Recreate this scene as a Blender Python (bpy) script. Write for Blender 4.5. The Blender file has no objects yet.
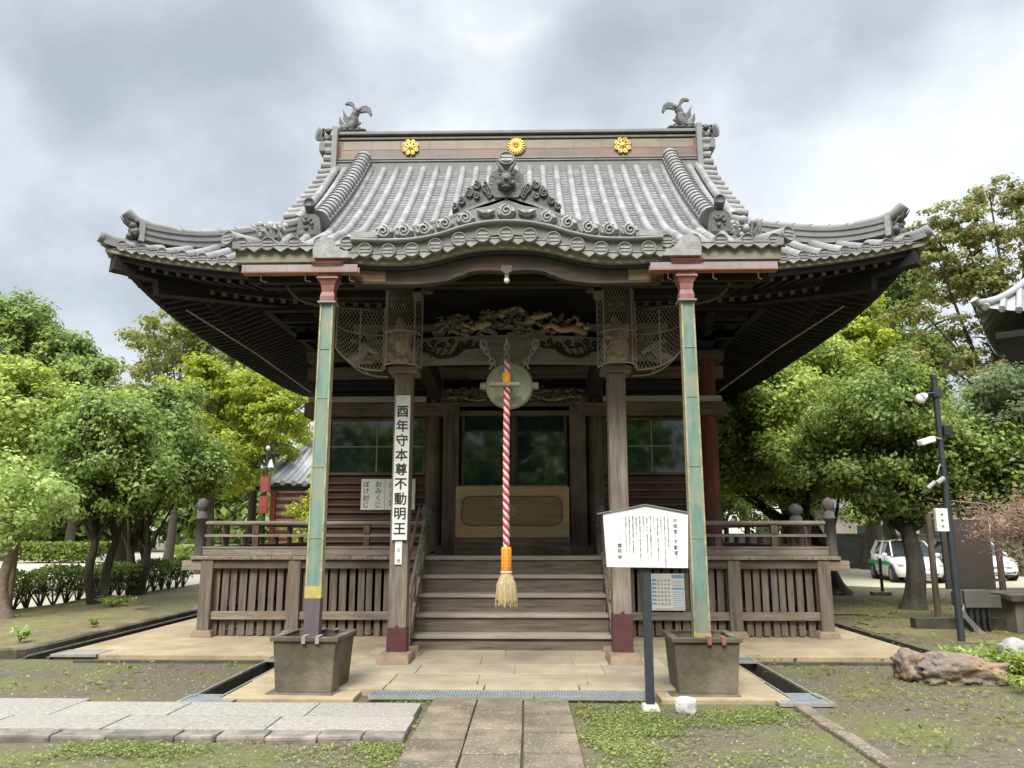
import bpy, bmesh, math, random
import numpy as np
from mathutils import Vector, Matrix
R = math.radians
SC = bpy.context.scene
COL = SC.collection
random.seed(7)

# ------------------------------------------------------------------ camera
cam_d = bpy.data.cameras.new('camera')
cam = bpy.data.objects.new('camera', cam_d); COL.objects.link(cam)
cam_d.sensor_fit = 'HORIZONTAL'; cam_d.sensor_width = 36.0
cam_d.lens = 36.0 * 769.0 / 1024.0
cam_d.clip_start = 0.05; cam_d.clip_end = 2000.0
cam.location = (0.23, 0, 1.6)
cam.rotation_euler = (R(90 + 11), 0, R(1.16))
SC.camera = cam

# ------------------------------------------------------------------ sky
W = bpy.data.worlds.new('World'); SC.world = W; W.use_nodes = True
nt = W.node_tree; N = nt.nodes; L = nt.links
for n in list(N): N.remove(n)
SUN_EL, SUN_ROT = R(47), R(194)
out = N.new('ShaderNodeOutputWorld')
sky = N.new('ShaderNodeTexSky'); sky.sky_type = 'NISHITA'; sky.sun_disc = False
sky.sun_elevation = SUN_EL; sky.sun_rotation = SUN_ROT
bg1 = N.new('ShaderNodeBackground'); bg1.inputs[1].default_value = 0.1
L.new(sky.outputs[0], bg1.inputs[0])
tc = N.new('ShaderNodeTexCoord')
mp = N.new('ShaderNodeMapping'); mp.inputs['Scale'].default_value = (1.0, 1.0, 1.35)
mp.inputs['Location'].default_value = (-3.17, -6.28, 2.72)
L.new(tc.outputs['Generated'], mp.inputs[0])
n1 = N.new('ShaderNodeTexNoise'); n1.inputs['Scale'].default_value = 2.1; n1.inputs['Detail'].default_value = 10
n1.inputs['Roughness'].default_value = 0.56; n1.inputs['Distortion'].default_value = 0.12
L.new(mp.outputs[0], n1.inputs['Vector'])
def dirblob(px_dir, width, gain):
    d = N.new('ShaderNodeVectorMath'); d.operation = 'DOT_PRODUCT'
    L.new(tc.outputs['Generated'], d.inputs[0]); d.inputs[1].default_value = Vector(px_dir).normalized()
    m = N.new('ShaderNodeMapRange'); m.interpolation_type = 'SMOOTHSTEP'
    m.inputs['From Min'].default_value = math.cos(R(width)); m.inputs['From Max'].default_value = 1.0
    m.inputs['To Min'].default_value = 0; m.inputs['To Max'].default_value = gain
    L.new(d.outputs['Value'], m.inputs['Value'])
    return m.outputs[0]
def madd(a, b, op='ADD', clamp=False):
    m = N.new('ShaderNodeMath'); m.operation = op; m.use_clamp = clamp
    for i, s in enumerate((a, b)):
        if isinstance(s, (int, float)): m.inputs[i].default_value = s
        else: L.new(s, m.inputs[i])
    return m.outputs[0]
# brighter breaks and one darker bank in the cloud deck, fixed in the sky
vo = N.new('ShaderNodeTexNoise'); vo.inputs['Scale'].default_value = 4.2; vo.inputs['Detail'].default_value = 5; vo.inputs['Roughness'].default_value = 0.5
L.new(mp.outputs[0], vo.inputs['Vector'])
bil = madd(madd(madd(vo.outputs['Fac'], 0.5, 'SUBTRACT'), 0.0, 'ADD'), 1.0, 'MULTIPLY')
ab = N.new('ShaderNodeMath'); ab.operation = 'ABSOLUTE'; L.new(bil, ab.inputs[0])
fac = madd(madd(n1.outputs['Fac'], 0.0, 'ADD'), madd(ab.outputs[0], 0.75, 'MULTIPLY'), 'SUBTRACT')
fac = madd(madd(fac, 0.62, 'MULTIPLY'), 0.178)
for d, w, g in [((-0.13, 1, 0.64), 13, 0.16), ((0.33, 1, 0.42), 17, 0.08), ((0.18, 1, 0.58), 7, 0.05), ((-0.62, 1, 0.40), 20, 0.035),
                ((-0.55, 1, 0.22), 24, 0.02), ((-0.62, 1, 0.66), 24, -0.05), ((0.32, 1, 0.74), 17, -0.08),
                ((0.62, 1, 0.52), 14, 0.05)]:
    fac = madd(fac, dirblob(d, w, g))
rp = N.new('ShaderNodeValToRGB'); cr = rp.color_ramp
cr.elements[0].position = 0.30; cr.elements[0].color = (0.40, 0.435, 0.48, 1)
cr.elements[1].position = 0.76; cr.elements[1].color = (0.95, 0.96, 0.97, 1)
for p, c in ((0.40, (0.49, 0.525, 0.57, 1)), (0.49, (0.63, 0.665, 0.705, 1)), (0.58, (0.79, 0.82, 0.845, 1))):
    e = cr.elements.new(p); e.color = c
L.new(fac, rp.inputs[0])
# an overcast deck is brighter towards the zenith
sx = N.new('ShaderNodeSeparateXYZ'); L.new(tc.outputs['Generated'], sx.inputs[0])
el = N.new('ShaderNodeMapRange'); el.interpolation_type = 'SMOOTHSTEP'
el.inputs['From Min'].default_value = 0.60; el.inputs['From Max'].default_value = 0.98
el.inputs['To Min'].default_value = 0.60; el.inputs['To Max'].default_value = 4.4
L.new(sx.outputs['Z'], el.inputs['Value'])
bg2 = N.new('ShaderNodeBackground')
L.new(rp.outputs[0], bg2.inputs[0]); L.new(el.outputs[0], bg2.inputs[1])
mx = N.new('ShaderNodeMixShader'); mx.inputs[0].default_value = 0.88
L.new(bg1.outputs[0], mx.inputs[1]); L.new(bg2.outputs[0], mx.inputs[2])
L.new(mx.outputs[0], out.inputs[0])
sd = bpy.data.lights.new('sun', 'SUN'); so = bpy.data.objects.new('sun', sd); COL.objects.link(so)
sd.energy = 2.2; sd.angle = R(25); sd.color = (1.0, 0.96, 0.9)
# sun from behind the camera, slightly left, high
az = R(194)
sdir = Vector((math.sin(az) * math.cos(SUN_EL), math.cos(az) * math.cos(SUN_EL), math.sin(SUN_EL)))
so.rotation_euler = sdir.to_track_quat('Z', 'Y').to_euler()
vs = SC.view_settings
vs.view_transform = 'Standard'; vs.look = 'None'; vs.exposure = 1.12; vs.gamma = 1.0; vs.use_curve_mapping = False
SC.display_settings.display_device = 'sRGB'
SC.cycles.max_bounces = 6; SC.cycles.diffuse_bounces = 3; SC.cycles.glossy_bounces = 3
SC.cycles.transmission_bounces = 3; SC.cycles.transparent_max_bounces = 6
SC.cycles.use_denoising = True
SC.cycles.caustics_reflective = False; SC.cycles.caustics_refractive = False

# ------------------------------------------------------------------ materials
MATS = {}
def mat(name, c1, c2=None, scale=4.0, stretch=(1, 1, 1), rough=0.75, metal=0.0, bump=0.0, bscale=None,
        stain=None, stain_scale=0.8, stain_amt=0.5, detail=6, coords='Object', lo=0.35, hi=0.65, spec=0.5,
        speck=None, speck_scale=60, speck_th=0.68, island=0.0, bdist=0.02):
    if name in MATS: return MATS[name]
    m = bpy.data.materials.new(name); m.use_nodes = True
    nt = m.node_tree; N = nt.nodes; L = nt.links
    b = N['Principled BSDF']
    b.inputs['Roughness'].default_value = rough; b.inputs['Metallic'].default_value = metal
    b.inputs['Specular IOR Level'].default_value = spec
    if c2 is None: c2 = tuple(x * 0.8 for x in c1)
    tc = N.new('ShaderNodeTexCoord'); mp = N.new('ShaderNodeMapping'); mp.inputs['Scale'].default_value = stretch
    L.new(tc.outputs[coords], mp.inputs[0])
    n = N.new('ShaderNodeTexNoise'); n.inputs['Scale'].default_value = scale; n.inputs['Detail'].default_value = detail
    n.inputs['Roughness'].default_value = 0.68
    L.new(mp.outputs[0], n.inputs['Vector'])
    r = N.new('ShaderNodeMapRange'); r.inputs['From Min'].default_value = lo; r.inputs['From Max'].default_value = hi
    L.new(n.outputs['Fac'], r.inputs['Value'])
    mix = N.new('ShaderNodeMix'); mix.data_type = 'RGBA'
    mix.inputs['A'].default_value = (*c1, 1); mix.inputs['B'].default_value = (*c2, 1)
    L.new(r.outputs[0], mix.inputs['Factor']); col = mix.outputs['Result']
    if stain:
        n2 = N.new('ShaderNodeTexNoise'); n2.inputs['Scale'].default_value = stain_scale; n2.inputs['Detail'].default_value = 5
        L.new(tc.outputs[coords], n2.inputs['Vector'])
        r2 = N.new('ShaderNodeMapRange'); r2.inputs['From Min'].default_value = 0.45; r2.inputs['From Max'].default_value = 0.65
        r2.inputs['To Max'].default_value = stain_amt
        L.new(n2.outputs['Fac'], r2.inputs['Value'])
        mx = N.new('ShaderNodeMix'); mx.data_type = 'RGBA'; mx.inputs['B'].default_value = (*stain, 1)
        L.new(col, mx.inputs['A']); L.new(r2.outputs[0], mx.inputs['Factor']); col = mx.outputs['Result']
    if speck:
        n3 = N.new('ShaderNodeTexNoise'); n3.inputs['Scale'].default_value = speck_scale; n3.inputs['Detail'].default_value = 2
        L.new(tc.outputs[coords], n3.inputs['Vector'])
        r3 = N.new('ShaderNodeMapRange'); r3.inputs['From Min'].default_value = speck_th - 0.06; r3.inputs['From Max'].default_value = speck_th
        L.new(n3.outputs['Fac'], r3.inputs['Value'])
        mx = N.new('ShaderNodeMix'); mx.data_type = 'RGBA'; mx.inputs['B'].default_value = (*speck, 1)
        L.new(col, mx.inputs['A']); L.new(r3.outputs[0], mx.inputs['Factor']); col = mx.outputs['Result']
    if island:
        g = N.new('ShaderNodeNewGeometry')
        r4 = N.new('ShaderNodeMapRange'); r4.inputs['To Min'].default_value = 1 - island; r4.inputs['To Max'].default_value = 1 + island
        L.new(g.outputs['Random Per Island'], r4.inputs['Value'])
        vm = N.new('ShaderNodeVectorMath'); vm.operation = 'SCALE'
        L.new(col, vm.inputs[0]); L.new(r4.outputs[0], vm.inputs['Scale']); col = vm.outputs[0]
    L.new(col, b.inputs['Base Color'])
    if bump:
        nb = N.new('ShaderNodeTexNoise'); nb.inputs['Scale'].default_value = bscale or scale * 2.5; nb.inputs['Detail'].default_value = 6
        L.new(mp.outputs[0], nb.inputs['Vector'])
        bp = N.new('ShaderNodeBump'); bp.inputs['Strength'].default_value = bump; bp.inputs['Distance'].default_value = bdist
        L.new(nb.outputs['Fac'], bp.inputs['Height']); L.new(bp.outputs[0], b.inputs['Normal'])
    MATS[name] = m
    return m

def wood(name, c1, c2, axis, stain=None, amt=0.5, bump=0.5):
    s = [9, 9, 9]; s[axis] = 0.7
    return mat(name + 'xyz'[axis], c1, c2, scale=2.2, stretch=tuple(s), rough=0.85, bump=bump, bscale=5, stain=stain,
               stain_scale=1.6, stain_amt=amt, lo=0.3, hi=0.7, spec=0.25, bdist=0.012)
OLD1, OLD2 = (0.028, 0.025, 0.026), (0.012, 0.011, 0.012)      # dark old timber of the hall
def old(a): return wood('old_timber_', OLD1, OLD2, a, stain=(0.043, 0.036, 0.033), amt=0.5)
def grey(a): return wood('weathered_timber_', (0.32, 0.275, 0.22), (0.11, 0.09, 0.072), a, stain=(0.15, 0.105, 0.07), amt=0.65)
def brown(a): return wood('brown_timber_', (0.138, 0.103, 0.075), (0.038, 0.029, 0.023), a, stain=(0.17, 0.135, 0.10), amt=0.5)
def pale(a): return wood('pale_timber_', (0.42, 0.36, 0.28), (0.24, 0.19, 0.14), a, stain=(0.19, 0.15, 0.11), amt=0.5)
def red(a): return wood('red_timber_', (0.17, 0.05, 0.026), (0.06, 0.022, 0.015), a, stain=(0.055, 0.03, 0.022), amt=0.75)
def aged(a): return wood('aged_slat_', (0.22, 0.18, 0.14), (0.065, 0.052, 0.042), a, stain=(0.15, 0.12, 0.09), amt=0.5)
TILE = mat('roof_tile', (0.225, 0.222, 0.213), (0.165, 0.165, 0.158), scale=3, rough=0.7, bump=0.10, bscale=40, stain=(0.20, 0.20, 0.19), stain_scale=1.2, stain_amt=0.45, island=0.20)
TILED = mat('roof_pan_tile', (0.165, 0.165, 0.16), (0.11, 0.11, 0.108), scale=5, rough=0.6, bump=0.1, stain=(0.21, 0.21, 0.2), stain_scale=1.5, stain_amt=0.4, island=0.2)
TILEK = mat('dark_ornament_tile', (0.115, 0.113, 0.108), (0.06, 0.06, 0.058), scale=8, rough=0.6, bump=0.3)
TILEO = mat('ornament_tile', (0.33, 0.325, 0.305), (0.19, 0.19, 0.18), scale=9, rough=0.6, bump=0.3)
PLASTER = mat('eave_plaster', (0.27, 0.26, 0.19), (0.19, 0.18, 0.13), scale=5, rough=0.9, stretch=(1, 1, 4))
COPPER = mat('copper_panel', (0.235, 0.20, 0.14), (0.175, 0.145, 0.10), scale=1.1, stretch=(1, 1, 3), rough=0.5, stain=(0.34, 0.25, 0.17), stain_scale=0.9, stain_amt=0.35)
COPRED = mat('red_copper', (0.27, 0.10, 0.078), (0.18, 0.072, 0.06), scale=6, rough=0.55, stain=(0.33, 0.22, 0.2), stain_scale=5, stain_amt=0.5)
COPPINK = mat('gutter_copper', (0.30, 0.255, 0.255), (0.22, 0.18, 0.18), scale=3, rough=0.6, stain=(0.26, 0.17, 0.14), stain_scale=1.5, stain_amt=0.3)
VERD = mat('verdigris', (0.175, 0.28, 0.22), (0.10, 0.175, 0.14), scale=5, stretch=(3, 3, 0.35), rough=0.75, stain=(0.26, 0.26, 0.18), stain_scale=3.5, stain_amt=0.7, bump=0.2)
VERDY = mat('verdigris_seam', (0.40, 0.36, 0.21), (0.20, 0.19, 0.12), scale=9, rough=0.7)
VERDO = mat('downspout_ochre', (0.47, 0.36, 0.10), (0.32, 0.26, 0.10), scale=9, rough=0.7)
PIPEP = mat('downspout_old_copper', (0.125, 0.095, 0.10), (0.09, 0.075, 0.08), scale=5, stretch=(3, 3, .5), rough=0.6)
GOLD = mat('gold_leaf', (0.86, 0.60, 0.16), (0.42, 0.29, 0.08), scale=6, rough=0.38, metal=0.55)
GLASS = mat('window_glass', (0.008, 0.02, 0.018), (0.014, 0.032, 0.028), scale=1.5, rough=0.04, spec=0.75)
WHITE = mat('white_paint', (0.80, 0.80, 0.79), (0.74, 0.745, 0.74), scale=3, rough=0.5)
BOARDW = mat('weathered_white_board', (0.80, 0.80, 0.78), (0.66, 0.66, 0.63), scale=3, stretch=(4, 4, .6), rough=0.55, stain=(0.58, 0.57, 0.52), stain_scale=2.2, stain_amt=0.35)
PAPER = mat('paper', (0.70, 0.70, 0.64), (0.6, 0.6, 0.55), scale=5, rough=0.8)
INK = mat('black_ink', (0.012, 0.012, 0.012), (0.02, 0.02, 0.02), rough=0.6)
GREYINK = mat('grey_ink', (0.16, 0.16, 0.16), rough=0.7)
CONC = mat('concrete', (0.39, 0.315, 0.185), (0.27, 0.215, 0.13), scale=1.7, rough=0.9, bump=0.15, bscale=30, stain=(0.17, 0.14, 0.092), stain_scale=0.9, stain_amt=0.55)
SLABY = mat('yellow_stone_slab', (0.37, 0.31, 0.205), (0.26, 0.215, 0.145), scale=2.2, rough=0.9, bump=0.15, bscale=25, stain=(0.25, 0.215, 0.16), stain_scale=1.3, stain_amt=0.6, island=0.08)
SLABG = mat('granite_slab', (0.295, 0.275, 0.235), (0.17, 0.155, 0.13), scale=22, rough=0.85, bump=0.12, bscale=60, stain=(0.25, 0.225, 0.19), stain_scale=1.4, stain_amt=0.7, speck=(0.45, 0.43, 0.39), speck_scale=90, speck_th=0.66, island=0.08)
SLABD = mat('dark_kerb_stone', (0.27, 0.235, 0.195), (0.13, 0.11, 0.095), scale=7, rough=0.9, bump=0.4, bscale=22, stain=(0.09, 0.08, 0.07), stain_scale=3, stain_amt=0.7, island=0.25)
SLABM = mat('mossy_path_slab', (0.21, 0.165, 0.11), (0.10, 0.080, 0.055), scale=3.5, rough=0.92, bump=0.3, bscale=30, stain=(0.075, 0.068, 0.04), stain_scale=2.2, stain_amt=0.75, speck=(0.27, 0.235, 0.18), speck_scale=40, speck_th=0.66, island=0.12)
MOSSC = mat('mossy_concrete', (0.105, 0.09, 0.058), (0.055, 0.048, 0.03), scale=4, rough=0.92, bump=0.4, bscale=25, stain=(0.20, 0.175, 0.125), stain_scale=2.2, stain_amt=0.8)
DARKW = mat('dark_drain_concrete', (0.08, 0.075, 0.055), (0.045, 0.042, 0.03), scale=4, rough=0.9, bump=0.3)  # dark concrete of the drains, also used for joint soil and timber kerb
GRATE = mat('galvanised_grate', (0.33, 0.37, 0.39), (0.24, 0.275, 0.29), scale=5, rough=0.5, metal=0.3)
GRATEF = mat('grate_frame', (0.30, 0.29, 0.24), (0.20, 0.195, 0.16), scale=5, rough=0.6)
IRON = mat('dark_iron', (0.035, 0.04, 0.048), (0.022, 0.025, 0.03), scale=6, rough=0.5)
WIRE = mat('rusty_wire', (0.40, 0.34, 0.30), (0.28, 0.23, 0.20), rough=0.7)
GONG = mat('gong_bronze', (0.33, 0.36, 0.255), (0.23, 0.25, 0.175), scale=4, rough=0.55, stain=(0.40, 0.33, 0.2), stain_scale=3, stain_amt=0.4)
CHAIN = mat('chain_iron', (0.36, 0.35, 0.31), (0.2, 0.19, 0.17), rough=0.6)
ROPEW = mat('white_cotton', (0.74, 0.70, 0.66), (0.50, 0.44, 0.40), scale=14, rough=0.9, bump=0.3)
ROPER = mat('red_cotton', (0.60, 0.035, 0.06), (0.38, 0.025, 0.04), scale=14, rough=0.9, bump=0.3)
ORANGE = mat('orange_cloth', (0.80, 0.35, 0.03), (0.72, 0.28, 0.02), scale=9, rough=0.85)
ORED = mat('vermilion_dots', (0.6, 0.08, 0.01), rough=0.8)
STRAW = mat('straw', (0.62, 0.50, 0.29), (0.40, 0.30, 0.15), scale=14, stretch=(5, 5, .5), rough=0.9, bump=0.6)
BROWNP = mat('maroon_sheet', (0.10, 0.032, 0.032), (0.07, 0.024, 0.026), scale=5, rough=0.5)
BASES = mat('ochre_base_stone', (0.31, 0.22, 0.14), (0.19, 0.14, 0.095), scale=5, rough=0.9, bump=0.4, stain=(0.17, 0.13, 0.09), stain_scale=3, stain_amt=0.6)
CARVE = wood('carved_wood_', (0.22, 0.20, 0.185), (0.10, 0.09, 0.082), 0, stain=(0.27, 0.21, 0.15), amt=0.4)
CARVEP = mat('carved_wood_pale', (0.46, 0.35, 0.23), (0.24, 0.18, 0.12), scale=6, rough=0.9, bump=0.4)
BOXW = mat('offering_box_wood', (0.34, 0.235, 0.105), (0.22, 0.155, 0.075), scale=2, stretch=(.6, 6, 6), rough=0.75, stain=(0.16, 0.17, 0.11), stain_scale=2, stain_amt=0.5)
BOXT = mat('offering_box_trim', (0.075, 0.075, 0.055), (0.05, 0.05, 0.04), rough=0.7)
REDP = mat('vermilion_paint', (0.30, 0.055, 0.035), (0.2, 0.04, 0.03), scale=5, rough=0.6)
SHUT = wood('red_brown_board_', (0.085, 0.046, 0.034), (0.045, 0.026, 0.021), 0, stain=(0.12, 0.075, 0.055), amt=0.4)
BARK = mat('bark', (0.075, 0.062, 0.045), (0.028, 0.023, 0.018), scale=9, stretch=(1, 1, .35), rough=0.95, bump=0.9, stain=(0.06, 0.065, 0.035), stain_scale=2, stain_amt=0.5, bdist=0.04)
BARKP = mat('pale_bark', (0.24, 0.19, 0.13), (0.13, 0.10, 0.075), scale=9, rough=0.95, bump=0.7)
TWIG = mat('bare_twig', (0.30, 0.22, 0.18), (0.19, 0.13, 0.11), scale=9, rough=0.9)
ROCK = mat('boulder_rock', (0.25, 0.205, 0.165), (0.075, 0.062, 0.052), scale=5.5, rough=0.92, bump=1.0, bscale=14, stain=(0.36, 0.21, 0.10), stain_scale=4.0, stain_amt=0.6, bdist=0.05)
ROCKW = mat('white_rock', (0.60, 0.58, 0.54), (0.32, 0.31, 0.28), scale=8, rough=0.9, bump=0.6)
# ground: damp earth with moss, gravel
EARTH = mat('damp_earth', (0.062, 0.052, 0.03), (0.125, 0.103, 0.064), scale=16, rough=0.95, bump=0.5, bscale=45, stain=(0.10, 0.108, 0.022), stain_scale=1.1, stain_amt=0.9, speck=(0.22, 0.19, 0.14), speck_scale=38, speck_th=0.69, detail=10, bdist=0.015)
MOSS = mat('moss_ground', (0.075, 0.070, 0.026), (0.16, 0.125, 0.06), scale=5, rough=0.97, bump=0.8, bscale=38, stain=(0.15, 0.15, 0.03), stain_scale=1.6, stain_amt=0.85, speck=(0.24, 0.185, 0.10), speck_scale=30, speck_th=0.64, detail=9)
ROAD = mat('pale_gravel_road', (0.47, 0.42, 0.34), (0.38, 0.335, 0.26), scale=3, rough=0.95, bump=0.2, bscale=30, stain=(0.36, 0.33, 0.22), stain_scale=0.12, stain_amt=0.5)

def leafmat(name, c1, c2, trans=0.45, rough=0.55):
    m = bpy.data.materials.new(name); m.use_nodes = True
    nt = m.node_tree; N = nt.nodes; L = nt.links
    for n in list(N): N.remove(n)
    o = N.new('ShaderNodeOutputMaterial'); g = N.new('ShaderNodeNewGeometry')
    tc = N.new('ShaderNodeTexCoord'); no = N.new('ShaderNodeTexNoise'); no.inputs['Scale'].default_value = 0.9; no.inputs['Detail'].default_value = 3
    L.new(tc.outputs['Object'], no.inputs['Vector'])
    ad = N.new('ShaderNodeMath'); ad.operation = 'ADD'; ad.inputs[1].default_value = -0.5
    L.new(g.outputs['Random Per Island'], ad.inputs[0])
    sc = N.new('ShaderNodeMath'); sc.operation = 'MULTIPLY_ADD'; sc.inputs[1].default_value = 0.85
    L.new(ad.outputs[0], sc.inputs[0]); L.new(no.outputs['Fac'], sc.inputs[2]); sc.use_clamp = True
    rr = N.new('ShaderNodeMapRange'); rr.inputs['From Min'].default_value = 0.2; rr.inputs['From Max'].default_value = 0.8
    L.new(sc.outputs[0], rr.inputs['Value'])
    mx = N.new('ShaderNodeMix'); mx.data_type = 'RGBA'; mx.inputs['A'].default_value = (*c1, 1); mx.inputs['B'].default_value = (*c2, 1)
    L.new(rr.outputs[0], mx.inputs['Factor'])
    d = N.new('ShaderNodeBsdfPrincipled'); d.inputs['Roughness'].default_value = rough; d.inputs['Specular IOR Level'].default_value = 0.3
    t = N.new('ShaderNodeBsdfTranslucent')
    L.new(mx.outputs['Result'], d.inputs['Base Color'])
    hs = N.new('ShaderNodeHueSaturation'); hs.inputs['Value'].default_value = 1.25; hs.inputs['Saturation'].default_value = 1.1
    L.new(mx.outputs['Result'], hs.inputs['Color']); L.new(hs.outputs[0], t.inputs[0])
    ms = N.new('ShaderNodeMixShader'); ms.inputs[0].default_value = trans
    L.new(d.outputs[0], ms.inputs[1]); L.new(t.outputs[0], ms.inputs[2]); L.new(ms.outputs[0], o.inputs[0])
    MATS[name] = m
    return m
LF_MID = leafmat('leaf_mid_green', (0.07, 0.125, 0.025), (0.33, 0.41, 0.11))
LF_DEEP = leafmat('leaf_deep_green', (0.05, 0.09, 0.024), (0.27, 0.34, 0.09))
LF_BRIGHT = leafmat('leaf_bright_green', (0.12, 0.19, 0.03), (0.47, 0.53, 0.13))
LF_YELLOW = leafmat('leaf_yellow_green', (0.17, 0.24, 0.03), (0.46, 0.49, 0.07))
LF_OLIVE = leafmat('leaf_olive', (0.12, 0.16, 0.04), (0.32, 0.33, 0.10))
LF_RUST = leafmat('leaf_rusty_olive', (0.11, 0.16, 0.035), (0.33, 0.28, 0.10))
LF_GREY = leafmat('leaf_grey_green', (0.11, 0.16, 0.07), (0.32, 0.36, 0.19))
LF_PINK = leafmat('leaf_dry_reddish', (0.26, 0.165, 0.11), (0.38, 0.27, 0.18))
LF_CLOVER = leafmat('leaf_clover', (0.12, 0.16, 0.045), (0.34, 0.37, 0.13))
LF_LIME = leafmat('leaf_lime', (0.22, 0.32, 0.07), (0.52, 0.60, 0.24))

# ------------------------------------------------------------------ mesh builder
WL = {}
def catmull(pts, n):
    pts = [Vector(p) for p in pts]; P = [pts[0] * 2 - pts[1]] + pts + [pts[-1] * 2 - pts[-2]]
    o = []
    for i in range(1, len(P) - 2):
        for k in range(n):
            t = k / n; a, b, c, d = P[i - 1], P[i], P[i + 1], P[i + 2]
            o.append(0.5 * ((2 * b) + (c - a) * t + (2 * a - 5 * b + 4 * c - d) * t * t + (3 * b - a - 3 * c + d) * t ** 3))
    o.append(pts[-1]); return o
class MB:
    def __init__(s): s.v = []; s.f = []; s.sm = []
    def add(s, vs, fs, smooth=False):
        k = len(s.v); s.v.extend([tuple(p) for p in vs])
        s.f.extend([tuple(i + k for i in f) for f in fs]); s.sm.extend([smooth] * len(fs)); return s
    def bx(s, x0, x1, y0, y1, z0, z1):
        vs = [(x, y, z) for z in (z0, z1) for y in (y0, y1) for x in (x0, x1)]
        return s.add(vs, [(0, 2, 3, 1), (4, 5, 7, 6), (0, 1, 5, 4), (2, 6, 7, 3), (0, 4, 6, 2), (1, 3, 7, 5)])
    def frustum(s, c, s0, s1, z0, z1):
        vs = []
        for (sx, sy), z in ((s0, z0), (s1, z1)):
            vs += [(c[0] + a * sx / 2, c[1] + b * sy / 2, z) for b in (-1, 1) for a in (-1, 1)]
        return s.add(vs, [(0, 2, 3, 1), (4, 5, 7, 6), (0, 1, 5, 4), (2, 6, 7, 3), (0, 4, 6, 2), (1, 3, 7, 5)])
    def beam(s, p, q, w, h, up=(0, 0, 1)):
        p, q = Vector(p), Vector(q); d = (q - p).normalized(); upv = Vector(up)
        if abs(d.dot(upv)) > 0.98: upv = Vector((0, 1, 0))
        sd_ = d.cross(upv).normalized() * (w / 2); u = sd_.cross(d).normalized() * (h / 2)
        vs = [a + b + c for a in (p, q) for b in (-sd_, sd_) for c in (-u, u)]
        return s.add(vs, [(0, 1, 3, 2), (4, 6, 7, 5), (0, 4, 5, 1), (2, 3, 7, 6), (0, 2, 6, 4), (1, 5, 7, 3)])
    def tube(s, path, r, n=8, caps=True, smooth=True):
        path = [Vector(p) for p in path]; m = len(path)
        rs = r if hasattr(r, '__len__') else [r] * m
        vs = []; prev = None
        for i, p in enumerate(path):
            d = (path[min(i + 1, m - 1)] - path[max(i - 1, 0)])
            if d.length < 1e-9: d = Vector((0, 0, 1))
            d.normalize()
            if prev is None:
                a = d.cross(Vector((0, 0, 1)))
                if a.length < 0.1: a = d.cross(Vector((0, 1, 0)))
            else: a = prev - d * prev.dot(d)
            a.normalize(); prev = a; b = d.cross(a)
            vs += [p + (a * math.cos(2 * math.pi * k / n) + b * math.sin(2 * math.pi * k / n)) * rs[i] for k in range(n)]
        fs = [(i * n + k, i * n + (k + 1) % n, (i + 1) * n + (k + 1) % n, (i + 1) * n + k) for i in range(m - 1) for k in range(n)]
        s.add(vs, fs, smooth)
        if caps:
            s.add(vs[:n], [tuple(range(n))[::-1]]); s.add(vs[-n:], [tuple(range(n))])
        return s
    def lathe(s, prof, c=(0, 0, 0), n=16, axis='z', smooth=True):
        vs = []
        for r, h in prof:
            for k in range(n):
                a = 2 * math.pi * k / n; x, y = r * math.cos(a), r * math.sin(a)
                p = {'z': (x, y, h), 'y': (x, h, y), 'x': (h, x, y)}[axis]
                vs.append((p[0] + c[0], p[1] + c[1], p[2] + c[2]))
        fs = [(i * n + k, i * n + (k + 1) % n, (i + 1) * n + (k + 1) % n, (i + 1) * n + k) for i in range(len(prof) - 1) for k in range(n)]
        return s.add(vs, fs, smooth)
    def prism(s, pts, y0, y1, axis='y', smooth=False):
        n = len(pts)
        def m(a, b, d): return {'y': (a, d, b), 'x': (d, a, b), 'z': (a, b, d)}[axis]
        vs = [m(a, b, y0) for a, b in pts] + [m(a, b, y1) for a, b in pts]
        s.add(vs, [tuple(range(n)), tuple(range(n, 2 * n))[::-1]])
        return s.add(vs, [(i, i + n, (i + 1) % n + n, (i + 1) % n) for i in range(n)], smooth)
    def ball(s, c, r, n=10, m=7, rot=None):
        if not hasattr(r, '__len__'): r = (r, r, r)
        vs = []
        for i in range(m + 1):
            t = math.pi * i / m
            for k in range(n):
                a = 2 * math.pi * k / n
                p = Vector((r[0] * math.sin(t) * math.cos(a), r[1] * math.sin(t) * math.sin(a), r[2] * math.cos(t)))
                if rot: p = rot @ p
                vs.append(p + Vector(c))
        return s.add(vs, [(i * n + k, (i + 1) * n + k, (i + 1) * n + (k + 1) % n, i * n + (k + 1) % n) for i in range(m) for k in range(n)], True)
    def sweep(s, path, prof, caps=True, smooth=False, closed=True, scale=None):
        path = [Vector(p) for p in path]; m = len(path); n = len(prof); vs = []
        for i, p in enumerate(path):
            d = (path[min(i + 1, m - 1)] - path[max(i - 1, 0)]).normalized()
            sd_ = d.cross(Vector((0, 0, 1))).normalized(); u = sd_.cross(d)
            k = scale[i] if scale else 1
            vs += [p + sd_ * a * k + u * b * k for a, b in prof]
        rng = range(n) if closed else range(n - 1)
        s.add(vs, [(i * n + k, i * n + (k + 1) % n, (i + 1) * n + (k + 1) % n, (i + 1) * n + k) for i in range(m - 1) for k in rng], smooth)
        if caps and closed:
            s.add(vs[:n], [tuple(range(n))[::-1]]); s.add(vs[-n:], [tuple(range(n))])
        return s
    def grid(s, fn, us, vs_, smooth=True):
        V = [fn(u, v) for u in us for v in vs_]; n = len(vs_)
        return s.add(V, [(i * n + j, (i + 1) * n + j, (i + 1) * n + j + 1, i * n + j + 1) for i in range(len(us) - 1) for j in range(n - 1)], smooth)
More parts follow.
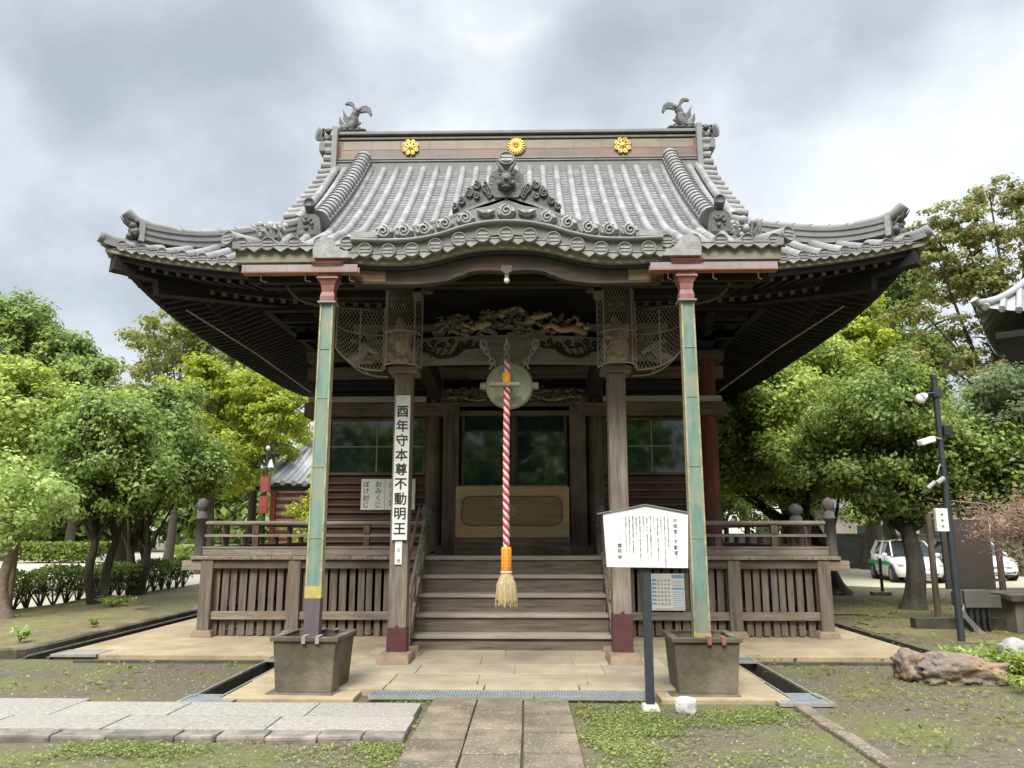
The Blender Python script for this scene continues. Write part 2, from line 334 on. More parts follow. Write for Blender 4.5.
    def xf(s, M):
        s.v = [tuple(M @ Vector(p)) for p in s.v]; return s
    def build(s, name, m, parent=None, bevel=0, loc=None, jitter=0, fixn=True, kind=None, label=None):
        me = bpy.data.meshes.new(name)
        off = Vector(WL.get(parent.name, (0, 0, 0))) if parent else Vector(loc or (0, 0, 0))
        if jitter: vs = [(p[0] + random.uniform(-jitter, jitter), p[1] + random.uniform(-jitter, jitter), p[2] + random.uniform(-jitter, jitter)) for p in s.v]
        else: vs = s.v
        vs = [(p[0] - off.x, p[1] - off.y, p[2] - off.z) for p in vs]
        me.from_pydata(vs, [], s.f)
        me.polygons.foreach_set('use_smooth', s.sm)
        if bevel or fixn:
            b = bmesh.new(); b.from_mesh(me)
            if fixn: bmesh.ops.recalc_face_normals(b, faces=b.faces)
            if bevel:
                ed = [e for e in b.edges if len(e.link_faces) == 2 and e.calc_face_angle(0) > 0.5]
                bmesh.ops.bevel(b, geom=ed, offset=bevel, segments=2, profile=0.6, affect='EDGES', clamp_overlap=True)
            b.to_mesh(me); b.free()
        me.materials.append(m); me.update()
        o = bpy.data.objects.new(name, me); COL.objects.link(o)
        if parent:
            o.parent = parent; WL[o.name] = tuple(off)
        else:
            o.location = off; WL[o.name] = tuple(off)
        if kind: o['kind'] = kind
        if label: o['label'] = label
        return o
def thing(name, label, cat, loc=(0, 0, 0), group=None, rz=0):
    o = bpy.data.objects.new(name, None); COL.objects.link(o); o.location = loc; o.rotation_euler.z = rz
    o.empty_display_size = 0.2
    o['label'] = label; o['category'] = cat
    if group: o['group'] = group
    WL[o.name] = tuple(loc); return o
def thing0(*a, **k):         # children of this one are modelled round its own origin, then the Empty is moved
    o = thing(*a, **k); WL[o.name] = (0, 0, 0); return o
def tag(o, label, cat, group=None):
    o['label'] = label; o['category'] = cat
    if group: o['group'] = group
    return o
def dup(root, loc, rz=None, label=None, name=None, scale=None):
    def cp(o, par):
        c = o.copy(); COL.objects.link(c)
        if par: c.parent = par
        for ch in o.children: cp(ch, c)
        return c
    r = cp(root, None); r.location = loc
    if rz is not None: r.rotation_euler.z = rz
    if scale: r.scale = scale
    if label: r['label'] = label
    return r
def spiral(c, r0, r1, turns, th, plane='xz', n=26, flip=1, start=0, dy=0):
    pts = []; rr = []
    for i in range(n + 1):
        t = i / n; a = start + flip * turns * 2 * math.pi * t; r = r0 + (r1 - r0) * t
        pts.append((c[0] + r * math.cos(a), c[1] + dy * t, c[2] + r * math.sin(a))); rr.append(th * (1 - 0.35 * t))
    return pts, rr
# ---- writing: letter shapes from the default font, set upright in the X-Z plane
_GL = {}
def glyph(ch, bold=0.0):
    k = (ch, bold)
    if k not in _GL:
        cu = bpy.data.curves.new('g', 'FONT'); cu.body = ch; cu.size = 1; cu.align_x = 'LEFT'; cu.resolution_u = 2
        ob = bpy.data.objects.new('g', cu); COL.objects.link(ob)
        dg = bpy.context.evaluated_depsgraph_get()
        me = bpy.data.meshes.new_from_object(ob.evaluated_get(dg))
        vs = [(v.co.x, v.co.y) for v in me.vertices]; fs = [tuple(p.vertices) for p in me.polygons]
        if vs:
            x0, x1 = min(v[0] for v in vs), max(v[0] for v in vs); y0, y1 = min(v[1] for v in vs), max(v[1] for v in vs)
            cx, cy = (x0 + x1) / 2, (y0 + y1) / 2
            vs = [(x - cx, y - cy) for x, y in vs]
        _GL[k] = (vs, fs)
        bpy.data.objects.remove(ob); bpy.data.meshes.remove(me); bpy.data.curves.remove(cu)
    return _GL[k]
def write_v(mb, txt, x, ztop, y, size, pitch=None, bold=0.0, wide=1.0):
    pitch = pitch or size * 1.05
    for i, ch in enumerate(txt):
        if ch in ' \u3000': continue
        vs, fs = glyph(ch, bold); zc = ztop - pitch * (i + 0.5)
        if ch in '()\u30fb\u300c\u300d\u30fc' : vs = [(b, -a) for a, b in vs]
        ox = oz = 0
        if ch in '\u3001\u3002': ox, oz = size * 0.25, size * 0.25
        for k, (jx, jz) in enumerate([(0, 0)] if not bold else [(-bold, -bold * .5), (bold, bold * .5), (-bold * .5, bold), (bold * .5, -bold), (0, 0)]):
            mb.add([(x + (a * wide + jx) * size + ox, y - .0002 * k, zc + (b + jz) * size + oz) for a, b in vs], fs)

# ================================================================== GROUND
# one sheet to the horizon, with the open drains left as real slots
DR = [(-3.02, -2.78, 7.9, 10.1), (-5.5, -2.78, 10.1, 10.3), (2.78, 3.02, 7.95, 10.1), (2.78, 5.05, 10.1, 10.3),
      (-6.25, -6.0, 10.35, 22.0), (5.45, 5.68, 10.35, 22.0)]
def cells(rect, holes):
    xs = sorted({rect[0], rect[1]} | {v for h in holes for v in h[:2] if rect[0] < v < rect[1]})
    ys = sorted({rect[2], rect[3]} | {v for h in holes for v in h[2:] if rect[2] < v < rect[3]})
    o = []
    for i in range(len(xs) - 1):
        for j in range(len(ys) - 1):
            cx, cy = (xs[i] + xs[i + 1]) / 2, (ys[j] + ys[j + 1]) / 2
            if not any(h[0] < cx < h[1] and h[2] < cy < h[3] for h in holes): o.append((xs[i], xs[i + 1], ys[j], ys[j + 1]))
    return o
g = MB()
for x0, x1, y0, y1 in cells((-400, 400, -200, 600), DR): g.add([(x0, y0, 0), (x1, y0, 0), (x1, y1, 0), (x0, y1, 0)], [(0, 1, 2, 3)])
g.build('ground', EARTH, fixn=False, kind='structure')
# road and car park beyond the trees (pale gravel sheet)
def sheet(name, pts, z, m, kind='structure'):
    b = MB(); b.add([(x, y, z) for x, y in pts], [tuple(range(len(pts)))]); return b.build(name, m, kind=kind)
sheet('gravel_road', [(-90, 12.0), (-10.4, 12.0), (-10.4, 24.3), (-10.4, 70), (-90, 70)], 0.008, ROAD)
sheet('gravel_road', [(-10.4, 26.0), (8, 26.5), (11, 24), (90, 21), (90, 70), (-10.4, 70)], 0.0085, ROAD)
# drains
dch = MB()
for x0, x1, y0, y1 in DR:
    w = 0.05
    dch.bx(x0, x1, y0, y1, -0.34, -0.28)
    if x1 - x0 < y1 - y0:
        dch.bx(x0 - w, x0, y0 - w, y1 - (0.05 if y1 < 11 else 0), -0.3, 0.035); dch.bx(x1, x1 + w, y0 - w, y1 - (0.05 if y1 < 11 else 0), -0.3, 0.037)
    else:
        dch.bx(x0, x1, y0 - w, y0, -0.3, 0.035)
dch.build('drain_channel', DARKW, bevel=0.006, kind='structure')
dl = MB()
for x0, x1, y0, y1 in DR:
    if x1 - x0 < y1 - y0 and y1 < 11: 
        dl.bx(x0 - 0.03, x0 - 0.012, y0, y1 - .1, 0.038, 0.046); dl.bx(x1 + 0.012, x1 + 0.03, y0, y1 - .1, 0.04, 0.048)
    elif y1 > 11:
        dl.bx(x0 - .032, x0 - .014, y0, y1, .038, .046)
dl.build('drain_edge', GRATEF, kind='structure')
# concrete apron round the hall, a low step above the earth
ap = MB()
ap.bx(-5.95, 5.40, 10.35, 22, -0.1, 0.06)
ap.bx(-2.73, 2.73, 8.62, 10.35, -0.1, 0.058)
ap.bx(-2.73, -1.45, 7.78, 8.62, -0.1, 0.048)
ap.bx(1.5, 2.73, 7.82, 8.62, -0.1, 0.048)
ap.build('concrete_apron', CONC, bevel=0.015, kind='structure')
# stone slabs in front of the steps
st = MB(); random.seed(3)
rows = [(8.15, 8.42), (8.44, 9.0), (9.02, 9.62), (9.64, 10.2), (10.22, 10.95)]
for k, (y0, y1) in enumerate(rows):
    x = -1.85 + (0.35 if k % 2 else 0)
    xs = [-1.85]
    x = -1.85 + random.uniform(0.5, 1.0)
    while x < 1.6: xs.append(x); x += random.uniform(0.85, 1.15)
    xs.append(1.85)
    for a, b in zip(xs[:-1], xs[1:]): st.bx(a + 0.005, b - 0.005, y0, y1, -0.05, 0.068 + random.uniform(0, 0.003))
st.build('stone_paving', SLABY, bevel=0.012, kind='structure')
# front path of mossy slabs, ends at the grate
fp = MB(); random.seed(12)
for (xa, xb), (la, lb), ph in (((-.68, -.262), (.26, .42), .0), ((-.252, .178), (.5, .8), .3), ((.188, .61), (.42, .7), .15)):
    y = 7.80
    while y > .4:
        l = random.uniform(la, lb); zt = .05 + random.uniform(-.003, .004)
        fp.bx(xa + random.uniform(0, .004), xb - random.uniform(0, .004), max(y - l, .3) + .018, y, -.05, zt); y -= l
sheet('path_joint_soil', [(-.69, .3), (.62, .3), (.62, 7.80), (-.69, 7.80)], .018, DARKW)
fp.build('stone_path', SLABM, bevel=0.010, kind='structure', jitter=0.003)
# granite cross path to the left
sheet('path_joint_soil', [(-14, 6.35), (-.74, 6.35), (-.76, 7.57), (-14, 7.57)], .018, DARKW)
gp = MB(); random.seed(21)
for (y0, y1, zt, xe) in ((7.05, 7.58, 0.05, -0.76), (6.56, 7.035, 0.052, -0.745)):
    x = xe; k = 0
    while x > -14:
        w = random.uniform(0.95, 1.35)
        if y0 > 7 and k == 0: w = 0.95
        yy1 = y1 + (0.14 if x < -3.9 and y0 > 7 else 0)
        gp.bx(x - w + 0.006, x - 0.006, y0, yy1, -0.05, zt + random.uniform(0, 0.004)); x -= w; k += 1
gp.build('granite_path', SLABG, bevel=0.010, kind='structure')
gk = MB(); x = -0.735
while x > -14:
    w = random.uniform(0.3, 0.55); gk.bx(x - w + 0.006, x - 0.004, 6.33 + random.uniform(-0.02, 0.02), 6.545, -0.05, 0.052 + random.uniform(0, 0.008)); x -= w
gk.build('dark_stone_kerb', SLABD, bevel=0.02, jitter=0.008, kind='structure')
# thin kerb on the right running to the camera
kr = MB(); y = 7.62
while y > 0.5:
    l = random.uniform(0.5, 0.9); kr.bx(2.68, 2.82, y - l + 0.01, y, -0.05, 0.035 + random.uniform(0, .01)); y -= l
kr.build('stone_edging', SLABM, bevel=0.02, jitter=0.006, kind='structure')
# raised mossy bed on the left, with a concrete kerb
def bedpoly(): return [(-40, 10.35), (-6.55, 10.35), (-6.28, 10.55), (-6.42, 12.4), (-6.42, 15.6), (-7.2, 15.9), (-9.4, 15.6), (-10.1, 17.2), (-10.4, 23.4), (-40, 24)]
bp = bedpoly()
def bumpy(name, x0, x1, y0, y1, z, amp, m, inside=None, step=0.35, kind='structure'):
    nx, ny = int((x1 - x0) / step), int((y1 - y0) / step); vs = []; fs = []; idx = {}
    def hh(x, y): return z + amp * (math.sin(x * 1.7 + y * 0.6) + math.sin(y * 2.3 - x * .8) + 0.5 * math.sin(x * 5.1) * math.sin(y * 4.3)) / 2.5
    for i in range(nx + 1):
        for j in range(ny + 1):
            x, y = x0 + (x1 - x0) * i / nx, y0 + (y1 - y0) * j / ny; vs.append((x, y, hh(x, y)))
    for i in range(nx):
        for j in range(ny):
            x, y = x0 + (x1 - x0) * (i + .5) / nx, y0 + (y1 - y0) * (j + .5) / ny
            if inside is None or inside(x, y): fs.append((i * (ny + 1) + j, (i + 1) * (ny + 1) + j, (i + 1) * (ny + 1) + j + 1, i * (ny + 1) + j + 1))
    b = MB(); b.add(vs, fs, True); return b.build(name, m, kind=kind, fixn=False)
bumpy('moss_bed', -16, -6.42, 10.4, 24, 0.075, 0.035, MOSS, lambda x, y: -10.35 < x < -6.5 and (y < 15.9 or x < -7.4 - (y - 15.9) * 0.7))
kb = MB()
kp = catmull([(-16, 10.36, 0.05), (-8, 10.36, 0.05), (-6.75, 10.38, 0.05), (-6.40, 10.62, 0.05), (-6.40, 12.4, 0.05), (-6.42, 16, 0.05), (-6.42, 22, 0.05)], 5)
kb.sweep(kp, [(-0.08, -0.1), (0.08, -0.1), (0.08, 0.06), (0.055, 0.085), (-0.055, 0.085), (-0.08, 0.06)])
kb.build('bed_kerb', MOSSC, kind='structure')
bumpy('moss_patch', 5.9, 14, 10.6, 20, 0.012, 0.03, MOSS, lambda x, y: ((x - 8.2) / 2.2) ** 2 + ((y - 13.6) / 2.0) ** 2 < 1 or ((x - 8.4) / 2.6) ** 2 + ((y - 17.2) / 1.6) ** 2 < 1)

# grates
def grate(name, x0, x1, y0, y1, z, label, bars='y', fw=0.03, n=None):
    t = thing(name, label, 'drain grate', ((x0 + x1) / 2, (y0 + y1) / 2, z))
    f = MB(); f.bx(x0, x1, y0, y0 + fw, z - .02, z + .012); f.bx(x0, x1, y1 - fw, y1, z - .02, z + .012)
    f.bx(x0, x0 + fw, y0 + fw, y1 - fw, z - .02, z + .0115); f.bx(x1 - fw, x1, y0 + fw, y1 - fw, z - .02, z + .0115)
    f.build('frame', GRATEF, t)
    b = MB()
    if bars == 'y':
        k = n or int((x1 - x0 - 2 * fw) / 0.028)
        for i in range(k):
            x = x0 + fw + (x1 - x0 - 2 * fw) * (i + .5) / k; b.bx(x - .006, x + .006, y0 + fw, y1 - fw, z - .018, z + .006)
        for i in range(3):
            y = y0 + fw + (y1 - y0 - 2 * fw) * (i + .5) / 3; b.bx(x0 + fw, x1 - fw, y - .006, y + .006, z - .017, z + .003)
    else:
        k = n or int((y1 - y0 - 2 * fw) / 0.028)
        for i in range(k):
            y = y0 + fw + (y1 - y0 - 2 * fw) * (i + .5) / k; b.bx(x0 + fw, x1 - fw, y - .006, y + .006, z - .018, z + .006)
        for i in range(4):
            x = x0 + fw + (x1 - x0 - 2 * fw) * (i + .5) / 4; b.bx(x - .006, x + .006, y0 + fw, y1 - fw, z - .017, z + .003)
    b.build('bars', GRATE, t); return t
grate('drain_grate', -1.32, 0.28, 7.83, 8.13, 0.05, 'long narrow steel drain grate lying across the end of the slab path', fw=.012)
grate('drain_grate', 0.29, 1.42, 7.83, 8.13, 0.05, 'shorter narrow drain grate running past the sign post foot', fw=.012)
grate('drain_grate', -3.1, -2.58, 7.60, 7.98, 0.03, 'pale framed grate cover touching the edge of the granite cross path', 'x')
grate('drain_grate', 2.58, 3.1, 7.68, 8.15, 0.03, 'pale framed grate cover at the head of the thin stone edging', 'x')
grate('drain_grate', -5.95, -5.35, 10.3, 10.72, 0.055, 'grate cover at the corner of the drain beside the mossy bed kerb', 'x')
grate('drain_grate', -3.03, -2.5, 9.92, 10.25, 0.062, 'small grate cover at the drain bend behind the planter of the dark ended downspout', 'y')
grate('drain_grate', 2.5, 3.03, 9.92, 10.25, 0.062, 'small grate cover at the drain bend behind the planter with the white stone', 'y')

# ================================================================== THE HALL
YR, T, XE, LIFT, KX = 16.4, 5.8, 6.0, 0.42, 3.08
def spl(pts):
    xs = np.array([p[0] for p in pts], float); ys = np.array([p[1] for p in pts], float)
    m = np.gradient(ys, xs)
    def f(x):
        x = min(max(x, xs[0]), xs[-1]); i = min(int(np.searchsorted(xs, x, side='right')) - 1, len(xs) - 2); i = max(i, 0)
        h = xs[i + 1] - xs[i]; t = (x - xs[i]) / h
        return float((2 * t ** 3 - 3 * t * t + 1) * ys[i] + (t ** 3 - 2 * t * t + t) * h * m[i] + (-2 * t ** 3 + 3 * t * t) * ys[i + 1] + (t ** 3 - t * t) * h * m[i + 1])
    return f
prof = spl([(0, 9.93), (.9, 9.04), (1.8, 8.22), (2.6, 7.55), (3.7, 6.70), (4.7, 6.02), (5.8, 5.38)])
kpro = spl([(8.2, 4.80), (9, 5.02), (10, 5.38), (11, 5.82), (12, 6.38), (12.9, 6.86)])
def lift(x, y): return LIFT * (min(abs(x) / XE, 1.05) ** 3.6) * (min(abs(y - YR) / T, 1.05) ** 3.6)
def zmain(t, x, y): return prof(t) + lift(x, y)
def zfront(x, y):
    t = YR - y
    z = zmain(min(t, T), x, y) if t <= T else -9
    if abs(x) <= KX + .06 and y < 12.9: z = max(z, kpro(y))
    return z
hall = thing('temple_hall', 'dark weathered wooden temple hall with grey tiled curved roof and porch gable', 'temple', (0, 16.4, 0))

pan = MB(); roll = MB(); CD = []; PD = []
NS = 7
def tile_roll(mb, P, r=0.075, seg=0.30):
    # P: list of points along the slope; cut in tile lengths, every tile a little tapered half round
    L_ = [0]
    for a, b in zip(P[:-1], P[1:]): L_.append(L_[-1] + (Vector(b) - Vector(a)).length)
    n = max(1, int(L_[-1] / seg + .5))
    def at(s):
        for i in range(len(P) - 1):
            if s <= L_[i + 1] or i == len(P) - 2:
                k = (s - L_[i]) / max(1e-6, L_[i + 1] - L_[i]); return Vector(P[i]).lerp(Vector(P[i + 1]), min(max(k, 0), 1.0))
    for k in range(n):
        a, b = at(L_[-1] * k / n), at(L_[-1] * (k + 1) / n)
        d = (b - a).normalized(); sd_ = d.cross(Vector((0, 0, 1))).normalized(); u = sd_.cross(d)
        vs = []
        for p, rr in ((a, r * 0.985), (b + d * 0.01, r * 1.02)):
            vs += [p + sd_ * rr * math.cos(math.pi * i / (NS - 1)) + u * (rr * math.sin(math.pi * i / (NS - 1)) + 0.012) for i in range(NS)]
        mb.add(vs, [(i, i + 1, NS + i + 1, NS + i) for i in range(NS - 1)], True)
        mb.add(vs[NS:], [tuple(range(NS))])
def crest_disc(c, d, r=0.083):
    # round end tile with raised rim and two bars
    d = Vector(d).normalized(); sd_ = d.cross(Vector((0, 0, 1))).normalized(); u = sd_.cross(d)
    M = Matrix((( sd_.x, d.x, u.x, c[0]), (sd_.y, d.y, u.y, c[1]), (sd_.z, d.z, u.z, c[2]), (0, 0, 0, 1)))
    t = MB(); t.lathe([(0, 0.026), (r * .82, 0.026), (r * .84, 0.036), (r * .97, 0.036), (r, 0.02), (r, -0.06)], n=18, axis='y')
    t.xf(M); k0 = len(t.f); t2 = t
    t = MB(); t.bx(-r * .66, r * .66, 0.02, 0.034, r * .10, r * .36); t.bx(-r * .66, r * .66, .02, .034, -r * .36, -r * .10)
    t.xf(M); t2.add(t.v, t.f); CD.append((t2, k0, d.y < -.2 and c[1] < 11.5))
def pendant(c, d, w):
    d = Vector(d).normalized(); sd_ = d.cross(Vector((0, 0, 1))).normalized(); u = Vector((0, 0, 1))
    M = Matrix((( sd_.x, d.x, u.x, c[0]), (sd_.y, d.y, u.y, c[1]), (sd_.z, d.z, u.z, c[2]), (0, 0, 0, 1)))
    h = w / 2
    t = MB(); t.prism([(-h, .035), (-h * .5, .012), (0, .004), (h * .5, .012), (h, .035), (h * .92, -.02), (h * .45, -.045), (0, -.075), (-h * .45, -.045), (-h * .92, -.02)], -0.03, 0.025)
    t.bx(-h * .8, h * .8, .025, .034, .0, .012)
    t.xf(M); PD.append((t, d.y < -.5 and c[1] < 11.5))
SP = 0.30
def slope(P, us, t0f, t1f, rollends=True, dirv=None):
    """P(u,t)->point ; column by column"""
    for u in us:
        t0, t1 = t0f(u), t1f(u)
        if t1 - t0 < 0.15: continue
        n = max(2, int((t1 - t0) / 0.25)); pts = [P(u, t0 + (t1 - t0) * i / n) for i in range(n + 1)]
        tile_roll(roll, pts)
        if rollends:
            e = Vector(pts[-1]); d = (e - Vector(pts[-2])).normalized(); d.z *= 0.3
            crest_disc(e + Vector((0, 0, .018)) + d * 0.01, d)
    us2 = sorted(us)
    for ua, ub in zip(us2[:-1], us2[1:]):
        if ub - ua > SP * 1.4: continue
        um = (ua + ub) / 2; t0, t1 = t0f(um), t1f(um)
        if t1 - t0 < 0.1: continue
        n = max(1, int((t1 - t0) / 0.125))
        for k in range(n):
            ta, tb = t0 + (t1 - t0) * k / n, t0 + (t1 - t0) * (k + 1) / n
            a = [Vector(P(u, ta)) for u in (ua, um, ub)]; b = [Vector(P(u, tb)) for u in (ua, um, ub)]
            for q in (a[1], b[1]): q.z -= 0.022
            b2 = [q + Vector((0, 0, 0.034)) for q in b]
            pan.add(a + b2 + b, [(0, 1, 4, 3), (1, 2, 5, 4), (3, 4, 7, 6), (4, 5, 8, 7)], False)
        if rollends:
            e = Vector(P(um, t1)); d = e - Vector(P(um, t1 - .2)); d.z = 0
            pendant(e + d.normalized() * 0.015 - Vector((0, 0, .01)), d, SP * 0.62)
usf = [SP * k for k in range(-20, 21)]
# front slope outside the porch
def Pf(u, t): return (u, YR - t, zfront(u, YR - t))
def Pfm(u, t): return (u, YR - t, zmain(min(t, T), u, YR - t))
def t0f(u): return 0.22 if abs(u) <= 4.08 else abs(u) - 0.2 + 0.06
slope(Pfm, [u for u in usf if abs(u) > KX - .1], lambda u: 0.22 if abs(u) < 3.5 else abs(u) - .14, lambda u: T)
for s in (-1, 1): slope(Pfm, [s * 3.6, s * 3.9], lambda u: .22, lambda u: 2.8, rollends=False)
for s in (-1, 1): slope(Pfm, [s * 3.3, s * 3.6], lambda u: .22, lambda u: 2.8, rollends=False)
# the part that runs on over the porch
slope(Pf, [u for u in usf if abs(u) < KX], t0f, lambda u: YR - (8.22 if abs(u) > 1.75 else 8.95))
# rear slope
slope(lambda u, t: (u, YR + t, zmain(t, u, YR + t)), usf, t0f, lambda u: T)
# side skirts
for s in (-1, 1):
    us = [SP * k for k in range(-19, 20)]
    slope(lambda u, t, s=s: (s * (t + 0.2), YR + u, prof(t) + lift(t + .2, YR + u)), us, lambda u: max(3.0, abs(u) + 0.06), lambda u: T)
roof = MB()
# roof deck under the tiles (a closed shell so nothing shows through)
for s in (-1, 1):
    tt = np.linspace(0.0, T, 24)
    def deck(u, t, s=s):
        lim = 4.08 if t < 2.85 else max(3.3, t + .2)
        return (u * lim, YR + s * t, zmain(t, u * lim, YR + s * t) - 0.05)
    roof.grid(lambda t, u: deck(u, t), list(tt), list(np.linspace(-1, 1, 25)))
for s in (-1, 1):
    roof.grid(lambda t, u: (s * (t + .2), YR + u * t, prof(t) + lift(t + .2, YR + u * t) - .05), list(np.linspace(2.9, T, 10)), list(np.linspace(-1, 1, 21)))
roof.grid(lambda y, u: (u * KX, y, zfront(u * KX * .99, y) - .05), list(np.linspace(8.24, 13, 16)), list(np.linspace(-1, 1, 9)))
ro = roof.build('roof', TILED, hall)
pan.build('pan_tiles', TILED, ro, fixn=False); roll.build('roll_tiles', TILE, ro, fixn=False)

# verge tiles on the gable edges, gable walls
vg = MB()
for s in (-1, 1):
    for sy in (-1, 1):
        t = 0.35
        while t < 2.8:
            z = prof(t) + 0.03
            vg.tube([(s * 4.05, YR + sy * t, z + .02), (s * 4.42, YR + sy * t, z - .02)], [0.085, .09], 10)
            t += 0.25
        pth = [(s * 4.10, YR + sy * t_, prof(t_) + .03) for t_ in np.linspace(0.1, 2.8, 12)]
        tile_roll(vg, pth, 0.085)
vg.build('verge_tiles', TILE, ro)
gw = MB()
for s in (-1, 1):
    pts = [(YR + sy * t, prof(t) - .1) for sy, rng in ((-1, np.linspace(3.3, 0, 12)), (1, np.linspace(0.3, 3.3, 11))) for t in rng]
    gw.prism(pts, s * 3.78, s * 3.84, axis='x')
    for sy in (-1, 1):
        pth = [(s * 4.2, YR + sy * t, prof(t) - .2) for t in np.linspace(0, 2.85, 12)]
        gw.sweep(pth, [(-.04, -.14), (.04, -.14), (.04, .12), (-.04, .12)])
    for k in range(7):
        y = YR - 3 + k; h = prof(abs(y - YR)) - .2
        gw.bx(s * 3.84, s * 3.9, y - .08, y + .08, prof(3.3) - .1, h)
gw.build('gable_wall', old(2), hall)

# main ridge
RG = 4.08
rb = MB()
rb.bx(-RG, RG, YR - .26, YR + .26, 9.6, 9.86); 
for k, (w, z0, z1) in enumerate(((.25, 9.86, 9.89), (.28, 9.893, 9.92), (.24, 9.923, 9.95), (.27, 9.953, 9.98))): rb.bx(-RG, RG, YR - w, YR + w, z0, z1)
rb.bx(-RG - .1, RG + .1, YR - .27, YR + .27, 10.58, 10.62); rb.bx(-RG - .1, RG + .1, YR - .24, YR + .24, 10.62, 10.665)
mr = rb.build('main_ridge', TILE, ro, bevel=.006)
cp = MB(); cp.bx(-RG, RG, YR - .19, YR + .19, 10.23, 10.44); cp.build('copper_panel', COPPER, hall)
cp = MB(); cp.bx(-RG, RG, YR - .195, YR + .195, 9.98, 10.227); cp.build('copper_panel', mat('lilac_copper', (.165, .13, .115), (.12, .095, .085), scale=1.5, stretch=(1, 1, 3), rough=.45, stain=(.34, .15, .07), stain_scale=.5, stain_amt=.5), hall)
cp = MB()
for x in np.arange(-RG + .1, RG, .66): cp.bx(x, x + .007, YR - .199, YR - .19, 9.985, 10.44)
cp.bx(-RG + .02, RG - .02, YR - .2, YR - .19, 10.224, 10.231)
cp.bx(-RG, RG, YR - .21, YR - .19, 9.98, 10.0)
for s in (-1, 1): cp.bx(s * (RG - .03) - .03, s * (RG - .03) + .03, YR - .215, YR - .19, 10.0, 10.44)
cp.build('copper_seams', COPRED, hall)
cp = MB(); cp.bx(-RG, RG, YR - .21, YR + .21, 10.485, 10.53); cp.build('ridge_strip', PLASTER, hall)
cp = MB(); cp.bx(-RG, RG, YR - .16, YR + .16, 10.44, 10.485); cp.bx(-RG, RG, YR - .17, YR + .17, 10.53, 10.58); cp.build('ridge_recess', IRON, hall)
rt = MB()
x = -RG
while x < RG - .01:
    rt.tube([(x, YR, 10.665), (x + .29, YR, 10.665)], [.10, .105], 12); rt.tube([(x + .27, YR, 10.665), (x + .31, YR, 10.665)], .122, 12); x += .30
rt.build('ridge_cap_tiles', TILE, ro)
# stacked ends of the ridge
for s in (-1, 1):
    e = MB(); e.bx(s * (RG + .0), s * (RG + .12), YR - .36, YR + .3, 9.6, 10.74)
    e.bx(s * (RG + .10), s * (RG + .42), YR - .30, YR + .3, 10.16, 10.38)
    for k, (z, d) in enumerate(((10.34, .30), (10.16, .28), (9.99, .31), (9.82, .36), (9.65, .42))):
        e.tube([(s * (RG + .08), YR - .22, z), (s * (RG + d), YR - .24, z)], .095, 10)
        e.bx(s * (RG + .05), s * (RG + d - .04), YR - .2, YR + .2, z - .08, z + .07)
    e.build('ridge_end_tiles', TILE, ro, bevel=.008)
    o = MB(); rr = random.Random(5)
    for k in range(26): o.ball((s * (RG + .30 + rr.uniform(-.07, .12)), YR + rr.uniform(-.25, .25), 10.54 + rr.uniform(-.16, .2)), rr.uniform(.04, .085), 7, 5)
    for k in range(7):
        a = -0.5 + k * .33
        o.tube([(s * (RG + .35), YR - .1, 10.57), (s * (RG + .42 + .1 * math.cos(a)), YR - .12, 10.59 + .14 * math.sin(a)), (s * (RG + .48 + .1 * math.cos(a)), YR - .12, 10.65 + .2 * math.sin(a))], [.03, .025, .008], 6)
    o.build('gable_ogre_tile', TILEK, ro)
# ridge fish finials
def fish(s):
    b = MB(); X0 = s * 3.83
    def q(x, z, y=0): return (X0 + s * x, YR + y, 10.74 + .9 * z)
    body = catmull([q(.20, .10), q(.06, .14), q(-.02, .30), q(-.03, .48), q(-.10, .62), q(-.20, .70)], 4)
    n = len(body); b.tube(body, [(.11, .125, .115, .09, .065, .04)[min(5, int(i / (n - 1) * 5))] * (1 - .0 * i) for i in range(n)], 10)
    b.ball(q(.17, .12), (.14, .14, .12)); b.ball(q(.28, .09), (.08, .08, .06))
    def fin(pts, w=.035): b.prism([(X0 + s * x, 10.74 + .9 * z) for x, z in pts], YR - w, YR + w)
    fin([(-.14, .60), (-.06, .74), (-.02, .84), (.05, .90), (.15, .88), (.19, .83), (.08, .82), (.02, .76), (-.02, .62)])
    fin([(-.12, .66), (-.20, .76), (-.32, .78), (-.42, .70), (-.45, .56), (-.41, .48), (-.38, .56), (-.32, .62), (-.20, .60), (-.1, .56)])
    fin([(.02, .40), (.14, .50), (.25, .70), (.21, .52), (.22, .40), (.10, .26)]); fin([(.10, .22), (.22, .32), (.30, .48), (.31, .28), (.2, .12)])
    fin([(.2, .14), (.38, .16), (.50, .13), (.36, .07), (.24, .02)]); fin([(-.14, .35), (-.20, .3), (-.13, .24)]); fin([(-.13, .22), (-.2, .16), (-.12, .1)])
    for x in (-.28, -.15, .0, .15, .28, .36): b.ball(q(x, .02, -.05), (.09, .16, .055), 8, 5)
    for i in range(16): 
        t = i / 15; p = body[int(t * (n - 1) * .8)]; b.ball((p[0], p[1] - .11 * (1 - t * .4), p[2]), (.05, .03, .03), 6, 4)
    for k in range(4): b.tube([q(-.3 - .05 * k, .02), q(-.34 - .05 * k, .07)], [.03, .015], 5)
    b.build('ridge_fish', TILEK, ro)
fish(-1); fish(1)

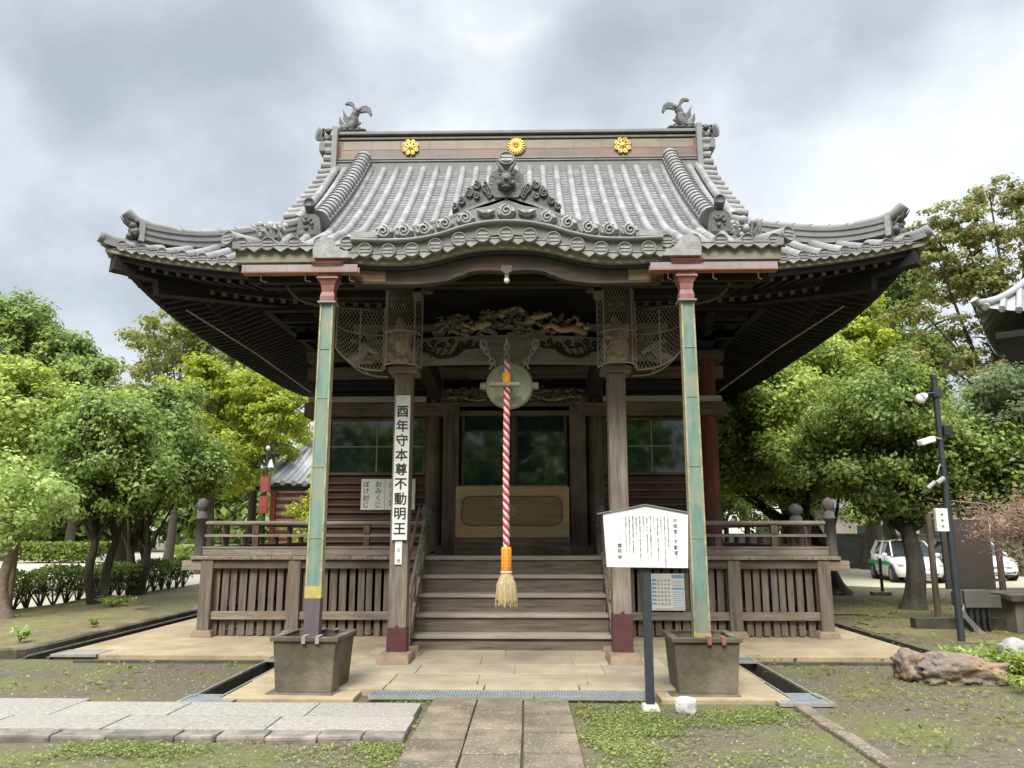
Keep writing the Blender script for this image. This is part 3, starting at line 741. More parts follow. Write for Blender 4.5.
# gold crests on the ridge
def crest(x, z, r, n, kind):
    b = MB(); y = YR - .225
    if kind == 'sun':
        b.lathe([(0, -.03), (r * .9, -.03), (r * .9, 0), (0, 0)], c=(x, y + .02, z), n=32, axis='y')
        for k in range(n):
            a = 2 * math.pi * k / n
            rot = Matrix.Rotation(-a, 3, 'Y')
            b.ball((x + math.cos(a) * r * .58, y - .012, z + math.sin(a) * r * .58), (r * .42, .022, r * .105), 10, 6, rot)
        b.ball((x, y - .03, z), (r * .13, .025, r * .13))
    else:
        b.lathe([(0, -.02), (r * .55, -.02), (r * .55, 0), (0, 0)], c=(x, y + .02, z), n=24, axis='y')
        for k in range(n):
            a = 2 * math.pi * k / n + .39; cx, cz = x + math.cos(a) * r * .72, z + math.sin(a) * r * .72
            ring = [(cx + math.cos(t) * r * .2, y - .01, cz + math.sin(t) * r * .2) for t in np.linspace(0, 2 * math.pi, 12)]
            b.tube(ring, r * .085, 6, caps=False); b.ball((cx, y, cz), (r * .1, .03, r * .1), 7, 5)
            b.beam((x, y - .01, z), (cx, y - .01, cz), r * .16, .02, up=(0, 1, 0))
        b.lathe([(0, -.035), (r * .34, -.03), (r * .38, 0)], c=(x, y, z), n=20, axis='y'); b.ball((x, y - .035, z), (r * .16, .02, r * .16))
    b.build('gold_crest', GOLD, hall)
crest(0, 10.26, .225, 18, 'sun'); crest(-2.42, 10.26, .205, 8, 'flower'); crest(2.42, 10.26, .205, 8, 'flower')

# descending ridges
def layered(w, h, n):
    L_ = [(w * (1.15 if k % 2 == 0 else .92), -h + h * k / n, -h + h * (k + 1) / n) for k in range(n)]
    left = []; right = []
    for ww, a, b in L_: right += [(ww, a), (ww, b)]; left += [(-ww, a), (-ww, b)]
    return right + left[::-1]
def capped_ridge(mb, pth, w, h, n, r, seg=.24, ring=True):
    mb.sweep([Vector(p) + Vector((0, 0, h)) for p in pth], layered(w, h, n))
    P = [Vector(p) + Vector((0, 0, h)) for p in pth]; Ls = [0]
    for a, b in zip(P[:-1], P[1:]): Ls.append(Ls[-1] + (b - a).length)
    m = int(Ls[-1] / seg)
    def at(s):
        s = min(max(s, 0), Ls[-1])
        for i in range(len(P) - 1):
            if s <= Ls[i + 1] + 1e-6: return P[i].lerp(P[i + 1], (s - Ls[i]) / (Ls[i + 1] - Ls[i]))
        return P[-1]
    for k in range(m):
        a, b = at(Ls[-1] * k / m), at(Ls[-1] * (k + 1) / m); d = (b - a).normalized()
        mb.tube([a, b - d * .02], [r * .92, r], 12)
        if ring: mb.tube([b - d * .03, b + d * .004], r * 1.07, 12)
for s in (-1, 1):
    b = MB(); pth = [(s * 3.48, YR - t, prof(t) + .02) for t in np.linspace(.15, 3.55, 18)]
    capped_ridge(b, pth, .16, .26, 5, .175, .2); b.build('descending_ridge', TILE, ro)
    e = MB(); yb = YR - 3.74; zb = prof(3.7) - .02
    pl = [(-.21, 0), (.21, 0), (.2, .2), (.17, .36), (.1, .42), (-.1, .42), (-.17, .36), (-.2, .2)]
    e.prism([(s * 3.58 + a, zb + c) for a, c in pl], yb - .07, yb + .04)
    e.prism([(s * 3.58 + a * .8, zb + .03 + c * .88) for a, c in pl], yb - .085, yb - .07)
    rr = random.Random(3)
    for k in range(14): e.ball((s * 3.58 + rr.uniform(-.09, .09), yb - .09, zb + .2 + rr.uniform(-.06, .13)), rr.uniform(.02, .045), 6, 5)
    e.tube([(s * 3.58, yb + .3, zb + .38), (s * 3.58, yb + .05, zb + .46), (s * 3.58, yb - .1, zb + .60)], [.09, .085, .095], 12)
    e.lathe([(0, -.02), (.075, -.02), (.08, -.035), (.1, -.035), (.105, 0)], c=(s * 3.58, yb - .1, zb + .6), n=16, axis='y')
    e.build('ogre_tile', TILEK, ro)
# corner ridges with upturned ends
for sx_ in (-1, 1):
    for sy_ in (-1, 1):
        def cr(t, up=0): return (sx_ * (t + .2), YR + sy_ * t, prof(min(t, T)) + lift(t + .2, YR + sy_ * t) + up)
        b = MB(); ts = np.linspace(3.25, 5.45, 17)
        pth = [cr(t, .02 + .10 * max(0, (t - 4.6) / .85) ** 2) for t in ts]
        capped_ridge(b, pth, .085, .24, 5, .075, .3)
        b.build('corner_ridge', TILE, ro)
        e = MB(); a = Vector(cr(5.47, .10)); d = Vector((sx_, sy_, 0)).normalized(); sd_ = d.cross(Vector((0, 0, 1)))
        M = Matrix(((sd_.x, d.x, 0, a.x), (sd_.y, d.y, 0, a.y), (0, 0, 1, a.z), (0, 0, 0, 1)))
        pe = MB(); pe.bx(-.13, .13, -.05, .03, -.02, .29); pe.xf(M); pe.build('ridge_end_slab', TILEO, ro, bevel=.008)
        pk = MB(); rr = random.Random(8)
        for k in range(20): pk.ball((rr.uniform(-.11, .11), .09 + rr.uniform(-.04, .06), .12 + rr.uniform(-.12, .16)), rr.uniform(.03, .06), 6, 5)
        for k in range(3): pk.tube([(-.05 + .05 * k, .1, .2), (-.06 + .06 * k, .2, .27), (-.07 + .07 * k, .26, .36)], [.02, .016, .006], 5)
        pk.xf(M); pk.build('ogre_tile', TILEK, ro)
        b = MB()
        b.tube([cr(5.1, .31), cr(5.35, .36), cr(5.50, .42), cr(5.60, .52)], [.075, .08, .085, .09], 12)
        p2 = [cr(5.4, .05), cr(5.6, .04), cr(5.72, .05), cr(5.82, .07)]
        b.tube(p2, [.07, .08, .085, .095], 12)
        for side in (-1, 1):
            b.sweep([Vector(cr(5.5, .0)) + sd_ * side * .05, Vector(cr(5.7, .0)) + sd_ * side * .06, Vector(cr(5.80, .04)) + sd_ * side * .03], [(-.05, -.06), (.05, -.06), (.05, .03), (-.05, .03)])
        b.build('corner_end_tile', TILE, ro)
        q = Vector(cr(5.82, .07)); dd = Vector((sx_, sy_, .55)); crest_disc(q, dd, .09)
        q = Vector(cr(5.60, .52)); crest_disc(q, Vector((sx_, sy_, 1.0)), .085)

# eaves: plaster band, fascia, soffit
def band(mb, y_or_f, n=40): pass
ev = MB(); fa = MB(); sf = MB(); raf = MB(); rend = MB(); br = MB(); REND = []
def eave_pt(side, u, inn, dz):
    """side 'f','b','l','r'; u -1..1 along the eave, inn metres inward"""
    if side in 'fb':
        sy_ = -1 if side == 'f' else 1; lim = XE - inn
        x = u * lim; return (x, YR + sy_ * (T - inn), prof(T) + LIFT * abs(x / lim) ** 3.6 * (1 - inn / 4.5) ** 1.5 + dz)
    sx_ = -1 if side == 'l' else 1; lim = T - inn
    y = u * lim; return (sx_ * (XE - inn), YR + y, prof(T) + LIFT * abs(y / lim) ** 3.6 * (1 - inn / 4.5) ** 1.5 + dz)
us_ = list(np.linspace(-1, 1, 49))
for side in 'fblr':
    def strip(mb, i0, d0, i1, d1): mb.grid(lambda u, k: eave_pt(side, u, (i0, i1)[k], (d0, d1)[k]), us_, [0, 1], smooth=False)
    strip(ev, .02, -.04, .02, -.115); strip(ev, .02, -.115, .10, -.12)
    strip(fa, .10, -.12, .10, -.20); strip(fa, .10, -.20, .2, -.20); strip(fa, .2, -.2, .2, -.14)
    strip(sf, .1, -.15, 1.05, -.02); 
    strip(fa, .92, -.13, .92, -.24); strip(fa, .92, -.24, 1.05, -.24); strip(fa, 1.05, -.24, 1.05, .0)
    strip(sf, 1.05, -.12, 2.95, .55)
    # two tiers of rafters
    L_ = (XE if side in 'fb' else T)
    k = -int(L_ / .19)
    while k * .19 <= L_:
        a = k * .19; k += 1
        for (i0, d0, i1, d1, w, h) in ((.20, -.215, 1.06, -.09, .075, .085), (.98, -.26, 2.9, .42, .085, .10)):
            lim0, lim1 = L_ - i0, L_ - i1
            if abs(a) > lim0: continue
            # shorten near the corner, where the hip rafter takes over
            ie = i1 if abs(a) <= lim1 else max(i0 + .05, L_ - abs(a))
            de = d0 + (d1 - d0) * (ie - i0) / (i1 - i0)
            p = Vector(eave_pt(side, a / lim0, i0, d0)); q_ = Vector(eave_pt(side, min(1, max(-1, a / (L_ - ie))), ie, de))
            raf.beam(p, q_, w, h)
            dd = (p - q_).normalized(); (REND.append(MB().beam(p - dd * .002, p + dd * .006, w * .86, h * .86)) if side == 'f' and i0 == .20 else rend.beam(p - dd * .002, p + dd * .006, w * .86, h * .86))
for sx_ in (-1, 1):
    for sy_ in (-1, 1):
        def cn(i, dz): return Vector((sx_ * (XE - i), YR + sy_ * (T - i), prof(T) + LIFT * (1 - i / 4.5) ** 1.5 + dz))
        br.beam(cn(.12, -.27), cn(1.2, -.2), .2, .2); br.beam(cn(.55, -.42), cn(3.0, .22), .22, .26)
        t_ = MB(); t_.beam(cn(.10, -.265), cn(.18, -.26), .215, .215); t_.build('hip_rafter_cap', old(0), hall)
br.build('hip_rafters', old(0), hall)
ev.build('eave_plaster', PLASTER, hall, fixn=False); fa.build('eave_fascia', old(0), hall, fixn=False)
sf.build('soffit', old(1), hall, fixn=False); raf.build('rafters', old(1), hall); 
RE = wood('rafter_end_', (0.15, 0.13, 0.115), (0.09, 0.075, 0.065), 1)
rend.build('far_rafter_ends', RE, hall, kind='stuff')
for r_ in REND: r_.build('rafter_end', RE, hall)

# ------------------------------------------------ body of the hall
YF, YB, BX = 13.5, 19.3, 3.4
def lathe_post(name, x, y, z0, z1, r, m, parent=hall):
    b = MB(); b.lathe([(r, z0), (r, z1)], c=(x, y, 0), n=20); b.lathe([(0, z1), (r, z1)], c=(x, y, 0), n=20); return b.build(name, m, parent)
for x in (-BX, BX):
    for y in (YF, (YF + YB) / 2, YB): lathe_post('pillar', x, y, 1.3, 4.75, .165, red(2))
for x in (-1.42, 1.42):
    lathe_post('pillar', x, YF, 1.3, 4.75, .15, brown(2)); lathe_post('pillar', x, YB, 1.3, 4.75, .15, brown(2))
b = MB(); b.bx(-3.3, 3.3, YF + .06, YB - .06, 1.32, 6.1)
for x in (-1, 1): pass
b.build('wall', old(0), hall)
b = MB(); b.bx(-3.3, 3.3, YF + .3, YB - .3, .0, 1.32); b.build('underfloor', old(0), hall)
# beams round the body
b = MB()
for z0, z1, o in ((3.62, 3.86, .20), (4.30, 4.52, .12), (4.62, 4.78, .22)):
    b.bx(-BX - .3, BX + .3, YF - o, YF - .0, z0, z1)
    for s in (-1, 1): b.bx(s * (BX + o) - .1, s * (BX + o) + .1, YF - .02, YB + .1, z0 + .003, z1 - .003)
b.build('wall_beams', brown(0), hall, bevel=.012)
b = MB(); b.bx(-BX - .22, -1.55, YF - .23, YF - .03, 3.865, 3.965); b.bx(1.55, BX + .22, YF - .23, YF - .03, 3.865, 3.965); b.build('pale_ledge', wood('ledge_timber_', (.30, .30, .24), (.19, .18, .145), 0), hall, bevel=.006)
b = MB()
for s in (-1, 1):
    for z in (3.98, 4.10, 4.20): b.bx(min(s * 1.6, s * 3.3), max(s * 1.6, s * 3.3), YF - .03, YF + .07, z, z + .085)
b.build('wall_boards', old(0), hall)
# bracket clusters over the pillars
b = MB()
def bracket(mb, x, y, z, dx, dy):
    mb.frustum((x, y), (.22, .22), (.34, .34), z, z + .16); mb.bx(x - .17, x + .17, y - .17, y + .17, z + .16, z + .24)
    for t, zz in ((.45, .24), (.75, .50)):
        mb.bx(x - .55 * (1 + .3 * (zz > .3)), x + .55 * (1 + .3 * (zz > .3)), y - .07 + dy * (t - .45), y + .07 + dy * (t - .45), z + zz, z + zz + .14)
        mb.bx(x - .07 + (0), x + .07, y - (.0 if dy > 0 else t), y + (t if dy > 0 else 0.01), z + zz + .004, z + zz + .144) if dy else mb.bx(x - (t if dx < 0 else 0), x + (t if dx > 0 else 0), y - .07, y + .07, z + zz + .004, z + zz + .144)
        for q in (-.5, 0, .5):
            k = q * (1 + .3 * (zz > .3))
            mb.frustum((x + k, y + dy * (t - .45)), (.13, .13), (.2, .2), z + zz + .145, z + zz + .25)
        if dy: mb.frustum((x, y + dy * t), (.13, .13), (.2, .2), z + zz + .147, z + zz + .252)
        if dx: mb.frustum((x + dx * t, y), (.13, .13), (.2, .2), z + zz + .147, z + zz + .252)
for x in (-BX, -1.42, 1.42, BX): bracket(b, x, YF, 4.8, 0, -1)
for x in (-2.4, 0, 2.4): bracket(b, x, YF, 4.8, 0, -1)
for s in (-1, 1):
    for y in (YF, 15.4, 17.3, YB): bracket(b, s * BX, y, 4.803, s, 0)
b.build('brackets', old(0), hall, bevel=.008)
b = MB(); b.bx(-4.3, 4.3, YF - .92, YF - .78, 5.34, 5.5)
for s in (-1, 1): b.bx(s * 4.25 - .07, s * 4.25 + .07, YF - .85, YB + .85, 5.343, 5.497)
b.build('eave_purlin', old(0), hall)
b = MB()
for s in (-1, 1): b.tube([(s * 3.6, YF - .2, 4.05), (s * 4.4, YF - .9, 4.62), (s * 5.2, YF - 1.8, 5.1)], .014, 5)
b.build('eave_wire', CHAIN, hall)

# windows and slatted lower walls
def window(x0, x1, z0, z1, name='window', n=2, y=YF - .02):
    f = MB(); w = .045
    f.bx(x0, x1, y - .05, y, z1 - w, z1); f.bx(x0, x1, y - .05, y, z0, z0 + w)
    f.bx(x0, x0 + w, y - .05, y, z0 + w, z1 - w); f.bx(x1 - w, x1, y - .05, y, z0 + w, z1 - w)
    o = f.build('window_frame', brown(0), hall, bevel=.004)
    g_ = MB(); g_.bx(x0 + w, x1 - w, y - .018, y - .008, z0 + w, z1 - w); g_.build('pane', GLASS, o)
    m_ = MB(); zc = (z0 + z1) / 2; m_.bx(x0 + w, x1 - w, y - .034, y - .019, zc - .012, zc + .012)
    for k in range(1, n): xx = x0 + (x1 - x0) * k / n; m_.bx(xx - .013, xx + .013, y - .036, y - .018, z0 + w, z1 - w)
    m_.build('glazing_bar', wood('bar_timber_', (.24, .24, .18), (.15, .15, .11), 0), o)
window(-3.28, -1.56, 2.60, 3.60, n=2)
window(1.56, 3.24, 2.60, 3.60, n=2)
for s in (-1, 1):
    b = MB(); x0, x1 = (-3.28, -1.56) if s < 0 else (1.56, 3.26)
    b.bx(x0, x1, YF - .03, YF + .05, 1.36, 2.58)
    sl = b.build('lower_wall_panel', SHUT, hall)
    b = MB()
    for k in range(9): z = 1.45 + k * .125; b.bx(x0, x1, YF - .075, YF - .031, z, z + .028)
    b.build('batten', wood('batten_timber_', (.15, .11, .085), (.085, .058, .045), 0), sl, bevel=.004)
# entrance: jambs, lintel carving, glazed doors
b = MB()
for s in (-1, 1):
    b.bx(s * 1.10 - .14, s * 1.10 + .14, YF - .22, YF - .02, 1.33, 3.80)
b.build('door_jamb', brown(2), hall, bevel=.01)
b = MB(); b.bx(-1.27, 1.27, YF - .21, YF - .02, 3.80, 3.86); b.bx(-1.02, 1.02, YF - .20, YF - .03, 3.70, 3.795); b.bx(-1.02, 1.02, YF - .2, YF - .03, 2.28, 2.36)
b.bx(-1.3, 1.3, YF - .17, YF - .03, 3.863, 4.12)
b.build('door_lintel', brown(0), hall, bevel=.01)
for s in (-1, 1):
    d = MB(); x0, x1 = (min(0, s * .92), max(0, s * .92)); yy = YF - .12 + .02 * s
    d.bx(x0, x1, yy - .02, yy + .02, 3.62, 3.70); d.bx(x0, x1, yy - .02, yy + .02, 1.36, 2.42); d.bx(x0, x0 + .05, yy - .02, yy + .02, 2.42, 3.62); d.bx(x1 - .05, x1, yy - .02, yy + .02, 2.42, 3.62)
    do = d.build('sliding_door', brown(0), hall); g_ = MB(); g_.bx(x0 + .05, x1 - .05, yy - .005, yy + .005, 2.42, 3.62); g_.build('pane', GLASS, do)

def carving(mb, x0, x1, z0, z1, y, n, seed, r=(.025, .06), swirl=True):
    rr = random.Random(seed)
    for k in range(n):
        x, z = rr.uniform(x0, x1), rr.uniform(z0, z1)
        if swirl and rr.random() < .6:
            a = rr.uniform(0, 6.28); pts = []; rad = []
            cx, cz = x, z; R0 = rr.uniform(.03, .09); f = rr.choice((-1, 1))
            for i in range(9):
                t = i / 8; aa = a + f * t * 4.2; pts.append((cx + R0 * (1 - t * .6) * math.cos(aa), y - .02 - rr.uniform(0, .02), cz + R0 * (1 - t * .6) * .8 * math.sin(aa))); rad.append(rr.uniform(*r) * .35 * (1 - .5 * t))
            mb.tube(pts, rad, 6)
        else:
            s_ = rr.uniform(*r); mb.ball((x, y - rr.uniform(0, .06), z), (s_ * rr.uniform(.8, 1.9), s_, s_ * rr.uniform(.6, 1.1)), 8, 5)
b = MB(); carving(b, -1.2, 1.2, 3.9, 4.08, YF - .19, 150, 4, (.02, .045)); b.build('lintel_carving', CARVE, hall)
def cloudscroll(mb, s, y, z, L_):
    pts = [(s * (.1 + L_ * t), y, z + .04 * math.sin(t * 9) - .05 * t) for t in np.linspace(0, 1, 18)]; mb.tube(pts, [.022 * (1 - .5 * abs(t - .5)) for t in np.linspace(0, 1, 18)], 7)
b = MB()
for s in (-1, 1): cloudscroll(b, s, YF - .2, 3.96, 1.05)
b.build('scroll_carving', CARVEP, hall)
# dragons over the doors, painted lighter by age, under the porch
# ------------------------------------------------ porch frame
PY, PX = 9.95, 1.39
for s in (-1, 1):
    sv = .45 if s < 0 else .62
    b = MB(); b.bx(s * PX - .115, s * PX + .115, PY - .115, PY + .115, sv, 3.66)
    po = b.build('porch_post', grey(2), hall, bevel=.018)
    b = MB(); b.bx(s * PX - .122, s * PX + .122, PY - .122, PY + .122, .175, sv); b.bx(s * PX - .02, s * PX + .02, PY - .122, PY - .115, sv, sv + .04); b.build('metal_sleeve', BROWNP, po, bevel=.006)
    b = MB(); b.frustum((s * PX, PY - .10), (.42, .60), (.38, .52), .03, .175); b.build('base_stone', BASES, po, bevel=.05, jitter=.006)
    # capital and stacked brackets inside the net
    b = MB(); b.bx(s * PX - .19, s * PX + .19, PY - .19, PY + .19, 3.66, 3.74); b.frustum((s * PX, PY), (.26, .26), (.4, .4), 3.74, 3.9); b.bx(s * PX - .2, s * PX + .2, PY - .2, PY + .2, 3.9, 4.0)
    b.bx(s * PX - .5, s * PX + .5, PY - .06, PY + .06, 4.0, 4.13); b.bx(s * PX - .06, s * PX + .06, PY - .5, PY + .3, 4.003, 4.127)
    for q in (-.45, 0, .45): b.frustum((s * PX + q, PY), (.12, .14), (.2, .2), 4.13, 4.24)
    b.bx(s * PX - .7, s * PX + .7, PY - .06, PY + .06, 4.24, 4.34)
    b.build('capital', CARVE, po, bevel=.01)
    b = MB(); rr = random.Random(40 + (s > 0))
    for k in range(42): b.ball((s * PX + rr.uniform(-.13, .13), PY - .24 - rr.uniform(0, .16), 3.92 + rr.uniform(-.16, .3)), (rr.uniform(.03, .08), rr.uniform(.03, .07), rr.uniform(.025, .05)), 8, 5)
    b.tube(catmull([(s * PX, PY - .2, 3.85), (s * PX + .03, PY - .38, 3.95), (s * PX, PY - .42, 4.15), (s * PX - .04, PY - .3, 4.35)], 4), [.09, .1, .1, .1, .1, .09, .09, .08, .07, .07, .06, .05, .03], 8)
    b.build('lion_carving', CARVEP, po)
    # nosing carved as a beast sticking outwards
    b = MB(); x0 = s * (PX + .1)
    b.tube(catmull([(x0, PY, 4.05), (x0 + s * .25, PY - .03, 4.0), (x0 + s * .45, PY - .05, 3.90), (x0 + s * .62, PY - .06, 3.84)], 4), [.16, .16, .15, .14, .13, .12, .11, .1, .1, .09, .08, .06, .04], 10)
    for k in range(36): b.ball((x0 + s * rr.uniform(.0, .55), PY - .12 - rr.uniform(0, .06), 3.95 + rr.uniform(-.13, .16)), (rr.uniform(.03, .07), rr.uniform(.02, .05), rr.uniform(.02, .04)), 8, 5)
    b.build('beast_nosing', CARVE, hall)
    b = MB(); b.tube(catmull([(x0 + s * .22, PY - .20, 3.90), (x0 + s * .36, PY - .24, 3.96), (x0 + s * .44, PY - .22, 3.88), (x0 + s * .62, PY - .2, 3.83)], 4), [.02, .03, .03, .035, .04, .045, .05, .05, .045, .04, .04, .035, .02], 8); b.ball((x0 + s * .4, PY - .24, 4.0), (.06, .04, .045)); b.build('beast_trunk', CARVEP, hall)
    # link beam back to the hall
    b = MB(); b.sweep(catmull([(s * PX, PY + .1, 3.95), (s * PX, PY + 1.2, 4.25), (s * PX, PY + 2.4, 4.25), (s * PX, YF - .1, 4.1)], 5), [(-.1, -.18), (.1, -.18), (.1, .18), (-.1, .18)]); b.build('rainbow_beam', old(1), hall)
# wire nets
def net(mb, f, u0, u1, v0, v1, nu, nv):
    for sgn in (1, -1):
        for i in range(-nv, nu + nv):
            pts = []
            for k in range(nv * 1 + 1):
                u = i + sgn * k * .5
                if sgn < 0: u = i + k * -.5 + nv * .5
                if 0 <= u <= nu: pts.append(f(u0 + (u1 - u0) * u / nu, v0 + (v1 - v0) * k / nv))
            if len(pts) > 1: mb.tube(pts, .0032, 3, caps=False, smooth=False)
for s in (-1, 1):
    b = MB(); cx = s * PX
    def fbox(u, v):      # rounded box round the capital, u in 0..1
        a = math.pi * (u) ; X_ = -.24 + .48 * u
        yy = PY - .18 - .34 * math.sin(a) ** .35
        return (cx + X_, yy, v)
    net(b, fbox, 0, 1, 3.71, 4.75, 13, 26)
    for z in (3.71, 4.14): b.tube([fbox(u, z) for u in np.linspace(0, 1, 13)], .009, 6)
    for u in (0, .13, .87, 1): b.tube([fbox(u, 3.71), fbox(u, 4.75)], .009, 6)
    def fout(u, v):      # shield shaped net beside it
        X_ = s * (PX + .24 + .62 * u); zb = 3.66 + .30 * u ** 2.6
        return (X_, PY - .30 - .0 * u, zb + (4.5 - zb) * v)
    net(b, fout, 0, 1, 0, 1, 13, 20)
    b.tube([fout(u, 0) for u in np.linspace(0, 1, 16)], .012, 6); b.tube([fout(u, .55) for u in np.linspace(0, 1, 10)], .006, 5)
    for u in (0, .5, 1): b.tube([fout(u, v) for v in (0, .5, 1)], .009, 6)
    b.tube([(fout(u, 0)[0], PY + .1, fout(u, 0)[2]) for u in np.linspace(0, 1, 16)], .012, 6)
    for u in (.4, .8, 1): b.tube([fout(u, 0), (fout(u, 0)[0], PY + .1, fout(u, 0)[2])], .008, 5)
    b.build('wire_net', WIRE, hall, fixn=False)
# head beam between the posts, carved
b = MB(); xs = np.linspace(-1.28, 1.28, 21)
top = [(x, 4.12 + .05 * (1 - (x / 1.28) ** 2)) for x in xs]; bot = [(x, 3.80 + .02 * (1 - (x / 1.28) ** 4)) for x in xs[::-1]]
b.prism(top + bot, PY - .12, PY + .12); b.bx(-1.28, 1.28, PY - .128, PY - .12, 3.82, 3.90); hb = b.build('head_beam', CARVE, hall)
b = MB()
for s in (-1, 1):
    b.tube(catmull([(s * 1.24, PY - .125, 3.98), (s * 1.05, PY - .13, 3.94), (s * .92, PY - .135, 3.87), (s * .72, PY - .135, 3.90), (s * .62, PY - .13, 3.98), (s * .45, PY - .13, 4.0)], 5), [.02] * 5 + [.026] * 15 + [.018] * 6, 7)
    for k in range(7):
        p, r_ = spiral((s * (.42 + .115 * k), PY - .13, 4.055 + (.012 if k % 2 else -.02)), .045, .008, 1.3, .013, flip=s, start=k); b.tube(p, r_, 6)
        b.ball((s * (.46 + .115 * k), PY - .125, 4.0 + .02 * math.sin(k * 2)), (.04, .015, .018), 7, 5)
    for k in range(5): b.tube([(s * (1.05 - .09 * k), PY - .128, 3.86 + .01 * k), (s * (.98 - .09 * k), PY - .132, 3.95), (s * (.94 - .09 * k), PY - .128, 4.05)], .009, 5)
b.build('shaded_beam_relief', old(0), hb)  # dark tone on the relief stands for shade in the carved hollows
# dragon frieze above the head beam
b = MB(); rr = random.Random(77)
def body(pts, r0, r1): P_ = catmull(pts, 6); n = len(P_); b.tube(P_, [r0 + (r1 - r0) * i / (n - 1) for i in range(n)], 9)
y0 = PY - .08
for k in range(150):
    x = rr.gauss(0, .5); 
    if abs(x) > 1.1: continue
    zt = 4.50 - .12 * abs(x)
    z = rr.uniform(4.17, zt)
    a = rr.uniform(0, 3.14); l = rr.uniform(.04, .11)
    b.tube([(x, y0 - rr.uniform(0, .07), z), (x + l * math.cos(a), y0 - rr.uniform(.02, .12), z + l * .6 * math.sin(a)), (x + l * 1.6 * math.cos(a + .6), y0 - rr.uniform(0, .08), z + l * .8 * math.sin(a + .6))], [rr.uniform(.015, .04), rr.uniform(.015, .035), .006], 6)
b.build('dragon_frieze', CARVE, hall)
b = MB()
body([(-.95, y0, 4.22), (-.75, y0 - .06, 4.36), (-.5, y0 - .08, 4.27), (-.32, y0 - .06, 4.40), (-.12, y0 - .06, 4.46), (.1, y0 - .08, 4.52), (.22, y0, 4.45)], .02, .035)
body([(1.0, y0, 4.20), (.85, y0 - .08, 4.24), (.68, y0 - .1, 4.22), (.55, y0 - .1, 4.28), (.45, y0 - .05, 4.26)], .05, .03)
body([(.18, y0, 4.33), (.3, y0 - .1, 4.38), (.42, y0 - .1, 4.41), (.55, y0 - .06, 4.45)], .05, .03)
for c, r_ in (((-.38, y0 - .1, 4.28), .065), ((-.30, y0 - .12, 4.30), .05), ((-.46, y0 - .1, 4.25), .045), ((.28, y0 - .1, 4.34), .05), ((-.6, y0 - .08, 4.22), .04), ((.92, y0 - .1, 4.30), .045), ((1.02, y0 - .1, 4.25), .04), ((-.1, y0 - .08, 4.42), .04)):
    b.ball(c, (r_ * 1.3, r_, r_ * .8))
    for k in range(4): b.tube([c, (c[0] + rr.uniform(-.1, .1), c[1] - .02, c[2] + rr.uniform(-.02, .09))], [.02, .006], 5)
b.build('dragon', CARVEP, hall)
b = MB(); b.bx(-1.3, 1.3, PY + .05, PY + .1, 4.15, 4.75); b.build('porch_backboard', old(0), hall)
# porch purlin, fillet beams
b = MB(); b.bx(-2.92, 2.92, PY - .08, PY + .08, 4.72, 4.9); b.bx(-2.95, 2.95, 8.85, 8.97, 4.52, 4.62); b.build('porch_purlin', old(0), hall)
for s in (-1, 1):
    b = MB(); b.sweep(catmull([(s * 1.06, PY - .1, 4.80), (s * 1.06, 9.4, 4.70), (s * 1.07, 9.05, 4.56), (s * 1.08, 8.8, 4.38)], 4), [(-.05, -.06), (.05, -.06), (.05, .06), (-.05, .06)]); b.build('carved_nose', wood('nose_timber_', (.16, .145, .125), (.09, .08, .07), 1), hall, bevel=.01)
    b = MB(); b.tube(catmull([(s * 1.7, 9.6, 4.45), (s * 2.0, 9.3, 4.40), (s * 2.25, 9.0, 4.33), (s * 2.5, 8.8, 4.36), (s * 2.62, 8.7, 4.50)], 4), [.022] * 17, 6); b.build('bent_brace', brown(0), hall)

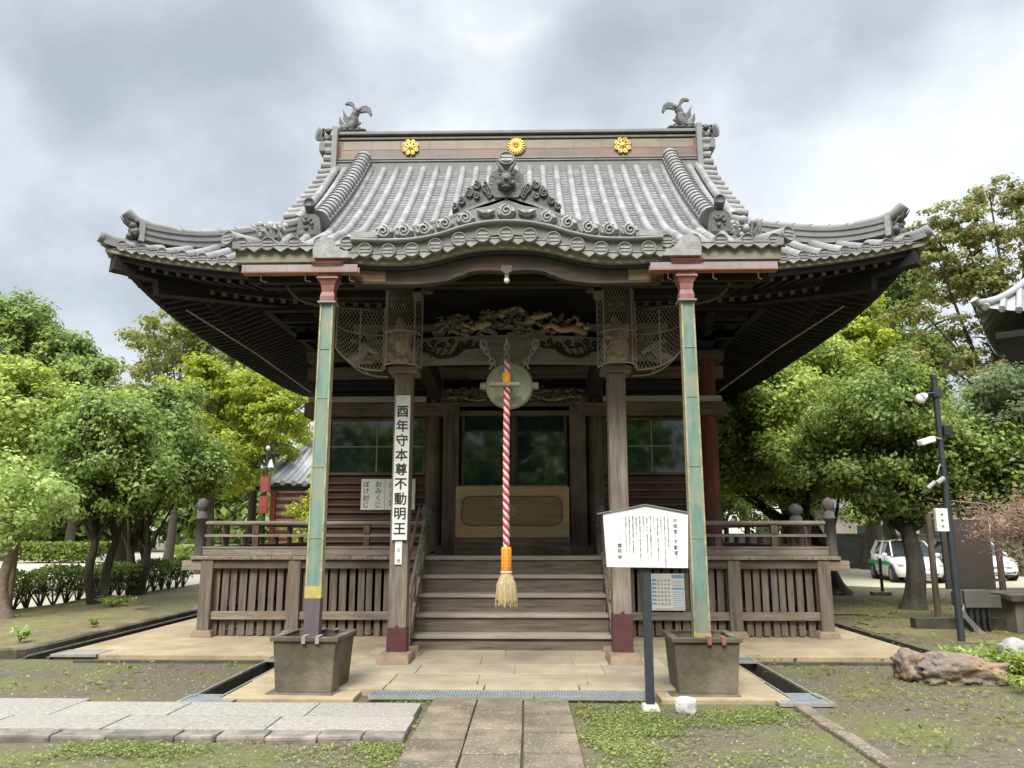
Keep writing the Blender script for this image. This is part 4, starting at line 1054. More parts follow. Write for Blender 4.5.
# ------------------------------------------------ porch eaves
ev = MB(); fa = MB(); raf2 = MB(); re2 = MB()
def kz(y): return kpro(max(8.2, y))
for s in (-1, 1):
    def sg(a, b_): return (min(a, b_), max(a, b_))
    x0, x1 = sg(s * 1.72, s * KX)
    ev.bx(x0, x1, 8.24, 8.34, 4.62, 4.775); fa.bx(x0, x1, 8.34, 8.46, 4.53, 4.70)
    # side board of the porch roof (verge)
    pth = [(s * (KX - .02), y, kpro(y) - .10) for y in np.linspace(8.26, 12.6, 14)]
    ev.sweep(pth, [(-.03, -.07), (.03, -.07), (.03, .07), (-.03, .07)])
    pth = [(s * (KX - .10), y, kpro(y) - .24) for y in np.linspace(8.36, 12.6, 14)]
    fa.sweep(pth, [(-.05, -.09), (.05, -.09), (.05, .09), (-.05, .09)])
    # verge rolls and the big corner tile turned outwards
    v_ = MB(); tile_roll(v_, [(s * (KX + .05), y, kpro(y) + .03) for y in np.linspace(12.3, 8.5, 16)], .085)
    v_.tube(catmull([(s * (KX - .28), 8.72, 4.98), (s * (KX - .08), 8.42, 4.92), (s * (KX + .06), 8.20, 4.88)], 4), [.07, .072, .075, .078, .08, .083, .086, .09, .095], 12)
    v_.sweep([(s * (KX - .3), 8.4, 4.86), (s * (KX - .1), 8.26, 4.82), (s * (KX + .03), 8.18, 4.80)], [(-.05, -.05), (.05, -.05), (.05, .03), (-.05, .03)])
    v_.build('verge_tiles', TILE, ro); crest_disc((s * (KX + .065), 8.19, 4.885), (s * .45, -1, .1), .092)
    # kneeler scroll board where the gable meets the eave
    k_ = MB(); k_.prism([(s * a, c) for a, c in ((1.74, 4.64), (1.78, 4.70), (1.90, 4.76), (1.96, 4.86), (2.06, 4.90), (2.15, 4.85), (2.18, 4.74), (2.17, 4.64))], 8.16, 8.24); k_.build('scroll_tile', TILEO, ro, bevel=.008)
    # small dragon on the porch corner
    d_ = MB(); rr = random.Random(15 + s)
    for k in range(26):
        x_, y_ = s * (2.80 + rr.uniform(-.14, .14)), 8.55 + rr.uniform(-.1, .15)
        d_.ball((x_, y_, kpro(y_) + .11 + rr.uniform(0, .2)), rr.uniform(.03, .06), 7, 5)
    for k in range(9):
        x_ = s * (2.66 + .035 * k); a = rr.uniform(.3, 2.8)
        d_.tube([(x_, 8.5, 5.02), (x_ + .05 * math.cos(a), 8.45, 5.06 + .05 * math.sin(a)), (x_ + .10 * math.cos(a + .4), 8.42, 5.07 + .09 * math.sin(a + .4))], [.025, .018, .006], 6)
    d_.build('corner_dragon', TILEO, ro)
fa.bx(-1.75, 1.75, 8.62, 8.72, 4.50, 4.62)
k = -15
while k <= 15:
    x = k * .2; k += 1
    raf2.sweep([(x, y, kpro(y) - .27) for y in (8.52, 9.2, 9.9, 10.8, 11.6, 12.3)], [(-.035, -.045), (.035, -.045), (.035, .045), (-.035, .045)])
    MB().bx(x - .032, x + .032, 8.508, 8.52, 4.60 - .04, 4.60 + .035).build('porch_rafter_end', RE, hall)
raf2.grid(lambda x, y: (x, y, kpro(y) - .17), [-3.02, 3.02], list(np.linspace(8.4, 12.6, 12)))
raf2.build('porch_rafters', old(1), hall, fixn=False); 

# ------------------------------------------------ cusped gable of the porch
dz = spl([(0, 4.90), (.27, 4.888), (.53, 4.845), (.79, 4.775), (1.05, 4.725), (1.31, 4.715), (1.57, 4.725), (1.85, 4.75)])
bz = spl([(0, 5.055), (.2, 5.045), (.49, 4.99), (.77, 4.90), (1.0, 4.852), (1.27, 4.835), (1.72, 4.845)])
sz = spl([(0, 5.175), (.24, 5.165), (.46, 5.105), (.69, 5.035), (.9, 4.98), (1.13, 4.955), (1.4, 4.955)])
KY = 8.2
def along(f, xs, y): return [(x, y, f(abs(x))) for x in xs]
xs = np.linspace(-1.75, 1.75, 57)
for k in range(-6, 7):
    x = k * .265; crest_disc((x, KY - .02, dz(abs(x))), (0, -1, 0), .086)
    roll.v and None
kt = MB()
for k in range(-6, 7):
    x = k * .265; kt.tube([(x, KY - .02, dz(abs(x))), (x, KY + .5, dz(abs(x)) + .02)], .078, 14, caps=False)
for k in range(-7, 7):
    x = (k + .5) * .265; sl_ = (dz(abs(x) + .05) - dz(abs(x) - .05)) / .1 * (1 if x > 0 else -1) if abs(x) > .06 else 0
    pendant((x, KY + .0, dz(abs(x)) - .035), (0, -1, 0), .19)
kt.sweep(along(lambda a: bz(a) - .045, xs, KY + .04), [(-.06, -.10), (.05, -.10), (.05, .03), (-.06, .03)])
kt.sweep(along(bz, xs, KY - .0), [(.085 * math.cos(a), .028 * math.sin(a)) for a in np.linspace(0, 2 * math.pi, 9)[:-1]], smooth=True)
# vault of the gable, running back into the slope
def vault(x, y): return max(bz(min(abs(x), 1.7)) + .10 * max(0, 1 - abs(x) / 1.5), 0)
kt.grid(lambda x, y: (x, y, bz(min(abs(x), 1.72)) + .06 + .25 * max(0, 1 - (abs(x) / 1.2)) ** 1.2), list(xs), [KY + .02, 9.2, 10.3])
# peak cap tiles
cap = [(0, 5.39), (.41, 5.245), (.60, 5.155), (.9, 5.06), (1.2, 4.99), (1.5, 4.94), (1.75, 4.91)]
cz = spl(cap)
for s in (-1, 1):
    pts = [(s * a, cz(a)) for a in np.linspace(0, 1.75, 20)] + [(s * a, bz(a)) for a in np.linspace(1.72, 0, 20)]
    kt.prism(pts, KY + .02, KY + .30)
    xs2 = [s * a for a in np.linspace(0.0, 1.75, 12)]
    for a, b_ in zip(xs2[:-1], xs2[1:]): kt.beam((a, KY + .17, cz(abs(a)) + .0), (b_, KY + .17, cz(abs(b_)) + .0), .31, .03)
kt.build('gable_tiles', TILE, ro)
sp_ = MB()
for k in range(-6, 7):
    x = k * .232; z = sz(abs(x)) if k else 5.185
    if abs(k) == 6: z -= .01
    if abs(k) == 1:
        for q in (-1, 0, 1): sp_.ball((x + q * .05, KY - .01, z - .01 + .02 * abs(q)), (.055, .035, .035), 9, 6)
        sp_.tube([(x - .1, KY - .03, z + .035), (x - .03, KY - .05, z - .01), (x + .03, KY - .05, z - .01), (x + .1, KY - .03, z + .035)], .014, 6)
        sp_.ball((x, KY - .045, z), .022)
    else:
        f_ = -1 if k < 0 else 1
        sp_.ball((x, KY + .01, z), (.112, .045, .082), 14, 8)
        p, r_ = spiral((x, KY - .035, z), .074, .012, 1.8, .017, flip=f_, start=1.57, dy=-.02); sp_.tube(p, r_, 6)
        for q in range(5): a = q * 1.25; sp_.ball((x + .078 * math.cos(a), KY - .02, z + .06 * math.sin(a)), (.03, .025, .022), 7, 5)
for s in (-1, 1): sp_.bx(min(s * 1.45, s * 1.76), max(s * 1.45, s * 1.76), KY - .03, KY + .1, 4.88, 4.95)
sp_.build('scroll_tiles', TILEO, ro)
# ogre ornament on the peak
om = MB(); Y0 = KY + .02
om.prism([(-.17, 5.42), (.17, 5.42), (.26, 5.55), (.25, 5.68), (.17, 5.77), (.08, 5.82), (-.08, 5.82), (-.17, 5.77), (-.25, 5.68), (-.26, 5.55)], Y0 - .03, Y0 + .12)
for s in (-1, 1):
    om.prism([(s * .02, 5.40), (s * .25, 5.33), (s * .52, 5.21), (s * .72, 5.19), (s * .70, 5.26), (s * .60, 5.32), (s * .50, 5.50), (s * .40, 5.52), (s * .24, 5.56), (s * .02, 5.5)], Y0, Y0 + .08)
    for (x, z, r_, t_) in ((.27, 5.47, .075, 1.7), (.40, 5.50, .055, 1.4), (.50, 5.41, .06, 1.5), (.40, 5.37, .04, 1.2), (.60, 5.31, .05, 1.3), (.69, 5.24, .045, 1.2), (.20, 5.64, .045, 1.1), (.22, 5.55, .035, 1.1)):
        p, rr_ = spiral((s * x, Y0 - .02, z), r_, .012, t_, .018, flip=s, start=2); om.tube(p, rr_, 6); om.ball((s * x, Y0 + .0, z), (r_ * .9, .02, r_ * .9), 9, 6)
    om.tube([(s * .05, Y0 - .08, 5.74), (s * .09, Y0 - .1, 5.79), (s * .14, Y0 - .08, 5.86)], [.03, .022, .008], 6)
    om.ball((s * .055, Y0 - .10, 5.63), (.03, .02, .02)); om.ball((s * .06, Y0 - .09, 5.67), (.05, .025, .016)); om.ball((s * .09, Y0 - .07, 5.57), (.045, .04, .04))
om.ball((0, Y0 - .04, 5.62), (.12, .09, .13), 12, 8); om.ball((0, Y0 - .12, 5.60), (.035, .035, .025)); om.ball((0, Y0 - .08, 5.52), (.08, .05, .025))
for k in range(6): om.ball((-.05 + .02 * k, Y0 - .115, 5.545), (.008, .01, .014), 5, 4)
om.v = [(x * (.86 if abs(x) > .27 else .8), y, z - (.06 if abs(x) < .27 else -.012) - (.03 if z > 5.7 else 0)) for x, y, z in om.v]; om.build('peak_ogre_tile', TILEK, ro)
om = MB(); om.tube([(0, KY + .12, 5.66), (0, KY + .05, 5.74), (0, KY - .0, 5.82)], [.06, .07, .09], 12); om.build('peak_roll_tile', TILE, ro); crest_disc((0, KY - .01, 5.825), (0, -1, .2), .095)
# plaster band, and the cusped barge board
pb = MB()
pb.sweep(along(lambda a: dz(a) - .10, xs, KY + .08), [(-.05, -.035), (.05, -.035), (.05, .10), (-.05, .10)])
pb.build('eave_plaster', PLASTER, hall); ev.build('eave_plaster', PLASTER, hall)
fb = MB(); fb.sweep(along(lambda a: dz(a) - .135, xs, KY + .14), [(-.04, -.035), (.04, -.035), (.04, .035), (-.04, .035)])
fb.build('dark_fillet', IRON, hall); fa.build('porch_fascia', old(0), hall)
bz2 = spl([(0, 4.47), (.06, 4.475), (.2, 4.487), (.38, 4.475), (.47, 4.452), (.50, 4.43), (.56, 4.42), (.60, 4.395), (.8, 4.345), (.95, 4.33), (1.3, 4.325), (1.75, 4.335)])
xa = sorted(set([round(v, 3) for v in np.linspace(0, 1.75, 36)]))
up = [(x, dz(x) - .25) for x in xa]; dn = [(x, bz2(x)) for x in xa]
board = [(-x, z) for x, z in up[::-1]] + up[1:] + dn[::-1] + [(-x, z) for x, z in dn[1:]]
# cut into strips so every face is convex
bb = MB(); X_ = [-x for x in xa[::-1]] + xa[1:]
def dz_(x): return dz(abs(x)) - .15
bz2o = bz2
def bz2(a): return bz2o(a) + .055
for a, b_ in zip(X_[:-1], X_[1:]):
    bb.add([(a, KY + .16, dz_(a)), (b_, KY + .16, dz_(b_)), (b_, KY + .16, bz2(abs(b_))), (a, KY + .16, bz2(abs(a))), (a, KY + .26, dz_(a)), (b_, KY + .26, dz_(b_)), (b_, KY + .26, bz2(abs(b_))), (a, KY + .26, bz2(abs(a)))],
           [(0, 1, 2, 3), (7, 6, 5, 4), (0, 4, 5, 1), (3, 2, 6, 7)])
bb.sweep([(x, KY + .155, bz2(abs(x)) + .02) for x in X_], [(-.012, -.018), (.012, -.018), (.012, .018), (-.012, .018)])
bo = bb.build('barge_board', wood('board_timber_', (.085, .066, .052), (.032, .026, .023), 0, stain=(.12, .085, .05), amt=.4), hall)
b = MB()
for s in (-1, 1): b.bx(min(s * 1.38, s * 1.78), max(s * 1.38, s * 1.78), KY + .145, KY + .159, 4.40, 4.555)
b.build('board_end_plate', wood('board_end_', (.24, .17, .085), (.11, .08, .05), 0), hall)
b = MB(); rr = random.Random(2)
b.prism([(-.06, 4.60), (.06, 4.60), (.07, 4.54), (0, 4.49), (-.07, 4.54)], KY + .135, KY + .159)
b.build('board_crest', MATS['rafter_end_y'], hall)
b = MB(); b.lathe([(0, 4.45), (.02, 4.455), (.022, 4.50), (.022, 4.56)], c=(0, KY + .2, 0), n=12); b.ball((0, KY + .2, 4.44), .034, 12, 8); b.build('light_bulb', WHITE, hall)
b = MB()
for s in (-1, 1):
    b.bx(min(s * 1.72, s * 3.0), max(s * 1.72, s * 3.0), KY + .26, KY + .34, 4.45, 4.53)
b.build('eave_batten', old(0), hall)

# ------------------------------------------------ gutters and downspouts
for s in (-1, 1):
    gx0, gx1 = (-2.96, -1.66) if s < 0 else (1.60, 3.0)
    b = MB(); b.sweep([(gx0, 8.20, 4.515), (gx1, 8.20, 4.515)], [(.06, -.038), (.06, .038), (.05, .038), (.05, -.03), (-.05, -.03), (-.05, .038), (-.06, .038), (-.06, -.038)])
    for x in np.arange(gx0 + .02, gx1, .48): b.bx(x, x + .012, 8.136, 8.1395, 4.479, 4.551)
    go = b.build('gutter', COPPINK, hall)
    b = MB(); b.bx(gx0 - .003, gx1 + .003, 8.135, 8.26, 4.462, 4.4765); b.build('gutter_edge', mat('orange_copper', (.36, .15, .07), (.22, .10, .06), rough=.6), go)
    b = MB()
    for x in np.arange(gx0 + .2, gx1, .5): b.tube([(x, 8.2, 4.465), (x, 8.21, 4.39), (x + .05, 8.26, 4.39)], .008, 5)
    b.build('gutter_bracket', CHAIN, go)
    X = s * 2.0; Yd = 8.27
    b = MB()
    for w0, w1, z0, z1 in ((.33, .37, 4.555, 4.58), (.24, .33, 4.50, 4.555), (.215, .235, 4.42, 4.50), (.25, .235, 4.40, 4.42), (.155, .215, 4.33, 4.40), (.135, .155, 4.26, 4.33), (.165, .135, 4.20, 4.26), (.16, .165, 4.14, 4.20)):
        b.frustum((X, Yd), (w0, w0 * .92), (w1, w1 * .92), z0, z1)
    hp = b.build('rain_hopper', COPRED, hall, bevel=.005)
    b = MB(); b.bx(X - .10, X + .10, Yd - .095, Yd + .095, 4.125, 4.143); b.build('hopper_band', COPPINK, hp)
    X += s * .005
    zb = .98 if s < 0 else .52
    b = MB(); b.frustum((X, Yd), (.142, .11), (.116, .10), zb, 4.125); ds = b.build('downspout', VERD, hall)
    b = MB()
    for q in (-1, 1): b.beam((X + q * .077, Yd - .002, zb + .02), (X + q * .064, Yd - .002, 4.123), .018, .116, up=(0, 1, 0))
    for z in (1.55, 2.3, 3.05, 3.6): b.bx(X - .064, X + .064, Yd - .0585, Yd - .05, z, z + .006)
    b.build('folded_seam', VERDY, ds)
    b = MB()
    if s < 0:
        b.frustum((X, Yd), (.15, .12), (.16, .125), .40, .94); b.build('lower_pipe', PIPEP, ds)
        b = MB(); b.frustum((X, Yd), (.172, .128), (.176, .13), .94, 1.06); b.build('ochre_collar', VERDO, ds)
        # ochre stain running up
    else:
        b.frustum((X, Yd), (.172, .128), (.176, .13), .40, .60); b.build('ochre_collar', VERDO, ds)

# ------------------------------------------------ veranda
VX, VY, VZ = 4.98, 12.05, 1.26
b = MB(); x = -VX; random.seed(9)
while x < VX - .01:
    w = min(random.uniform(.26, .34), VX - x); b.bx(x + .002, x + w - .002, VY + random.uniform(-.006, .006), YF + .1, VZ - .055, VZ + random.uniform(-.003, .003)); x += w
for s in (-1, 1):
    y = YF + .1
    while y < 20.6: b.bx(min(s * 3.3, s * VX), max(s * 3.3, s * VX), y + .002, y + .298, VZ - .055, VZ); y += .3
b.build('veranda_floor', grey(1), hall, bevel=.008)
def fence_front(x0, x1, posts):
    b = MB(); b.bx(x0 - .35 if x0 < 0 else x0, x1 + (.35 if x1 > 0 else 0), VY + .05, VY + .17, 1.07, 1.20); b.build('veranda_beam', brown(0), hall, bevel=.01)
    b = MB(); b.bx(x0, x1, VY + .06, VY + .14, .31, .43); b.build('mid_rail', grey(0), hall, bevel=.01)
    rr = random.Random(int(x0 * 10)); b = MB(); x = x0 + .08
    while x < x1 - .05:
        w = rr.uniform(.085, .115)
        b.beam((x + w / 2 + rr.uniform(-.006, .006), VY + .10 + rr.uniform(-.012, .012) + .05, .06 + rr.uniform(0, .02)), (x + w / 2, VY + .15, 1.08), w, .022, up=(0, 1, 0)); x += w + rr.uniform(.028, .052)
    b.build('slat_screen', aged(2), hall)
    for p in posts:
        b = MB(); b.bx(p - .095, p + .095, VY + .02, VY + .21, .14, 1.20); o = b.build('veranda_post', aged(2), hall, bevel=.012)
        b = MB(); b.frustum((p, VY + .11), (.36, .34), (.27, .26), .05, .16); b.build('post_stone', BASES, o, bevel=.03)
fence_front(-4.72, -1.42, (-4.72, -3.36)); fence_front(1.42, 4.72, (4.72, 3.36))
for s in (-1, 1):
    b = MB(); X = s * 4.72; b.bx(X - .06, X + .06, VY + .21, 20.4, 1.073, 1.197); 
    b.bx(X - .04, X + .04, VY + .21, 20.4, .313, .427); b.build('side_beams', brown(1), hall)
    b = MB(); y = VY + .3; rr = random.Random(3)
    while y < 20.3: b.bx(X - .012, X + .012, y, y + .1, .07, 1.07); y += .1 + rr.uniform(.03, .05)
    b.build('slat_screen', aged(2), hall)
    for y in (13.9, 15.6, 17.3, 19.0, 20.4):
        b = MB(); b.bx(X - .09, X + .09, y - .09, y + .09, .06, 1.2); b.build('veranda_post', brown(2), hall)
    b = MB(); b.bx(s * 4.72, s * 5.12, VY + .04, VY + .18, 1.04, 1.19) if s > 0 else b.bx(-5.12, -4.72, VY + .04, VY + .18, 1.04, 1.19); b.build('beam_end', grey(0), hall, bevel=.015)
# railings
def rail_run(p, q, end=True):
    p, q = Vector(p), Vector(q); d = (q - p).normalized(); par = MB()
    ax = 0 if abs(d.x) > abs(d.y) else 1
    b = MB(); b.tube([p + Vector((0, 0, .50)), q + Vector((0, 0, .50))], .036, 10); b.beam(p + Vector((0, 0, .31)), q + Vector((0, 0, .31)), .075, .04); b.beam(p + Vector((0, 0, .055)), q + Vector((0, 0, .055)), .10, .10)
    b.beam(p + Vector((0, 0, .125)), q + Vector((0, 0, .125)), .12, .028)
    r_ = b.build('railing', grey(ax), hall); L_ = (q - p).length; n = max(2, int(L_ / .85)); b = MB()
    for k in range(1, n):
        c = p.lerp(q, k / n); b.bx(c.x - .045, c.x + .045, c.y - .045, c.y + .045, c.z + .14, c.z + .29)
        c2 = p.lerp(q, (k - .0) / n); b.bx(c2.x - .05, c2.x + .05, c2.y - .05, c2.y + .05, c.z + .33, c.z + .465) if k % 2 else None
    b.build('baluster', brown(2), r_)
def knob_post(x, y, z0, z1, r, m=None):
    b = MB(); h = z1 - z0
    b.lathe([(r, z0), (r, z1 - .34), (r * 1.12, z1 - .34), (r * 1.12, z1 - .31), (r * .95, z1 - .305), (r * .95, z1 - .24), (r * .75, z1 - .225), (r * .72, z1 - .2), (r * .95, z1 - .185), (r * 1.1, z1 - .13), (r * 1.1, z1 - .09), (r * .8, z1 - .04), (r * .3, z1 - .012), (0, z1)], c=(x, y, 0), n=18)
    return b.build('knob_post', m or wood('knob_timber_', (.13, .12, .11), (.075, .068, .062), 2), hall)
ry = VY + .22
rail_run((-4.93, ry, VZ), (-1.42, ry, VZ)); rail_run((1.42, ry, VZ), (4.93, ry, VZ))
for s in (-1, 1):
    rail_run((s * 4.90, ry + .05, VZ), (s * 4.90, 20.3, VZ))
    knob_post(s * 4.93, ry, VZ, 2.16, .085); knob_post(s * 1.37, ry + .0, VZ, 2.06, .075); knob_post(s * 4.9, 20.3, VZ, 2.16, .08)
knob_post(4.95, 13.85, VZ, 2.12, .115)
# stairs
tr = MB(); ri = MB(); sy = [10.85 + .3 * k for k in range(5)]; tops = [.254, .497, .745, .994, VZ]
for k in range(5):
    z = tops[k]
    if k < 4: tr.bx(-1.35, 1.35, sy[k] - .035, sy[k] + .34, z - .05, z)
    ri.bx(-1.345, 1.345, sy[k], sy[k] + .03, (tops[k - 1] if k else .06), z - .05)
sy.append(sy[4])
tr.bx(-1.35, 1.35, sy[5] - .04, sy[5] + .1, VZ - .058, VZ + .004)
ri.bx(-1.345, 1.345, 10.76, 10.849, .06, .165)
tr.build('tread', wood('lit_tread_', (.40, .36, .30), (.24, .21, .17), 0, stain=(.2, .16, .12), amt=.4), hall, bevel=.01); ri.build('riser', aged(0), hall)  # treads paler than risers: light on their tops is put into the colour
for s in (-1, 1):
    b = MB(); b.beam((s * 1.375, 10.72, .12), (s * 1.375, 12.1, 1.26), .05, .18); b.build('stringer', grey(1), hall, bevel=.008)
    b = MB(); b.tube([(s * 1.38, 10.72, .74), (s * 1.38, ry, 1.86)], .026, 10); b.beam((s * 1.38, 10.72, .52), (s * 1.38, ry, 1.62), .035, .035)
    b.bx(s * 1.38 - .035, s * 1.38 + .035, 10.68, 10.75, .06, .76)
    for t in (.3, .6): b.bx(s * 1.38 - .025, s * 1.38 + .025, 10.72 + 1.5 * t, 10.77 + 1.5 * t, .35 + 1.12 * t, .70 + 1.12 * t)
    b.build('stair_rail', grey(1), hall, bevel=.006)
    b = MB(); b.frustum((s * 1.33, 10.71), (.26, .24), (.2, .19), .05, .13); b.build('post_stone', BASES, hall, bevel=.02)
b = MB(); b.beam((-1.48, 11.3, 1.27), (-1.44, 12.0, 1.98), .085, .03, up=(1, 0, 0)); b.build('leaning_board', wood('tan_board_', (.22, .13, .08), (.14, .085, .055), 1), hall)
# door sill step behind the offering box
b = MB(); b.bx(-.95, .91, 12.55, 13.0, VZ + .003, 1.53); b.bx(-1.32, 1.32, 13.02, 13.3, VZ + .003, 1.40); b.build('sill_step', brown(0), hall, bevel=.01)
rest = MB(); restk = []
for t2, k0, front in CD:
    if front:
        o = t2.build('crest_end_tile', TILE, ro, fixn=False); o.data.materials.append(TILEO)
        o.data.polygons.foreach_set('material_index', [0 if i < k0 else 1 for i in range(len(t2.f))])
    else: restk += [0] * k0 + [1] * (len(t2.f) - k0); rest.add(t2.v, t2.f)
o = rest.build('far_end_tiles', TILEO, ro, fixn=False, kind='stuff'); o.data.materials.append(TILED); o.data.polygons.foreach_set('material_index', restk)
rest = MB()
for t2, front in PD:
    if front: t2.build('pendant_tile', TILEO, ro, fixn=False)
    else: rest.add(t2.v, t2.f)
rest.build('far_pendant_tiles', TILE, ro, fixn=False, kind='stuff')

# ================================================================== THINGS AT THE HALL
BOXT2 = mat('box_slat_line', (.13, .10, .06), (.10, .08, .05), rough=.8)
t = thing('offering_box', 'olive brown slatted offering box with round flower crest in front of the doors', 'offering box', (0, 12.78, 1.53))
b = MB(); b.bx(-.93, .89, 12.6, 13.05, 1.535, 2.34); b.build('box_body', BOXW, t, bevel=.008)
b = MB(); b.bx(-.94, .90, 12.592, 12.6, 1.535, 1.68); b.bx(-.94, .90, 12.592, 12.6, 2.24, 2.345); b.bx(-.94, -.86, 12.59, 12.598, 1.68, 2.24); b.bx(.80, .90, 12.59, 12.598, 1.68, 2.24)
b.build('front_frame', BOXW, t, bevel=.003)
b = MB(); oc = [(-.82, 2.08), (-.84, 1.84), (-.80, 1.77), (-.73, 1.73), (.67, 1.73), (.74, 1.77), (.78, 1.84), (.78, 2.08), (.74, 2.15), (.67, 2.19), (-.73, 2.19), (-.80, 2.15), (-.84, 2.08)]
b.tube([(x, 12.593, z) for x, z in oc], .011, 6); b.build('inlay_line', BOXT, t)
b = MB(); b.lathe([(0, -.02), (.1, -.02), (.12, 0)], c=(-.03, 12.598, 1.97), n=24, axis='y')
for k in range(16): a = k * math.pi / 8; b.ball((-.03 + .085 * math.cos(a), 12.578, 1.97 + .085 * math.sin(a)), (.028, .01, .02), 7, 5)
b.ball((-.03, 12.576, 1.97), (.025, .012, .025)); b.build('flower_crest', mat('aged_crest', (.19, .19, .115), (.12, .12, .08), rough=.6), t)
b = MB()
for k in range(17): b.bx(-.80, .76, 12.586, 12.594, 1.755 + k * .0262, 1.763 + k * .0262)
b.build('fine_slats', BOXT2, t)
b = MB()
for k in range(9): b.bx(-.92, .88, 12.62 + k * .048, 12.64 + k * .048, 2.341, 2.365)
b.build('grille', BOXW, t)

# gong with chains
t = thing('hanging_gong', 'round greenish bronze gong hung on two chains from the head beam', 'gong', (0, 9.72, 3.82))
GY, GZ = 9.70, 3.46
b = MB(); b.lathe([(0, -.075), (.10, -.078), (.11, -.084), (.125, -.078), (.19, -.068), (.20, -.074), (.215, -.064), (.26, -.05), (.27, -.056), (.285, -.042), (.30, -.02), (.305, 0), (.30, .02), (.27, .05), (0, .07)], c=(0, GY, GZ), n=40, axis='y'); b.build('gong_disc', GONG, t)
b = MB()
for s in (-1, 1):
    b.lathe([(0, -.045), (.045, -.045), (.05, .045), (0, .045)], c=(s * .33, GY, GZ), n=12, axis='x'); b.tube([(s * .17, GY, GZ + .24), (s * .21, GY, GZ + .31), (s * .25, GY, GZ + .22)], .018, 7)
b.build('gong_ear', GONG, t)
b = MB()
def link(mb, c, d, L_, w, r, flip):
    d = Vector(d).normalized(); a = Vector((0, 1, 0)) if flip else d.cross(Vector((0, 1, 0))).normalized()
    pts = [Vector(c) + d * (L_ / 2) * math.cos(t_) + a * (w / 2) * math.sin(t_) for t_ in np.linspace(0, 2 * math.pi, 15)]
    mb.tube(pts, r, 6, caps=False)
for s in (-1, 1):
    p, q = Vector((s * .21, GY, GZ + .31)), Vector((s * .34, GY + .02, GZ + .53)); d = q - p
    for k in range(4): link(b, p + d * (k + .35) / 3.4, d, .10, .055, .011, k % 2)
    link(b, q + Vector((0, 0, .03)), (0, 0, 1), .12, .08, .013, 0)
b.build('chain', CHAIN, t)

# rope
t = thing('bell_rope', 'thick red and white twisted bell rope with orange sleeve and straw tassel', 'bell rope', (-.02, 9.5, 3.92))
RX, RY_ = -.03, 9.48
for col, ph0, nm in ((ROPEW, 0, 'white_strand'), (ROPER, math.pi / 2, 'red_strand')):
    for q in (0, math.pi):
        b = MB(); P_ = []
        for i in range(300):
            z = 3.74 - (3.74 - 1.38) * i / 299; a = ph0 + q + (3.74 - z) * 32
            sw = .004 * math.sin(z * 2.2)
            P_.append((RX + sw + .021 * math.cos(a), RY_ + .021 * math.sin(a), z))
        b.tube(P_, [.0215 + .0012 * math.sin(i * .37 + q) for i in range(300)], 8); b.build(nm, col, t)
b = MB(); b.lathe([(.032, 3.74), (.036, 3.72), (.04, 3.55)], c=(RX, RY_, 0), n=12)
for k in range(4): link(b, (RX, RY_ + .02, 3.80 + .065 * k), (0, 0, 1), .095, .06, .012, k % 2)
b.build('top_chain', CHAIN, t)
b = MB(); b.lathe([(.056, 3.46), (.058, 3.58), (.052, 3.585)], c=(RX, RY_, 0), n=16); b.build('upper_wrap', ORANGE, t)
b = MB(); b.tube([(-.24, RY_ - .04, 3.43), (.13, RY_ - .04, 3.43)], .032, 10); b.build('wooden_striker', pale(0), t)
b = MB(); b.tube([(-.2, RY_ - .03, 3.45), (-.03, RY_, 3.87), (.1, RY_ - .03, 3.45)], .006, 5); b.build('cord', pale(2), t)
b = MB(); b.lathe([(0, 1.44), (.055, 1.44), (.062, 1.42), (.064, 1.17), (.058, 1.16), (0, 1.16)], c=(RX, RY_, 0), n=20); sl = b.build('orange_sleeve', ORANGE, t)
b = MB()
for k in range(6):
    for q in (-1, 1): b.ball((RX + q * .028, RY_ - .056, 1.20 + .04 * k), (.009, .006, .011), 7, 5)
b.build('sleeve_dots', ORED, sl)
b = MB(); b.lathe([(.066, 1.165), (.070, 1.14), (.062, 1.12), (.10, 1.03), (.125, .83), (.10, .80), (0, .82)], c=(RX, RY_, 0), n=28)
rr = random.Random(4)
for k in range(150):
    a = rr.uniform(0, 6.28); r_ = rr.uniform(.09, .135)
    b.tube([(RX + .062 * math.cos(a), RY_ + .062 * math.sin(a), 1.12), (RX + (r_ * .85) * math.cos(a), RY_ + r_ * .85 * math.sin(a), 1.0), (RX + r_ * math.cos(a), RY_ + r_ * math.sin(a), rr.uniform(.745, .84))], .0045, 4)
b.build('straw_tassel', STRAW, t)
b = MB(); b.tube([(RX + .068 * math.cos(a), RY_ + .068 * math.sin(a), 1.145) for a in np.linspace(0, 6.28, 20)], .008, 6); b.build('tassel_tie', ROPEW, t)

# long nameboard on the left post
def plate(name, label, cat, x0, x1, y, z0, z1, m, th=.02, bevel=.003, nm='board'):
    t = thing(name, label, cat, ((x0 + x1) / 2, y, z0)); b = MB(); b.bx(x0, x1, y, y + th, z0, z1); b.build(nm, m, t, bevel=bevel); return t
yb = PY - .16
t = plate('post_nameboard', 'tall white board with large black brush characters fixed to a porch post', 'sign', -1.475, -1.285, yb, 1.52, 3.36, BOARDW, .03)
b = MB(); write_v(b, '酉年守本尊不動明王', -1.38, 3.24, yb - .002, .165, .186, bold=.02); b.build('lettering', INK, t)
b = MB(); b.ball((-1.38, yb - .002, 3.30), (.008, .006, .008)); b.build('nail', CHAIN, t)
t = plate('post_slip', 'small white slip with two faint characters under the tall nameboard', 'notice', -1.435, -1.345, PY - .135, 1.22, 1.51, BOARDW, .012)
b = MB(); write_v(b, '日燈', -1.39, 1.46, PY - .137, .05, .13, bold=.0); b.build('lettering', GREYINK, t)
